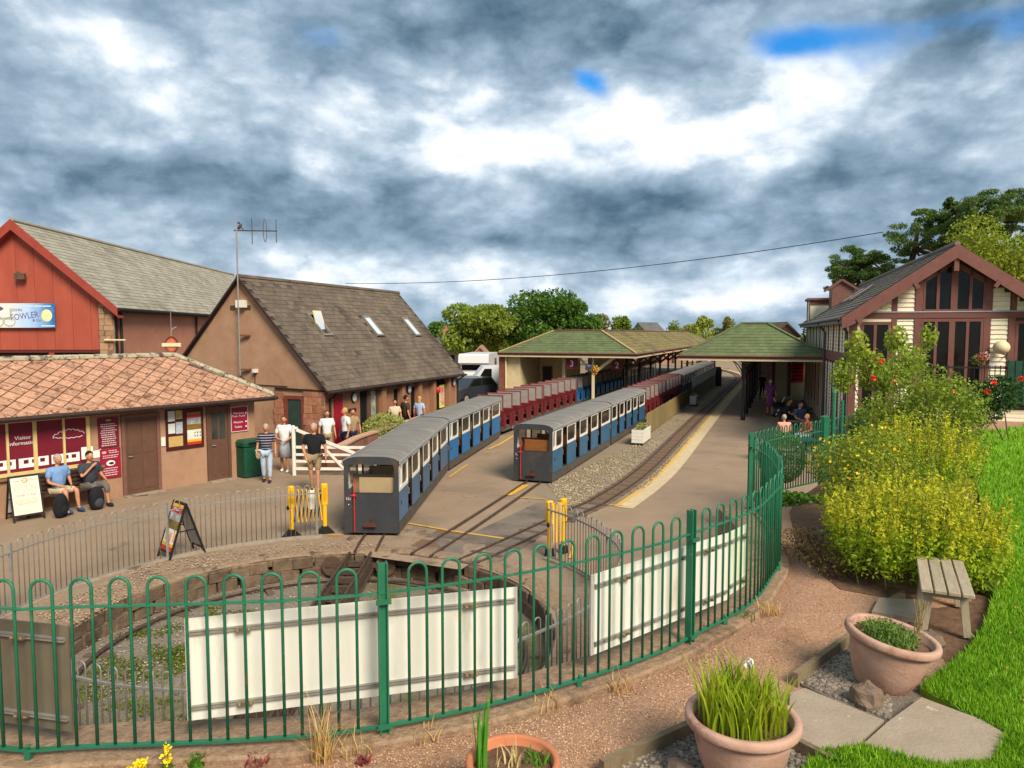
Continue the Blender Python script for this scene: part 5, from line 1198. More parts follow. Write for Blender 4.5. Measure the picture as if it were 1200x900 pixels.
# roundel sign
rp_ = D(201,404,22.6); rs_ = thing('roundel_sign', 'small oval railway sign with white cross band on a post above the tiled ridge', 'sign', rp_, .3)
q = MB(); q.lathe([(.15,-.02),(.19,-.03),(.2,0),(.19,.03),(.15,.02)],20,M=Matrix.Diagonal((1,1,1.35,1)) @ Matrix.Rotation(pi/2,4,'X')); part(q, 'ring', mat('roundel_brown','6a2c20','7c3a2a',s=9,r=.5), rs_)
q = MB(); q.lathe([(0,-.015),(.15,-.015),(.15,.015),(0,.015)],20,M=Matrix.Diagonal((1,1,1.35,1)) @ Matrix.Rotation(pi/2,4,'X')); part(q, 'face', mat('roundel_face','c07a4a','b8483a',s=8,r=.5), rs_)
q = MB(); q.box(-.27,.27,-.045,.045,-.055,.055); part(q, 'cross_band', creamp, rs_)
q = MB(); q.tube([(0,0,.27),(0,0,.42),(.05,0,.5),(.16,0,.55)],.018,6); q.tube([(0,.02,.4),(0,.02,1.0)],.01,5); q.tube([(0,.05,-.27),(0,.05,-.9)],.02,6); part(q, 'bracket', galv, rs_)
# ------------------------------------------------------------ timber-framed station building (right)
class Pl:                                # a vertical wall plane: where pixels fall on it
    def __init__(s, o, d): s.o = Vector((o[0],o[1],0)); s.d = Vector((d[0],d[1],0)).normalized()
    def hit(s, px, py):
        a, b, c = ray(px, py); dx, dy = s.d.x, s.d.y; det = a*(-dy)+b*dx
        t = (s.o.x*(-dy)+s.o.y*dx)/det; q = (a*t-s.o.x)*dx+(b*t-s.o.y)*dy
        return q, CZ+c*t
cb = D(997, 400, 25.0)
AX2 = Vector((.312,.950,0)); AXR2 = Vector((.950,-.312,0)); PHI2 = atan2(-.312,.950)
rb = thing('station_building', 'cream weatherboarded building with maroon-brown timber frame and glazed gable', 'building', (cb.x,25.0,0), PHI2)
FA = Pl((cb.x,25.0), AXR2)
frame = mat('maroon_timber', '6c443c', '764d44', s=4, r=.6, rnd=.05)
siding = mat('cream_siding', 'e3d8ba', 'e9dfc4', s=2.5, r=.65, rnd=.04, c3='c9b58e', s3=2, t3=.6, w3=.2)
dglass = mat('black_glass', '0f1110', '191b19', s=1.5, r=.12, spec=.22)
rtile = mat('grey_tile', '6b6459', '7a7367', s=2, r=.85, b=.3, isl=.18, c3='544c42', s3=.9, t3=.54)
def fz(px, py): return FA.hit(px, py)[1]
def fs(px): return FA.hit(px, 400)[0]
apx, apz = FA.hit(1118, 288); lex, lez = FA.hit(985, 372)
half = apx-lex; ks = (apz-lez)/half; DEP = 21.5
Wd = 2*apx+.0                                                   # facade width between corner posts
def rz_(x): return apz-ks*abs(x-apx)
q = MB(); q.ext([(.03,.06,0),(Wd-.03,.06,0),(Wd-.03,.06,rz_(.03)-.3),(apx,.06,apz-.3),(.03,.06,rz_(.03)-.3)],(0,.1,0)); q.box(.0,.12,.161,DEP,0,lez-.05); q.box(Wd-.12,Wd,.161,DEP,0,lez-.05); part(q, 'wall_core', mat('wall_core','55453a',r=.9), rb)
q = MB(); q.add([(lex,-.45,lez),(lex,DEP,lez),(apx,DEP,apz),(apx,-.45,apz),(apx+half,-.45,lez),(apx+half,DEP,lez)],[(0,3,2,1),(3,4,5,2)]); rr_f = part(q, 'roof', MATS['roof_felt'], rb)
slope_tiles('tiles', (lex,-.45,lez),(lex,DEP,lez),(apx,DEP,apz),(apx,-.45,apz), rtile, rr_f, .26, .3, .03); slope_tiles('tiles', (apx+half,-.45,lez),(apx+half,DEP,lez),(apx,DEP,apz),(apx,-.45,apz), rtile, rr_f, .3, .4, .03)
q = MB(); q.tube([(apx,-.45,apz+.03),(apx,DEP,apz+.03)],.09,7); part(q, 'ridge', rtile, rr_f)
for s_ in (-1,1):
    hb = .42; e = half+.02
    q = MB(); q.ext([(apx,-.52,apz+.0),(apx+s_*e,-.52,apz-ks*e),(apx+s_*(e-.02),-.52,apz-ks*e-hb*.9),(apx+s_*(e-.35),-.52,apz-ks*(e-.25)-hb),(apx,-.52,apz-hb-.02)],(0,.07,0)); part(q, 'bargeboard', frame, rb)
    for k in (.36,.86): 
        x = apx+s_*half*k; z = apz-ks*half*k-.36; q = MB(); q.bar((x,-.4,z),(x-s_*.12,-.4,z-.2),.12,.3,up=(0,1,0)); part(q, 'purlin_end', frame, rb)
q = MB(); q.box(apx-.07,apx+.07,-.46,-.1,apz-.85,apz-.43); part(q, 'purlin_end', frame, rb)
def fbox(nm, px0, px1, z0, z1, y0, y1, m, parent=None):
    q = MB(); q.box(fs(px0), fs(px1), y0, y1, z0, z1); return part(q, nm, m, parent or rb)
bz1 = fz(1100,366); bz0 = fz(1100,372)-.02
fbox('beam', 998, 1290, bz0, bz1, -.03, .059, frame); fbox('flashing', 1000, 1290, bz1+.001, bz1+.04, -.05, .058, mat('lead','8e8f92','a3a4a6',s=9,r=.5))
def clap(px0, px1, z0, ztop, off=0):
    s0_c, s1_c = fs(px0), fs(px1); z = z0; st_ = .148
    while True:
        zt0, zt1 = (ztop, ztop) if not callable(ztop) else (ztop(s0_c), ztop(s1_c))
        if z > max(zt0, zt1)-.03: break
        a_, b_ = s0_c, s1_c; zt = z+st_-.006
        if callable(ztop):
            m_ = zt
            if rz_(a_)-.36 < m_: 
                x_ = apx-(apz-.36-m_)/ks
                if a_ < apx: a_ = max(a_, x_)
            if rz_(b_)-.36 < m_ and b_ > apx: b_ = min(b_, apx+(apz-.36-m_)/ks)
        else: zt = min(zt, ztop)
        if b_-a_ > .05:
            q = MB(); q.add([(a_,.0,z),(b_,.0,z),(b_,.035,zt),(a_,.035,zt),(a_,.059,z),(b_,.059,z),(b_,.059,zt),(a_,.059,zt)],[(0,1,2,3),(4,5,1,0),(3,2,6,7),(0,3,7,4),(1,5,6,2)]); part(q, 'board', siding, rb)
        z += st_
for a_, b_ in ((1006,1044),(1050.5,1070.5),(1161.5,1182),(1190,1216)): clap(a_, b_, bz1+.045, lambda s_: rz_(s_)-.36)
for a_, b_ in ((1004.3,1008),(1050.5,1070.5),(1160.5,1180.5)): clap(a_, b_, 1.2, bz0-.01)
for a_, b_ in ((998,1004),(1044.2,1050.2),(1070.8,1079),(1152,1160.2),(1181,1189)): fbox('timber_post', a_, b_, 1.0, bz0-.001, -.02, .058, frame)
for a_, b_ in ((1044.2,1050.2),(1071,1080),(1152.5,1161.2),(1183,1189)):
    s0_c, s1_c = fs(a_), fs(b_); zt = rz_((s0_c+s1_c)/2)-.40; q = MB(); q.ext([(s0_c,-.02,bz1+.042),(s1_c,-.02,bz1+.042),(s1_c,-.02,rz_(s1_c)-.38),(s0_c,-.02,rz_(s0_c)-.38)],(0,.078,0)); part(q, 'timber_post', frame, rb)
# gable window
gz0 = bz1+.1
q = MB(); a_, b_ = fs(1080.2), fs(1152.3); q.ext([(a_,.03,bz1+.042),(b_,.03,bz1+.042),(b_,.03,rz_(b_)-.4),(apx,.03,rz_(apx)-.44),(a_,.03,rz_(a_)-.4)],(0,.025,0)); gw = part(q, 'gable_window', frame, rb)
for a_, b_ in ((1082.5,1095),(1099,1111.5),(1120.5,1133),(1137,1149.5)):
    s0_c, s1_c = fs(a_), fs(b_); q = MB(); q.ext([(s0_c,.01,gz0),(s1_c,.01,gz0),(s1_c,.01,rz_(s1_c)-.60),(s0_c,.01,rz_(s0_c)-.60)],(0,.015,0)); part(q, 'pane', dglass, gw)
for a_, b_ in ((1080.2,1082.4),(1095.2,1098.8),(1112,1120),(1133.2,1136.8),(1149.7,1152.2)):
    s0_c, s1_c = fs(a_), fs(b_); q = MB(); q.ext([(s0_c,-.03,bz1+.043),(s1_c,-.03,bz1+.043),(s1_c,-.03,rz_(s1_c)-.45),(s0_c,-.03,rz_(s0_c)-.45)],(0,.055,0)); part(q, 'mullion', frame, gw)
q = MB(); q.box(fs(1080.2),fs(1152.2),-.035,.02,bz1+.0425,gz0); q.box(fs(1080.2)+.02,apx,-.0,.0,0,0) if False else None; part(q, 'sill', frame, gw)
for s_, a_ in ((-1,1080.4),(1,1152)):
    x = fs(a_); q = MB(); q.bar((x,.0,rz_(x)-.53),(apx,.0,rz_(apx)-.53),.06,.16); part(q, 'head', frame, gw)
def fwin(px0, px1, z0, z1, panes):
    q = MB(); q.box(fs(px0),fs(px1),.03,.058,z0,z1); w_ = part(q, 'window', frame, rb)
    for a_, b_ in panes:
        q = MB(); q.box(fs(a_),fs(b_),.012,.0295,z0+.08,z1-.1); part(q, 'pane', dglass, w_)
    es = [px0]+[x for ab in panes for x in ab]+[px1]
    for i in range(0, len(es), 2):
        q = MB(); q.box(fs(es[i]),fs(es[i+1]),-.012,.0295,z0,z1); part(q, 'mullion', frame, w_)
    q = MB(); q.box(fs(px0),fs(px1),-.015,.0295,z1-.1,z1+.0); q.box(fs(px0),fs(px1),-.03,.0295,z0,z0+.08); part(q, 'frame', frame, w_)
fwin(1008.3,1043.8, fz(1026,427), bz0-.12, ((1012,1023.5),(1027,1040))); fwin(1008.3,1043.8, 1.5, fz(1026,428), ((1012,1023.5),(1027,1040)))
fbox('board', 1008.3, 1043.8, bz0-.115, bz0-.005, .0, .058, siding)
fwin(1079.3,1151.8, 2.2, bz0-.02, ((1081.5,1094.5),(1098,1111.5),(1118.5,1131.5),(1135,1148.5)))
fwin(1189.5,1250, 1.6, bz0-.1, ((1193,1212),(1216,1240)))
q = MB(); gp = FA.hit(1170,407); q.ell((gp[0],-.3,gp[1]),(.24,.24,.22),18,12); part(q, 'globe_lamp', creamp, rb, True)
q = MB(); q.tube([(fs(1178),0,gp[1]-.3),(fs(1178),-.25,gp[1]-.25),(gp[0],-.3,gp[1]-.2)],.02,6); part(q, 'lamp_arm', ironm, rb)
q = MB(); vv = FA.hit(1037,359); q.box(vv[0]-.1,vv[0]+.1,-.01,.0,vv[1]-.08,vv[1]+.08); part(q, 'vent', creamt, rb)
# side wall
SW = Pl((cb.x,25.0), AX2)
for k in range(10):
    y0_ = .14+k*2.05
    for (a_, b_, nm) in ((0,.16,'post'),(.16,.85,'clap'),(.85,.95,'post'),(.95,1.3,'win'),(1.3,1.37,'post'),(1.37,2.05,'clap')):
        if nm == 'post': q = MB(); q.box(-.03,-.001,y0_+a_,y0_+b_,0,3.05); q.box(-.03,-.001,y0_+a_,y0_+b_,3.451,lez-.06); part(q, 'timber_post', frame, rb)
        if nm == 'win': q = MB(); q.box(-.012,-.001,y0_+a_+.001,y0_+b_-.001,3.55,lez-.15); w_ = part(q, 'pane', dglass, rb); q = MB(); q.box(-.012,-.001,y0_+a_+.001,y0_+b_-.001,.6,2.9); part(q, 'pane', dglass, rb); q = MB(); q.box(-.02,-.0011,y0_+a_+.001,y0_+b_-.001,0,.599); part(q, 'panel', siding, rb)
        if nm == 'clap':
            for z0_, n_ in ((0,20),(3.46,8)):
                if b_-a_ < .2: 
                    q = MB(); q.box(-.015,-.001,y0_+a_+.001,y0_+b_-.001,z0_,z0_+n_*.148); part(q, 'panel', siding, rb); continue
                for j in range(n_):
                    z = z0_+j*.148; q = MB(); q.add([(-.03,y0_+a_,z),(-.03,y0_+b_,z),(-.005,y0_+b_,z+.142),(-.005,y0_+a_,z+.142),(0,y0_+a_,z),(0,y0_+b_,z)],[(1,0,3,2),(0,1,5,4)])
                    if k < 4 : part(q, 'board', siding, rb)
                if k >= 4:
                    q = MB(); q.box(-.015,-.001,y0_+a_+.001,y0_+b_-.001,z0_,z0_+n_*.148); part(q, 'panel', siding, rb)
q = MB(); q.box(-.05,-.0005,.0,DEP,3.051,3.45); part(q, 'beam', frame, rb)
q = MB(); q.box(-.04,.029,-.021,.139,0,lez-.1); part(q, 'corner_post', frame, rb)
q = MB(); q.tube([(lex-.06,-.4,lez-.03),(lex-.06,DEP,lez-.03)],.06,8); q.box(lex-.02,lex+.02,-.4,DEP,lez-.22,lez-.03); part(q, 'gutter', mat('grey_gutter','4a4442','5a5450',s=5,r=.5), rb)
q = MB(); q.box(lex,0,-.4,DEP,lez-.2,lez-.17); part(q, 'soffit', frame, rb)
q = MB(); q.tube([(lex-.05,.2,lez-.1),(-.1,.3,lez-.5),(-.1,.3,.2)],.05,8); part(q, 'downpipe', MATS['grey_gutter'], rb); q = MB(); q.tube([(lex-.05,8.2,lez-.1),(-.1,8.2,lez-.5),(-.1,8.2,.2)],.05,8); part(q, 'downpipe', MATS['grey_gutter'], rb)
# dormers and far cross wing
def dorm(y, w_, h_, x0_, x1_, gab):
    z0_ = rz_(x0_)
    q = MB(); q.box(x0_, x1_, y, y+w_, z0_-.1, z0_+h_); d_ = part(q, 'dormer', siding, rb)
    for bx in ((x0_-.04,x0_-.001,y-.04,y+.1,z0_-.1,z0_+h_),(x0_-.04,x0_-.001,y+w_-.1,y+w_+.04,z0_-.1,z0_+h_),(x0_+.001,x1_,y-.04,y-.001,z0_+h_-.25,z0_+h_)): q = MB(); q.box(*bx); part(q, 'trim', frame, d_)
    q = MB()
    if gab: q.ext([(x0_-.1,y-.1,z0_+h_),(x0_-.1,y+w_+.1,z0_+h_),(x0_-.1,y+w_/2,z0_+h_+w_*.38)],(x1_-x0_+1.4,0,0))
    else: q.box(x0_-.15,x1_+.5,y-.15,y+w_+.15,z0_+h_+.001,z0_+h_+.12)
    part(q, 'roof', frame if gab else frame, d_)
dorm(16.6, 1.9, 1.15, -.15, 1.0, False)
q = MB(); q.ext([(.75,14.4,5.0),(1.8,14.4,5.6),(1.8,14.4,6.5),(1.2,14.4,6.9),(.75,14.4,6.55)],(0,1.6,0)); cg = part(q, 'cross_gable', trim, rb)
q = MB(); q.bar((.35,14.35,6.38),(1.2,14.35,6.97),.16,.12,up=(0,0,1)); q.bar((2.1,14.35,6.38),(1.2,14.35,6.97),.16,.12); part(q, 'gable_trim', frame, cg)
for y in (7.5,10.0):
    M = Matrix.Translation((lex+1.6,y,lez+ks*1.6+.07)) @ Matrix.Rotation(-math.atan(ks),4,'Y'); q = MB(); q.box(-.6,.6,-.35,.35,0,.06,M=M); sk = part(q, 'rooflight', MATS['grey_gutter'], rb); q = MB(); q.box(-.5,.5,-.27,.27,.061,.07,M=M); part(q, 'pane', skg, sk)
# back wall of station under the canopy: far facade with red board
bk_ = thing('cafe_front', 'cream fronted kiosk with a red menu board under the station canopy', 'kiosk', tuple(D(921,440,48))[0:2]+(0,), PHI*.5)
q = MB(); q.box(-.9,1.5,0,.2,0,3.0); part(q, 'wall', creamw, bk_)
q = MB(); q.box(.35,1.1,-.05,-.001,.95,3.0); mb_ = part(q, 'menu_board', mat('menu_red','a01a18','b02420',s=3,r=.5), bk_)
q = MB()
for k in range(8): q.box(.45,1.0,-.056,-.051,1.1+k*.23,1.2+k*.23)
part(q, 'menu_lines', mat('menu_dark','4a0f10',r=.6), mb_)
for x in (-.9,.1,1.3): q = MB(); q.box(x,x+.2,-.03,-.001,0,3.0); part(q, 'timber_post', frame, bk_)
pwl = thing('end_wall', 'plain pink rendered wall beyond the station canopy', 'wall', tuple(D(888,440,62))[0:2]+(0,), 0)
q = MB(); q.box(-.3,3.4,0,.3,0,3.4); part(q, 'wall', mat('pink_wall','9c6a5e','a8766a',s=2,r=.9), pwl); q = MB(); q.box(-.35,3.45,-.05,.35,3.401,3.5); part(q, 'coping', creamt, pwl)
# terrace railing in front of the facade
tr = thing('terrace', 'raised timber terrace with black iron railing beside the station building', 'terrace', (cb.x,25.0,0), PHI2)
tx0 = FA.hit(1060,470)[0]
q = MB(); q.box(tx0,9.5,-1.6,-.05,1.2,1.95); part(q, 'deck', frame, tr)
for k in range(5):
    q = MB(); q.box(tx0,9.5,-1.64-.01*(k%2),-1.601,1.25+k*.12,1.36+k*.12); part(q, 'board', siding, tr)
q = MB(); q.box(tx0-.03,9.5,-1.68,-1.60,1.96,2.02); q.box(tx0,9.5,-1.66,-1.62,3.1,3.15); part(q, 'rail', ironm, tr)
for k in range(int((9.5-tx0)/.14)):
    x = tx0+.05+k*.14; q = MB(); q.tube([(x,-1.64,2.02),(x,-1.64,3.2)],.014,5); part(q, 'baluster', ironm, tr)
q = MB(); p_ = Pl(tuple((Vector((cb.x,25,0))-AX2*1.75))[:2], AXR2).hit(1180,440)[0]; q.box(p_,p_+1.4,-1.8,-1.74,2.0,3.35)
for k in range(7): q.box(p_+k*.2,p_+k*.2+.04,-1.82,-1.8,2.0,3.4)
part(q, 'green_screen', mat('dark_green_mesh','17392c','1f4836',s=6,r=.6), tr)

# ------------------------------------------------------------ people
def skinmesh(nodes, edges, sub=1, root=0):
    me = bpy.data.meshes.new('s'); me.from_pydata([n[0] for n in nodes], edges, []); ob = bpy.data.objects.new('s', me); COL.objects.link(ob)
    ob.modifiers.new('k', 'SKIN'); sv = me.skin_vertices[0].data
    for i, n in enumerate(nodes):
        r = n[1] if isinstance(n[1], tuple) else (n[1], n[1]); sv[i].radius = r; sv[i].use_root = (i == root)
    if sub: m = ob.modifiers.new('u', 'SUBSURF'); m.levels = sub; m.render_levels = sub
    bpy.context.view_layer.update(); out = bpy.data.meshes.new_from_object(ob.evaluated_get(bpy.context.evaluated_depsgraph_get()))
    bpy.data.objects.remove(ob); out.materials.clear(); return out
def from_mesh(mb, me, mi=0):
    mb.add([tuple(v.co) for v in me.vertices], [tuple(p.vertices) for p in me.polygons], mi); return mb
skin = mat('skin', 'c08a6a', 'b87f60', s=12, r=.55); 
def cloth(n, c, c2=None, **k): return mat('cloth_'+n, c, c2 or c, s=14, r=.9, b=.9, bs=9, **k)
hairs = {'grey': cloth('hair_grey','a09a92'), 'brown': cloth('hair_brown','4b3628'), 'dark': cloth('hair_dark','241c18'), 'blond': cloth('hair_blond','b8925a'), 'white': cloth('hair_white','c8c2b8')}
shoe_d = cloth('shoe_dark','25262c'); shoe_w = cloth('shoe_white','d8d4cc'); shoe_b = cloth('shoe_blue','2a4a72')
def person(label, p, rz, h=1.7, pose='stand', top=None, bottom=None, blen='shorts', hair='brown', shoes=None, build=1.0, arms=None, stripes=None, group=None, longhair=False, sleeve=.55, step=.1, z=0):
    r_ = thing('person', label, 'person', (p[0], p[1], z), rz, group); s = h/1.7; b = build
    V = lambda x, y, z_: Vector((x*s, y*s, z_*s))
    sit = pose == 'sit'
    hz = .50 if sit else .93
    J = dict(pel=V(0,0,hz), spn=V(0,.02,hz+.2), chs=V(0,.03 if sit else .0,hz+.38), nck=V(0,.02 if sit else 0,hz+.53), hd=V(0,-.0,hz+.60))
    A = arms or {}
    for sd_, nm in ((-1,'R'),(1,'L')):
        J['sh'+nm] = V(sd_*.175*b, .02, hz+.465)
        el_, wr_ = A.get(nm, (((sd_*.25, .04, hz+.18),(sd_*.27,-.04,hz-.05)) if not sit else ((sd_*.25,-.02,hz+.2),(sd_*.13,-.24,hz+.12))))
        J['el'+nm] = V(*el_); J['wr'+nm] = V(*wr_)
        J['hip'+nm] = V(sd_*.09*b, 0, hz-.03)
        if sit: J['kn'+nm] = V(sd_*.13,-.42,hz+.02); J['an'+nm] = V(sd_*.14,-.46,.09)
        else: J['kn'+nm] = V(sd_*.10,-.02-sd_*step*.4,.50); J['an'+nm] = V(sd_*.10,.03-sd_*step,.08)
        J['to'+nm] = J['an'+nm]+V(sd_*.02,-.15,-.045)
    nodes = [(J['pel'],.085*s*b),(J['spn'],(.09*s*b,.07*s*b)),(J['chs'],(.10*s*b,.075*s*b)),(J['nck'],.05*s),(J['hd'],.05*s)]; edges = [(0,1),(1,2),(2,3),(3,4)]
    def chain(rootidx, pts):
        pr_ = rootidx
        for co, rd in pts: nodes.append((co, rd)); edges.append((pr_, len(nodes)-1)); pr_ = len(nodes)-1
        return pr_
    for nm, sd_ in (('R',-1),('L',1)):
        e_, w_ = J['el'+nm], J['wr'+nm]; d_ = (w_-e_).normalized()
        last = chain(2, [(J['sh'+nm],.052*s*b),(e_,.040*s),(w_,.026*s),(w_+d_*.05*s,.030*s)])
        palm = nodes[last][0]; sidev = d_.cross(Vector((sd_,0.01,0))).normalized() if abs(d_.x) < .9 else Vector((0,1,0))
        for k, ln in enumerate((.07,.085,.08,.062)):
            o_ = palm+sidev*(k-1.5)*.017*s; chain(last, [(o_+d_*.02*s,.0085*s),(o_+d_*ln*.6*s+Vector((-sd_*.006,0,0)),.008*s),(o_+d_*ln*s+Vector((-sd_*.018,0,-.004)),.007*s)])
        chain(last, [(w_+d_*.03*s-sidev*.03*s,.010*s),(w_+d_*.065*s-sidev*.048*s,.009*s)])
        chain(0, [(J['hip'+nm],.085*s*b),(J['kn'+nm],.055*s),((J['kn'+nm]*.55+J['an'+nm]*.45)+V(0,.012,0),.052*s),(J['an'+nm],.034*s),(J['to'+nm],.03*s)])
    body = MB(); from_mesh(body, skinmesh(nodes, edges))
    hc = J['hd']+V(0,-.012,.085)
    def hf(p_):
        x, y, z_ = p_
        if z_ < 0: x *= 1-.22*(-z_); y = y*(1-.12*(-z_))-.05*(-z_)
        if y < -.9 and -.25 < z_ < .15: y -= .16
        return Vector((x,y,z_))
    body.ell(hc, (.075*s,.095*s,.118*s), 14, 10, f=hf)
    for sd_ in (-1,1): body.ell(hc+V(sd_*.077,.01,-.005), (.012*s,.022*s,.032*s), 6, 5)
    body.ell(hc+V(0,-.108,-.012), (.012*s,.018*s,.02*s), 6, 5)
    part(body, 'body', skin, r_, True)
    for sd_ in (-1,1): q = MB(); q.ell(hc+V(sd_*.03,-.088,.01), (.011*s,.008*s,.007*s), 6, 4); part(q, 'eye', ironm, r_)
    q = MB(); q.ell(hc+V(0,-.092,-.055), (.022*s,.008*s,.006*s), 6, 4); part(q, 'mouth', mat('lips','8c4a40',r=.6), r_)
    if hair:
        q = MB(); q.ell(hc+V(0,.016,.028), (.084*s,.098*s,.105*s), 14, 9, f=lambda p_: Vector((p_.x, max(p_.y, -.72) if p_.z < .35 else p_.y, max(p_.z, -.55 if p_.y > -.1 else .25))))
        if longhair: q.ell(hc+V(0,.06,-.09), (.085*s,.055*s,.16*s), 10, 7)
        part(q, 'hair', hairs[hair], r_, True)
    # shirt
    n2 = [(J['pel']+V(0,-.0,-.10 if not sit else -.0),(.15*s*b,.12*s*b)),(J['spn'],(.158*s*b,.13*s*b)),(J['chs'],(.165*s*b,.125*s*b)),(J['nck']+V(0,0,-.01),.075*s)]; e2 = [(0,1),(1,2),(2,3)]
    for nm in 'RL':
        m_ = J['sh'+nm].lerp(J['el'+nm], sleeve+.2); n2.append((J['sh'+nm]+V(0,0,.0),.075*s*b)); e2.append((2,len(n2)-1)); n2.append((m_,.072*s)); e2.append((len(n2)-2,len(n2)-1))
    me = skinmesh(n2, e2); q = MB(); from_mesh(q, me)
    part(q, 'shirt', top, r_, True)
    if blen == 'skirt':
        q = MB(); q.lathe([(.13*s,hz*s+.05*s),(.16*s,hz*s-.15*s),(.20*s,.48*s),(.0,.47*s)], 16); part(q, 'skirt', bottom, r_, True)
    elif blen:
        f_ = {'shorts':.72,'trousers':1.0,'capri':1.0}[blen]
        n3 = [(J['pel'],(.128*s*b,.105*s*b))]; e3 = []
        for nm in 'RL':
            n3.append((J['hip'+nm]+V(0,0,-.01),.098*s*b)); e3.append((0,len(n3)-1)); k_n = J['hip'+nm].lerp(J['kn'+nm], .92 if blen == 'shorts' else 1); n3.append((k_n,.078*s)); e3.append((len(n3)-2,len(n3)-1))
            if blen != 'shorts': n3.append((J['kn'+nm].lerp(J['an'+nm], .88 if blen == 'trousers' else .5),.058*s)); e3.append((len(n3)-2,len(n3)-1))
        q = MB(); from_mesh(q, skinmesh(n3, e3)); part(q, blen if blen != 'capri' else 'trousers', bottom, r_, True)
    for nm in 'RL':
        c_ = J['an'+nm]+V(0,-.06,-.035); q = MB(); q.ell(c_, (.048*s,.135*s,.048*s), 10, 7, f=lambda p_: Vector((p_.x,p_.y,max(p_.z,-.75)))); part(q, 'shoe', shoes or shoe_d, r_, True)
    return r_
navy = cloth('navy','23243c'); whc = cloth('white','dad8d6'); blk = cloth('black','1b1b1f'); khaki = cloth('khaki','a08a66','8f7a58'); lblue = cloth('light_blue','7da0cc','6f93c2'); beige = cloth('beige','bfae90'); dgrey = cloth('charcoal','3d3e46'); grn = cloth('grey_shorts','66625a'); paleb = cloth('pale_jeans','a9bacb'); lgrey = cloth('light_grey','a3a3a8'); purple = cloth('purple','8a4a86','7a3f78'); pinkc = cloth('pink','e09a86'); redc_ = cloth('red','c8342a'); bluegrey = cloth('slate_blue','40506e')
striped = cloth('striped','23243c'); t_ = striped.node_tree; sz_ = t_.nodes.new('ShaderNodeSeparateXYZ'); tcx = t_.nodes.new('ShaderNodeTexCoord'); t_.links.new(tcx.outputs['Object'], sz_.inputs[0])
ma_ = t_.nodes.new('ShaderNodeMath'); ma_.operation = 'MULTIPLY'; ma_.inputs[1].default_value = 13.5; t_.links.new(sz_.outputs[2], ma_.inputs[0]); fr_ = t_.nodes.new('ShaderNodeMath'); fr_.operation = 'FRACT'; t_.links.new(ma_.outputs[0], fr_.inputs[0])
lt_ = t_.nodes.new('ShaderNodeMath'); lt_.operation = 'LESS_THAN'; lt_.inputs[1].default_value = .22; t_.links.new(fr_.outputs[0], lt_.inputs[0]); mxs = t_.nodes.new('ShaderNodeMix'); mxs.data_type = 'RGBA'; t_.links.new(lt_.outputs[0], mxs.inputs[0]); mxs.inputs[6].default_value = lin('23243c'); mxs.inputs[7].default_value = lin('b0aeb4'); t_.links.new(mxs.outputs[2], t_.nodes['Principled BSDF'].inputs['Base Color'])
def at(px, py, z=0): g = G(px, py, z); return (g.x, g.y)
bench_d = Vector((dv.x, dv.y, 0)); brz = rzv
bx = Vector((e1.x,e1.y,0))+Matrix.Rotation(rzv,3,'Z') @ Vector((0,ov,0))
def bpos(px, off): 
    x = VX(px); return Vector((e1.x,e1.y,0))+Matrix.Rotation(rzv,3,'Z') @ Vector((x,ov-off,0))
# bench against the wall
xb0, xb1 = VX(12), VX(106); bo = bpos(12, .02)
bn_ = thing('bench', 'dark brown slatted bench against the rendered wall under the window', 'bench', (bo.x,bo.y,0), rzv); Lb = xb1-xb0
dwood = mat('dark_bench_wood','3a2822','48332b',s=6,r=.6,rnd=.08,sc=(.5,3,3))
for k in range(4): q = MB(); q.box(0,Lb,-.50+k*.11,-.41+k*.11,.42,.45); part(q, 'seat_slat', dwood, bn_)
for k in range(4): q = MB(); q.box(0,Lb,-.07,-.045,.52+k*.1,.59+k*.1); part(q, 'back_slat', dwood, bn_)
for x in (.1, Lb/2, Lb-.15):
    q = MB(); q.box(x,x+.06,-.5,-.44,0,.419); part(q, 'leg', dwood, bn_); q = MB(); q.box(x,x+.06,-.1,-.075,0,.92); part(q, 'leg', dwood, bn_); q = MB(); q.box(x+.001,x+.059,-.439,-.101,.36,.41); part(q, 'cross_bar', dwood, bn_)
pA = bpos(60, .33); pB = bpos(97, .33)
person('seated man in light blue polo and beige shorts on the left of the dark bench', pA, rzv+.25, 1.76, 'sit', lblue, beige, 'shorts', 'grey', shoe_b, 1.12)
person('seated man in charcoal tee with hand at his chin on the dark bench', pB, rzv+.15, 1.74, 'sit', dgrey, grn, 'capri', 'dark', shoe_d, 1.15, arms={'R':((-.24,-.08,.72),(-.05,-.17,.95)),'L':((.27,-.02,.7),(.2,-.3,.62))})
def backpack(p, label, rz, logo=True):
    r_ = thing('backpack', label, 'backpack', p, rz, 'backpacks on the ground'); q = MB()
    q.ell((0,0,.26),(.19,.14,.30),16,12,f=lambda v: Vector((max(-.82,min(.82,v.x)), max(-.8,min(.8,v.y)), max(v.z,-.86)))); part(q, 'bag', blk, r_, True)
    q = MB(); q.ell((0,-.09,.17),(.12,.06,.12),12,8); part(q, 'front_pocket', dgrey if not logo else blk, r_, True)
    q = MB(); q.tube([(-.05,.02,.47),(-.03,.02,.53),(.03,.02,.53),(.05,.02,.47)],.012,5); part(q, 'handle', blk, r_)
    if logo: q = MB(); q.box(.03,.07,-.158,-.15,.1,.15); part(q, 'patch', lgrey, r_)
backpack((pA.x+.62*sin(0)+.42, pA.y-.62, 0), 'black backpack with pale patch between the feet of the man in light blue', rzv+.5)
backpack((pB.x+.38, pB.y-.42, 0), 'plain black backpack before the man in charcoal', rzv+.2, False)
g_ = 'people walking in the yard'
person('woman in navy striped top and pale jeans walking by the green bin', at(313,565), .15, 1.62, 'stand', striped, paleb, 'trousers', 'grey', shoe_d, 1.08, group=g_)
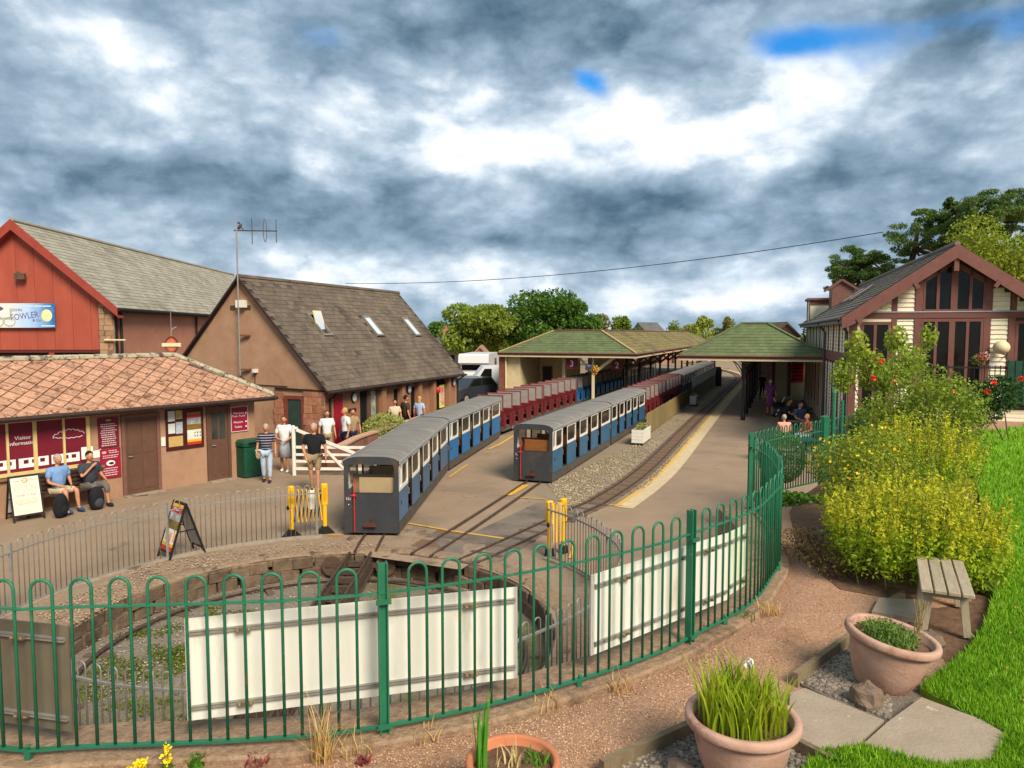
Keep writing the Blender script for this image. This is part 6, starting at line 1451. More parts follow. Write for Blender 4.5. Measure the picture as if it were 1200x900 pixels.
person('woman in white top and grey skirt holding a pale bag by the gate post', at(334,553), .1, 1.68, 'stand', whc, lgrey, 'skirt', 'brown', shoe_w, 1.0, arms={'R':((-.26,-.02,1.08),(-.1,-.2,1.02)),'L':((.25,0,1.1),(.12,-.18,1.0))}, group=g_)
person('man in black tee and khaki shorts standing before the white gate', at(369,577), -.05, 1.80, 'stand', blk, khaki, 'shorts', 'grey', shoe_d, 1.12, arms={'R':((-.28,.0,1.12),(-.14,-.16,.86)),'L':((.28,.02,1.12),(.3,-.02,.9))}, group=g_)
person('woman in white tee with arm out by the red door, on the left', at(384,541), .5, 1.66, 'stand', whc, khaki, 'shorts', 'brown', shoe_w, 1.05, group=g_)
person('person in white tee turned sideways beside the red door', at(405,539), -.9, 1.70, 'stand', whc, navy, 'shorts', 'blond', shoe_w, 1.02, group=g_)
person('person with dark bag close behind the one in white at the door', at(414,536), .4, 1.62, 'stand', khaki, navy, 'trousers', 'brown', shoe_d, .95, group=g_)
person('person in pale patterned top beyond the pale green bush', at(463,519), .3, 1.64, 'stand', cloth('cream_top','cbb9a0'), blk, 'trousers', 'dark', shoe_d, 1.0, group=g_)
person('person in dark brown jacket beyond the pale green bush', at(476,517), 2.2, 1.76, 'stand', cloth('brown_jacket','453629'), blk, 'trousers', 'dark', shoe_d, 1.1, group=g_)
person('blond person in pale blue shirt beside the building wall', at(492,512), 2.8, 1.62, 'stand', cloth('pale_blue','9fb2cc'), blk, 'trousers', 'blond', shoe_d, .98, longhair=True, group=g_)
person('grey-haired person in long purple top standing under the canopy', at(902,487), 2.9, 1.80, 'stand', purple, purple, 'skirt', 'white', shoe_d, 1.05)
person('distant person in black walking under the canopy behind the posts', at(893,468), .2, 1.66, 'stand', blk, blk, 'trousers', 'dark', shoe_d, 1.0)
person('person in pale pink top with bare shoulders seated near the green fence', at(918,527), pi-.1, 1.66, 'sit', pinkc, beige, 'shorts', 'grey', shoe_w, 1.1, sleeve=.0)
person('child in bright red top seated sideways at the cafe table', at(945,524), -1.2, 1.60, 'sit', redc_, lgrey, 'trousers', 'blond', shoe_w, .95)
person('person in slate blue shirt seated under the edge of the canopy', at(937,510), .4, 1.80, 'sit', bluegrey, blk, 'trousers', 'dark', shoe_d, 1.15)
person('person in black seated at a table under the canopy', at(924,503), 1.2, 1.75, 'sit', blk, blk, 'trousers', 'dark', shoe_d, 1.15)
# cafe furniture
dkw = mat('picnic_wood','5c4434','6b5140',s=6,r=.8,rnd=.1)
def picnic(p, rz, label, m=dkw):
    r_ = thing('picnic_table', label, 'picnic table', (p[0],p[1],0), rz, 'picnic tables at the cafe')
    for k in range(4): q = MB(); q.box(-.8,.8,-.34+k*.17,-.19+k*.17,.72,.76); part(q, 'top_plank', m, r_)
    for s_ in (-1,1):
        for k in range(2): q = MB(); q.box(-.8,.8,s_*.72-.13+k*.13,s_*.72-.01+k*.13,.42,.45); part(q, 'seat_plank', m, r_)
        q = MB(); q.box(s_*.55-.02,s_*.55+.02,-.8,.8,.36,.42); part(q, 'cross_beam', m, r_)
        for t_ in (-1,1): q = MB(); q.bar((s_*.6,t_*.2,.72),(s_*.6,t_*.55,0),.05,.09); part(q, 'leg', m, r_)
picnic(at(948,517), PHI, 'brown picnic table beside the pink and red seated people')
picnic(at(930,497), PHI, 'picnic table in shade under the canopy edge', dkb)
picnic(at(925,541), PHI+.3, 'green painted picnic table close behind the green fence', mat('table_green','1f4b3c','285a48',s=5,r=.6,rnd=.08))
# pushchair-like frame
pf = thing('pushchair', 'black and white folded pushchair beside the person in purple', 'pushchair', at(909,489)+(0,), .3)
q = MB(); q.tube([(0,0,.1),(.5,0,1.0)],.03,6); q.tube([(.5,.2,.1),(0,.2,.95)],.03,6); part(q, 'frame', whitew, pf); q = MB(); q.box(.05,.5,-.05,.25,.45,.75); part(q, 'seat', blk, pf)
for x in (0,.5): q = MB(); q.lathe([(0,-.02),(.11,-.02),(.11,.02),(0,.02)],14,M=Matrix.Translation((x,.1,.11)) @ Matrix.Rotation(pi/2,4,'X')); part(q, 'wheel', ironm, pf)
# ------------------------------------------------------------ yard furniture
def aboard(p, rz, W, H, label, face, sp=.28):
    r_ = thing('sandwich_board', label, 'sandwich board', (p[0],p[1],0), rz); th = atan2(sp,H)
    for s_ in (-1,1):
        M = Matrix.Translation((0,s_*sp,0)) @ Matrix.Rotation(s_*th,4,'X'); L_ = hypot(sp,H)
        q = MB()
        for x in (-W/2, W/2-.035): q.box(x,x+.035,-.015,.015,0,L_,M=M)
        q.box(-W/2+.036,W/2-.036,-.015,.015,L_-.04,L_,M=M); q.box(-W/2+.036,W/2-.036,-.015,.015,.12,.16,M=M); part(q, 'frame', black, r_)
        q = MB(); q.box(-W/2+.036,W/2-.036,-.006,.006,.161,L_-.041,M=M); pn = part(q, 'panel', face if s_ < 0 else mat('board_back','b4b2b4',r=.6), r_)
        if s_ < 0: front = (M, L_, pn)
    for s_ in (-1,1): q = MB(); q.bar((s_*(W/2-.01),-sp*.5,H*.5),(s_*(W/2-.01),sp*.5,H*.5),.015,.02); part(q, 'stay', black, r_)
    return r_, front
ab, (M, L_, pn) = aboard(at(30,608), rzv-.05, .62, 1.0, 'cream sandwich board reading OPEN beside the bench', mat('cream_board','e2d8b8','e6deC4'.lower(),s=2,r=.6))
Mt = lambda z: M @ face_m((0,-.009,z),(1,0,0))
ltn = mat('board_text','a89a80',r=.6); brn = mat('board_brown','8a5a44',r=.6)
text('OPEN', .17, mat('board_outline','b9b6a0',r=.6), pn, Mt(L_-.29), sx=1.05); text("Grab 'n Go", .085, brn, pn, Mt(L_-.45)); text('Takeaway hot & cold drinks\nSandwiches, cakes, snacks\nServing from 9.30am', .043, brn, pn, Mt(L_-.6)); text('Please order inside at the counter', .025, ltn, pn, Mt(.22))
q = MB(); q.tube([tuple(M @ Vector((.05*cos(t),-.009,L_-.12+.05*sin(t)))) for t in [2*pi*k/20 for k in range(21)]],.007,4); q.box(-.2,.2,-.012,-.008,L_-.125,L_-.118,M=M); part(q, 'roundel_logo', brn, pn)
ab2, (M, L_, pn) = aboard(at(213,650), -.72, .52, 1.02, 'tall sandwich board with red yellow and mountain photo poster behind the grey fence', mat('poster_base','d9d6cc',r=.6), .34)
for z0_, z1_, m_, nm in ((.162,.24,'poster_red','red_band'),(.241,.30,'poster_yellow','yellow_band'),(.56,.72,'poster_hills','hill_photo'),(.72,.86,'poster_grey','sky_photo'),(.86,.97,'poster_red','title_band'),(.97,1.03,'poster_yellow','top_band')):
    q = MB(); q.box(-.22,.22,-.009,-.0065,z0_,z1_,M=M); part(q, nm, MATS[m_], pn)
q = MB(); [q.box(-.17+.15*k,-.07+.15*k,-.0095,-.0065,.34,.5,M=M) for k in range(3)]; part(q, 'small_posters', mat('poster_bits','c8b46a','d88a8a',s=22,r=.7), pn)
q = MB(); [q.box(-.16,.16-.04*k,-.0115,-.0095,.935-.03*k,.95-.03*k,M=M) for k in range(2)]; part(q, 'title_print', wht, pn)
# green bin
gb = thing('litter_bin', 'dark green litter bin with domed lid against the rendered wall', 'litter bin', at(293,558)+(0,), rzv)
bing = mat('bin_green','12402f','184c38',s=5,r=.4,c3='24302a',s3=3,t3=.6); q = MB(); q.bev(-.31,.31,-.26,.26,.03,.92,.05); part(q, 'body', bing, gb); q = MB(); q.bev(-.33,.33,-.28,.28,.921,1.1,.07); part(q, 'lid', bing, gb)
q = MB(); q.box(-.2,.2,-.285,-.281,.95,1.04); part(q, 'slot', roundel, gb); q = MB(); q.ell((.12,-.262,.62),(.07,.004,.1),10,6); part(q, 'sticker', mat('bin_sticker','c09a5a','d8c89a',s=14,r=.6), gb); q = MB(); q.box(.02,.24,-.266,-.2615,.76,.8); part(q, 'label_strip', wht, gb); q = MB(); q.box(-.25,.25,-.2,.2,0,.029); part(q, 'plinth', ironm, gb)
# white gate
gp_ = G(345,557); gt = thing('gate', 'white painted five-bar gate with tall hinge post', 'gate', (gp_.x,gp_.y,0), R(-2))
q = MB(); q.bev(-.05,.05,-.05,.05,0,1.42,.02); q.ell((0,0,1.44),(.055,.055,.05),10,6); part(q, 'hinge_post', whitew, gt)
q = MB(); q.tube([(0,0,1.38),(.12,-.02,1.4)],.05,8); part(q, 'post_arm', whitew, gt)
for z_, h_ in ((.2,.08),(.42,.07),(.62,.07),(.84,.08)): q = MB(); q.box(.06,3.0,-.02,.02,z_-h_/2,z_+h_/2); part(q, 'bar', whitew, gt)
q = MB(); q.bar((.1,-.035,1.36),(2.9,-.035,.24),.03,.09); part(q, 'brace', whitew, gt); q = MB(); q.bar((1.5,-.035,.2),(.9,-.035,.85),.028,.07); part(q, 'brace', whitew, gt); q = MB(); q.box(2.95,3.05,-.04,.04,0,1.0); part(q, 'latch_post', whitew, gt)
# low ramp wall behind the gate
w0, w1 = G(376,552), G(446,524)
ww = thing('ramp_wall', 'low curved pink-brown wall behind the white gate', 'wall'); q = MB(); pts = spline([Vector((w0.x-.5,w0.y+.5,0)), Vector((w0.x+.5,w0.y,0)), Vector(((w0.x+w1.x)/2+.3,(w0.y+w1.y)/2-.4,0)), Vector((w1.x+.6,w1.y,0)), Vector((w1.x+1.4,w1.y+3,0))], .3)
v = []; n_ = len(pts)
for i, p in enumerate(pts):
    t = (pts[min(i+1,n_-1)]-pts[max(i-1,0)]).normalized(); s_ = Vector((-t.y,t.x,0)); hh = .72+.12*i/n_
    for o_, z_ in ((-.1,0),(-.1,hh),(.1,hh),(.1,0)): c = p+s_*o_; v.append((c.x,c.y,z_))
q.add(v, [(i*4+j,(i+1)*4+j,(i+1)*4+j+1,i*4+j+1) for i in range(n_-1) for j in range(3)]+[(0,1,2,3)]); part(q, 'wall', mat('ramp_render','7e5646','8a6250',s=3,r=.95,b=.5,c3='5e4034',s3=1.2,t3=.5,w3=.15), ww)
q = MB(); v = []
for i, p in enumerate(pts):
    t = (pts[min(i+1,n_-1)]-pts[max(i-1,0)]).normalized(); s_ = Vector((-t.y,t.x,0)); hh = .72+.12*i/n_
    for o_, z_ in ((-.14,hh+.002),(-.14,hh+.06),(.14,hh+.06),(.14,hh+.002)): c = p+s_*o_; v.append((c.x,c.y,z_))
q.add(v, [(i*4+j,(i+1)*4+j,(i+1)*4+j+1,i*4+j+1) for i in range(n_-1) for j in range(3)]+[(0,1,2,3)]); part(q, 'coping', mat('pink_coping','b08a70','bd9a80',s=4,r=.9), ww)
# expanding yellow barriers
def barrier(p, q_, label, folded):
    p = Vector((p[0],p[1],0)); q_ = Vector((q_[0],q_[1],0)); t = (q_-p).normalized(); L_ = (q_-p).length
    r_ = thing('safety_barrier', label, 'barrier', p, atan2(t.y,t.x), 'yellow expanding safety barriers')
    for x in (0, L_):
        q = MB(); q.bev(x-.04,x+.04,-.04,.04,.12,1.02,.015); q.bev(x-.065,x+.065,-.05,.05,.62,1.06,.02); part(q, 'end_post', yelp, r_, )
        q = MB(); q.box(x-.035,x+.035,-.051,-.0505,.7,.98); part(q, 'slot', mat('yellow_shadow','c8930e',r=.6), r_)
        q = MB(); q.ext([(x-.2 if not folded else x-.08,-.06,0),(x+.2 if not folded else x+.08,-.06,0),(x+.05,-.06,.16),(x-.05,-.06,.16)],(0,.12,0)); part(q, 'foot', black, r_)
    n_ = 7
    for k in range(n_):
        x0_ = .06+(L_-.12)*k/n_; x1_ = .06+(L_-.12)*(k+1)/n_
        if not folded:
            q = MB(); q.bar((x0_,-.02,.98),(x1_,-.02,.3),.02,.045); part(q, 'strut', yelp, r_)
            q = MB(); q.bar((x1_,.012,.95),(x0_,.012,.3),.02,.045); part(q, 'strut', black, r_)
        else: q = MB(); q.bar((x0_,-.02,1.0),(x0_+.01,-.02,.25),.02,.035); part(q, 'strut', yelp if k%2 else creamp, r_)
    if not folded: q = MB(); q.bev(L_*.6-.06,L_*.6+.06,-.06,-.04,.55,.95,.008); part(q, 'white_plate', whitew, r_)
    q = MB(); q.ell((-.07,-.04,.62),(.03,.03,.05),8,6); part(q, 'handle', black, r_)
barrier(at(342,629), at(381,625), 'yellow and black expanding barrier stretched open beside the carriage', False)
barrier(at(644,652), at(660,648), 'yellow safety barrier folded shut at the end of the grey fence', True)
# overhead wire
pa = D(-100,345,60); pb_ = D(405,332,60); pc_ = D(1035,272,38); wr = thing('overhead_wire', 'thin black cable sagging across the sky', 'cable'); q = MB()
pts = [pb_.lerp(pc_, k/30)-Vector((0,0,1.4*4*(k/30)*(1-k/30)*.55)) for k in range(31)]; q.tube(pts, .022, 5); part(q, 'wire', black, wr)
# ------------------------------------------------------------ vehicles beyond the yard
carw = mat('white_car_paint','cfcfce',r=.3,spec=.6); carg = mat('dark_car_paint','2b3038',r=.25,spec=.7); carr = mat('red_car_paint','a81c1c',r=.3,spec=.6); tyre = mat('tyre','161616',r=.8)
def vehicle(name, label, cat, p, rz, prof, W, wheels, m, wins, extra=None):
    r_ = thing(name, label, cat, p, rz); q = MB(); q.ext([(x,-W/2,z) for x,z in prof],(0,W,0)); part(q, 'body', m, r_)
    for (poly, nm) in wins:
        for s_ in (-1,1): q = MB(); q.ext([(x,s_*(W/2+.012),z) for x,z in poly],(0,-s_*.01,0)); part(q, nm, dglass, r_)
    for x in wheels:
        for s_ in (-1,1): q = MB(); M = Matrix.Translation((x,s_*(W/2-.08),.33)) @ Matrix.Rotation(pi/2,4,'X'); q.lathe([(0,-.1),(.33,-.1),(.35,0),(.33,.1),(0,.1)],18,M=M); w_ = part(q, 'wheel', tyre, r_); q = MB(); q.lathe([(0,-.115),(.2,-.115),(.2,.115),(0,.115)],14,M=M); part(q, 'rim', galv, w_)
    if extra: extra(r_, W)
    return r_
def front(zs_, x):
    def f(r_, W):
        for z0_, z1_, nm, m_ in zs_: q = MB(); q.box(x-.02,x-.005,-W/2+.15,W/2-.15,z0_,z1_); part(q, nm, m_, r_)
    return f
p = G(556,458); vehicle('motorhome', 'large white motorhome with overcab parked beyond the slate building', 'motorhome', (p.x+.2,p.y+5,0), R(84), [(-3.3,.4),(-3.3,1.1),(-2.6,1.4),(-2.5,1.75),(-3.4,1.95),(-3.3,2.5),(-3.0,2.62),(3.2,2.6),(3.3,.4)], 2.3, (-2.4,1.9), carw, [([(-2.4,1.35),(-1.9,1.35),(-1.9,1.8),(-2.35,1.8)],'window'),([(0,1.6),(1.2,1.6),(1.2,2.2),(0,2.2)],'window')], front([(1.3,1.76,'windscreen',dglass)], -2.62))
p = G(596,470); vehicle('van', 'white van with dark open side parked before the motorhome', 'van', (p.x-.4,p.y+2,0), R(8), [(-2.6,.4),(-2.6,1.2),(-1.9,1.35),(-1.3,2.1),(2.4,2.15),(2.5,.4)], 1.9, (-1.8,1.6), carw, [([(-1.6,1.4),(-.8,1.4),(-.8,1.95),(-1.25,1.95)],'window'),([(.2,.7),(2.3,.7),(2.3,1.65),(.2,1.65)],'side_opening')])
p = G(552,474); vehicle('parked_car', 'dark grey estate car parked behind the bright blue carriage', 'car', (p.x-.3,p.y+1.5,0), R(58), [(-2.1,.35),(-2.1,.85),(-1.2,1.0),(-.6,1.5),(1.3,1.52),(2.0,1.0),(2.1,.4)], 1.75, (-1.35,1.35), carg, [([(-.95,1.05),(-.5,1.42),(.2,1.44),(.2,1.05)],'window'),([(.3,1.05),(.3,1.44),(1.2,1.44),(1.6,1.05)],'window')])
p = G(582,455); vehicle('parked_car', 'red car parked far away beside the brick pier', 'car', (p.x+1.5,p.y+22,0), R(80), [(-2.1,.35),(-2.1,.85),(-1.2,1.0),(-.6,1.5),(1.3,1.52),(2.0,1.0),(2.1,.4)], 1.8, (-1.35,1.35), carr, [([(-.95,1.05),(-.5,1.42),(1.2,1.44),(1.6,1.05)],'window')])
# ------------------------------------------------------------ far buildings
farw = mat('far_cream','b7ab94','c4b8a2',s=1,r=.9); fars = mat('far_slate','5e5a58','6c6763',s=1.5,r=.9,c3='4d4744',s3=.6); farp = mat('far_pink','96705e','a27c68',s=1,r=.9)
def house(px0, px1, pyr, pye, d, depth, label, wall, roof, gable=True, rz=0, chim=None):
    a_ = D(px0,pye,d); b_ = D(px1,pye,d); W = b_.x-a_.x; ez = a_.z; tz = D(px0,pyr,d).z; r_ = thing('house', label, 'house', (a_.x,d,0), rz, 'far buildings')
    q = MB()
    if gable: q.ext([(0,0,0),(W,0,0),(W,0,ez),(W/2,0,tz-.1),(0,0,ez)],(0,depth,0)); part(q, 'wall', wall, r_); q = MB(); q.ext([(-.2,-.2,ez-.1),(W/2,-.2,tz),(W+.2,-.2,ez-.1),(W+.2,-.2,ez-.25),(W/2,-.2,tz-.2),(-.2,-.2,ez-.25)],(0,depth+.4,0)); rf_ = part(q, 'roof', roof, r_)
    else: q.box(0,W,0,depth,0,ez); part(q, 'wall', wall, r_); q = MB(); q.ext([(-.2,-.3,ez-.1),(-.2,depth/2,tz),(-.2,depth+.3,ez-.1)],(W+.4,0,0)); rf_ = part(q, 'roof', roof, r_)
    for k in range(max(1,int(W/2.2))):
        q = MB(); x = W*(k+.5)/max(1,int(W/2.2)); q.box(x-.4,x+.4,-.03,-.001,max(.8,ez-1.8),max(1.6,ez-.7)); wn_ = part(q, 'window', dglass, r_)
    if chim:
        for c in chim:
            q = MB(); q.box(W*c-.35,W*c+.35,depth*.3,depth*.3+.6,tz-1,tz+1.1); ch_ = part(q, 'chimney', sandq, rf_); q = MB(); q.lathe([(.12,0),(.1,.35)],8,c=(W*c,depth*.3+.3,tz+1.1)); part(q, 'pot', farp, ch_)
    return r_
house(553,572,405,417,66,6,'small pink gabled house behind the white motorhome', farp, farp)
house(480,545,396,412,85,9,'pale slate-roofed house with chimney behind the slate building', farw, fars, False, 0, (.62,))
house(756,777,377,387,120,12,'far house with grey slate roof above the island canopy', farw, fars, False)
house(776,806,390,397,100,12,'far low brown shed roof between the canopies', farp, mat('far_brown_roof','6b5748','7a6552',s=1,r=.9), False)
house(800,824,384,396,110,12,'far grey-roofed building left of the station canopy peak', farw, fars, False)
house(907,935,377,392,58,8,'brown gabled outbuilding with dark opening behind the station canopy', trim, MATS['far_brown_roof'], True)
house(700,740,430,431,118,5,'low far building beyond the platform end', farw, fars, False)
sg = G(838,446); sb_ = thing('signal_cabin', 'dark maroon cabin at the far end of the track', 'cabin', tuple(D(832,432,66))[:2]+(0,)); q = MB(); q.box(-.7,.5,0,1.5,0,2.8); part(q, 'wall', MATS['sign_maroon'], sb_); q = MB(); q.box(-.85,.65,-.15,1.65,2.801,2.95); part(q, 'roof', darkgut, sb_); q = MB(); q.box(-.2,0,-.03,-.001,1.2,2.4); part(q, 'window', creamt, sb_)
# far yard: level platform wall ends, lamp
for px, py, h_, lb in ((841,452,1.2,'dark bollard at the far end of the plank fence'),):
    p = G(px,py); r_ = thing('bollard', lb, 'bollard', (p.x,p.y,0)); q = MB(); q.lathe([(.3,0),(.3,h_),(.35,h_+.02),(.2,h_+.3),(0,h_+.32)],12); part(q, 'post', ironm, r_)
# ------------------------------------------------------------ vegetation
def fol(name, a, b, s=1.2, isl=.35, trans=.25): return mat('leaf_'+name, a, b, s=s, r=.55, isl=isl, trans=trans, spec=.25)
barkm = mat('bark','4b3b2d','5e4c3b',s=6,r=.95,b=.6)
def tree(label, px, py_top, px_w, d, m, n=9000, leaf=.32, blobs=14, zb=.32, kind='tree', group='trees behind the station', base=0, shape=1.0, trunk=True, seed=1, lb=None):
    rr = random.Random(seed); c = D(px, py_top, d); H = c.z; W = px_w/FPX*d/2; r_ = thing('tree', label, kind, (c.x, d, base), 0, group); H -= base
    q = MB(); th = H*.55; q.tube([(0,0,-.1),(.05,0,th*.5),(0,.05,th)],[.035*H,.025*H,.012*H],8); tk = part(q, 'trunk', barkm, r_)
    cz = H*(zb+1)/2; rz_ = H*(1-zb)/2; P = []
    for k in range(blobs):
        a = rr.uniform(0,2*pi); e = rr.uniform(-.9,1); rad = rr.uniform(.35,.85)
        x = cos(a)*math.sqrt(max(0,1-e*e*.8))*rad*W; y = sin(a)*math.sqrt(max(0,1-e*e*.8))*rad*W; z = cz+e*rz_*.62
        s_ = rr.uniform(.2,.42); P.append(ball_pts((x,y,z),(W*s_,W*s_,rz_*s_*shape),n//blobs,.5))
        q = MB(); q.tube([(0,0,th*rr.uniform(.45,.9)),(x*.5,y*.5,z*.5+th*.3),(x,y,z)],[.014*H,.008*H,.003*H],5); part(q, 'limb', barkm, tk)
    P.append(ball_pts((0,0,cz),(W*.6,W*.6,rz_*.7),n//5,.3))
    link('crown', leafmesh('crown', np.concatenate(P), leaf, m), r_); return r_
g1c = fol('green','5f7f2a','466826',.35,.3,.35); g2c = fol('olive','8b9838','6c8430',.3,.3,.35); g3c = fol('yellow_green','a3a444','80903a',.4); g4c = fol('brownish','928648','74783e',.4); pinec = fol('pine','6a8038','4e6a32',.4,.3,.3)
tree('broad yellow-green tree behind the white motorhome', 560, 352, 112, 80, g2c, 13000, .42, 18, .18, seed=2)
tree('largest dark green tree behind the island canopy', 636, 339, 136, 85, g1c, 16000, .42, 22, .15, seed=3)
tree('low green tree at the left edge of the tree line', 520, 374, 50, 100, g1c, 5000, .42, 10, .15, seed=4)
tree('pale brownish tree at the right of the largest tree', 694, 364, 56, 95, g4c, 5000, .38, 10, .2, seed=5)
tree('loose bright green tree left of the far slate roof', 729, 361, 36, 90, g2c, 3000, .34, 10, .2, seed=6)
tree('slim bright green tree right of the far slate roof', 790, 368, 32, 100, g2c, 2500, .34, 9, .2, seed=7)
tree('round yellow-green tree left of the canopy peak', 825, 369, 46, 100, g3c, 3500, .34, 10, .2, seed=8)
tree('small brownish tree nearest the canopy peak', 856, 367, 26, 110, g4c, 2200, .34, 7, .3, seed=9)
tree('small dark tree behind the brown outbuilding', 914, 375, 18, 100, g1c, 1500, .32, 6, .3, seed=10)
tree('thin sapling under the wire left of the far trees', 806, 382, 12, 90, g2c, 900, .3, 5, .2, seed=11)
for i, (px, pyt, wdt) in enumerate(((505,392,50),(455,400,60),(590,385,60))):
    tree(('bushy tree hidden low behind the slate building','low tree just past the roof ridge','dense low tree between the two large trees')[i], px, pyt, wdt, 95, g1c, 3500, .42, 8, .1, seed=20+i)
tree('bright golden-green tree behind the gable of the station building', 1172, 247, 155, 38, fol('golden','9a9c2c','74902c',.45,.3,.35), 34000, .17, 26, .3, seed=12)
for i, (px, pyt, wdt, dd, mm_) in enumerate(((540,372,60,92,g2c),(665,368,50,88,g1c),(712,380,44,104,g3c),(748,381,40,108,g1c),(768,386,40,112,g2c),(838,382,34,112,g3c),(872,383,30,115,g1c))):
    tree(('olive tree filling the gap beside the motorhome tree','dark tree on the right shoulder of the largest tree','low yellow-green tree left of the loose bright tree','low dark tree in front of the far slate roof','low olive tree right of the far slate roof','low yellow-green tree between the round tree and the canopy peak','low dark tree just behind the canopy peak')[i], px, pyt, wdt, dd, mm_, 3500, .36, 9, .05, seed=50+i)
# pines: tiers of flat dark clumps on bare limbs
def pine(label, pts, trunk, d, n, seed):
    rr = random.Random(seed); b = D(trunk[0][0], trunk[0][1], d); r_ = thing('tree', label, 'pine tree', (b.x,d,0), 0, 'pines behind the station building')
    tp = [Vector((0,0,0))]+[Vector((D(x,y,d).x-b.x, (k%2)*.5, D(x,y,d).z)) for k,(x,y) in enumerate(trunk)]
    q = MB(); q.tube(tp, [.42-.3*k/(len(tp)-1) for k in range(len(tp))], 8); tk = part(q, 'trunk', barkm, r_)
    P = []
    for (x,y,rx,ry) in pts:
        c = D(x,y,d); cx_, cz_ = c.x-b.x, c.z; cy_ = rr.uniform(-2.5,2.5); Rx = rx/FPX*d*1.05; Rz = ry/FPX*d*1.5
        near = min(tp, key=lambda t: (t-Vector((cx_,cy_,cz_-1))).length); q = MB(); q.tube([near, near.lerp(Vector((cx_,cy_,cz_)),.5)+Vector((0,0,-.3)), (cx_,cy_,cz_-.1)],[.13,.08,.03],6); part(q, 'limb', barkm, tk)
        for k in range(15):
            o = (cx_+rr.uniform(-.85,.85)*Rx, cy_+rr.uniform(-.7,.7)*Rx, cz_+rr.uniform(-.75,.7)*Rz); P.append(ball_pts(o,(Rx*rr.uniform(.15,.32),Rx*.28,Rz*rr.uniform(.16,.3)),n//13,.25))
    link('crown', leafmesh('crown', np.concatenate(P), .2, pinec, asp=.32), r_)
pine('tall dark pine behind the roof with bare limbs and flat tiers', [(1078,262,26,12),(1098,262,22,11),(1058,283,34,12),(1075,298,30,10),(1030,292,30,11),(1104,280,24,13),(1045,308,36,11),(1088,314,24,9),(1115,292,20,12),(1060,322,30,9),(1026,308,20,9),(1095,298,24,9)], [(1062,380),(1066,330),(1072,292),(1080,268)], 52, 3000, 1)
pine('spreading pine at the left end of the pine row', [(1012,308,28,10),(988,318,22,9),(1003,328,30,9),(974,326,14,8),(1024,322,26,9),(984,336,18,6),(1035,332,24,9),(1002,342,20,6)], [(1018,390),(1012,350),(1005,320)], 55, 2400, 2)
pine('large pine at the right edge above the golden tree', [(1160,238,34,12),(1190,240,34,14),(1130,256,30,14),(1165,254,36,13),(1215,245,30,14),(1118,275,22,12),(1240,262,34,16),(1145,272,26,12),(1185,262,30,14),(1138,240,20,9)], [(1175,380),(1172,300),(1165,250)], 48, 3000, 3)
tree('distant small pine tip beyond the dormer', 946, 374, 26, 60, pinec, 1500, .26, 5, .3, seed=31)

# ------------------------------------------------------------ garden: lawn, slabs, stones, beds
LP = [(1078,806),(1100,790),(1132,764),(1154,733),(1164,700),(1163,670),(1158,640),(1152,600),(1143,560),(1128,532),(1132,508),(1200,500),(1500,505),(1700,700),(1700,1000),(1600,1300),(1000,1300),(930,1000),(940,905),(960,882),(1010,874),(1075,892),(1110,898),(1160,893),(1172,872),(1180,860),(1150,846)]
LW = [G(x,y,1.575) for x,y in LP]
def inpoly(x, y, P):
    c = False; j = len(P)-1
    for i in range(len(P)):
        xi, yi = P[i][0], P[i][1]; xj, yj = P[j][0], P[j][1]
        if (yi > y) != (yj > y) and x < (xj-xi)*(y-yi)/(yj-yi)+xi: c = not c
        j = i
    return c
from mathutils.geometry import tessellate_polygon
def slab(name, PW, z0, z1, m, jit=0):
    tri = tessellate_polygon([[Vector((p.x,p.y,0)) for p in PW]]); k = len(PW); q = MB()
    q.add([(p.x,p.y,z1) for p in PW]+[(p.x,p.y,z0) for p in PW], [t for t in tri]+[(i,(i+1)%k,k+(i+1)%k,k+i) for i in range(k)]); me = q.mesh(name, m)
    bm_ = bmesh.new(); bm_.from_mesh(me); bmesh.ops.recalc_face_normals(bm_, faces=bm_.faces[:]); bm_.to_mesh(me); bm_.free(); return me
lawnm = mat('lawn','6c961e','7da828',s=1.8,r=.9,b=.5,bs=60,c3='6d8a22',s3=.9,t3=.55,w3=.2)
tag(link('lawn', slab('lawn', LW, 1.4, 1.575, lawnm)), kind='structure')
# grass blades
XY = []; LPX = [(x,y) for x,y in LP]
tries = rng.uniform([930,500],[1330,1080],size=(150000,2))
for x, y in tries:
    if inpoly(x, y, LPX):
        g = G(x, y, 1.575); XY.append((g.x, g.y))
XY = np.array(XY); n = len(XY); dist = XY[:,1]; a = rng.uniform(0,2*pi,n); wd = (.0035+.0011*dist)*.8; hh = rng.uniform(.6,1.3,n)*(.030+.0042*dist)
lx, ly = rng.normal(0,.35,n)*hh, rng.normal(0,.35,n)*hh
V = np.stack([np.c_[XY[:,0]-wd*np.cos(a), XY[:,1]-wd*np.sin(a), np.full(n,1.57)], np.c_[XY[:,0]+wd*np.cos(a), XY[:,1]+wd*np.sin(a), np.full(n,1.57)], np.c_[XY[:,0]+lx, XY[:,1]+ly, 1.572+hh]],1).reshape(-1,3)
grm = fol('grass','8cb42a','6f9e1e',1.5,.3,.3)
tag(link('grass', fastmesh('grass', V, np.arange(n*3).reshape(-1,3), grm)), 'short bright green mown grass of the lawn', 'grass', kind='stuff')
def bedpoly(name, PX, z, m):
    tag(link(name, slab(name, [G(x,y,z) for x,y in PX], z-.08, z, m)), kind='structure')
bedpoly('planting_bed', [(935,585),(925,600),(935,640),(960,672),(985,690),(1040,700),(1060,690),(1075,800),(1100,785),(1132,762),(1152,733),(1164,700),(1163,670),(1158,640),(1152,600),(1143,560),(1128,532),(1110,520),(1000,540)], 1.508, soilm)
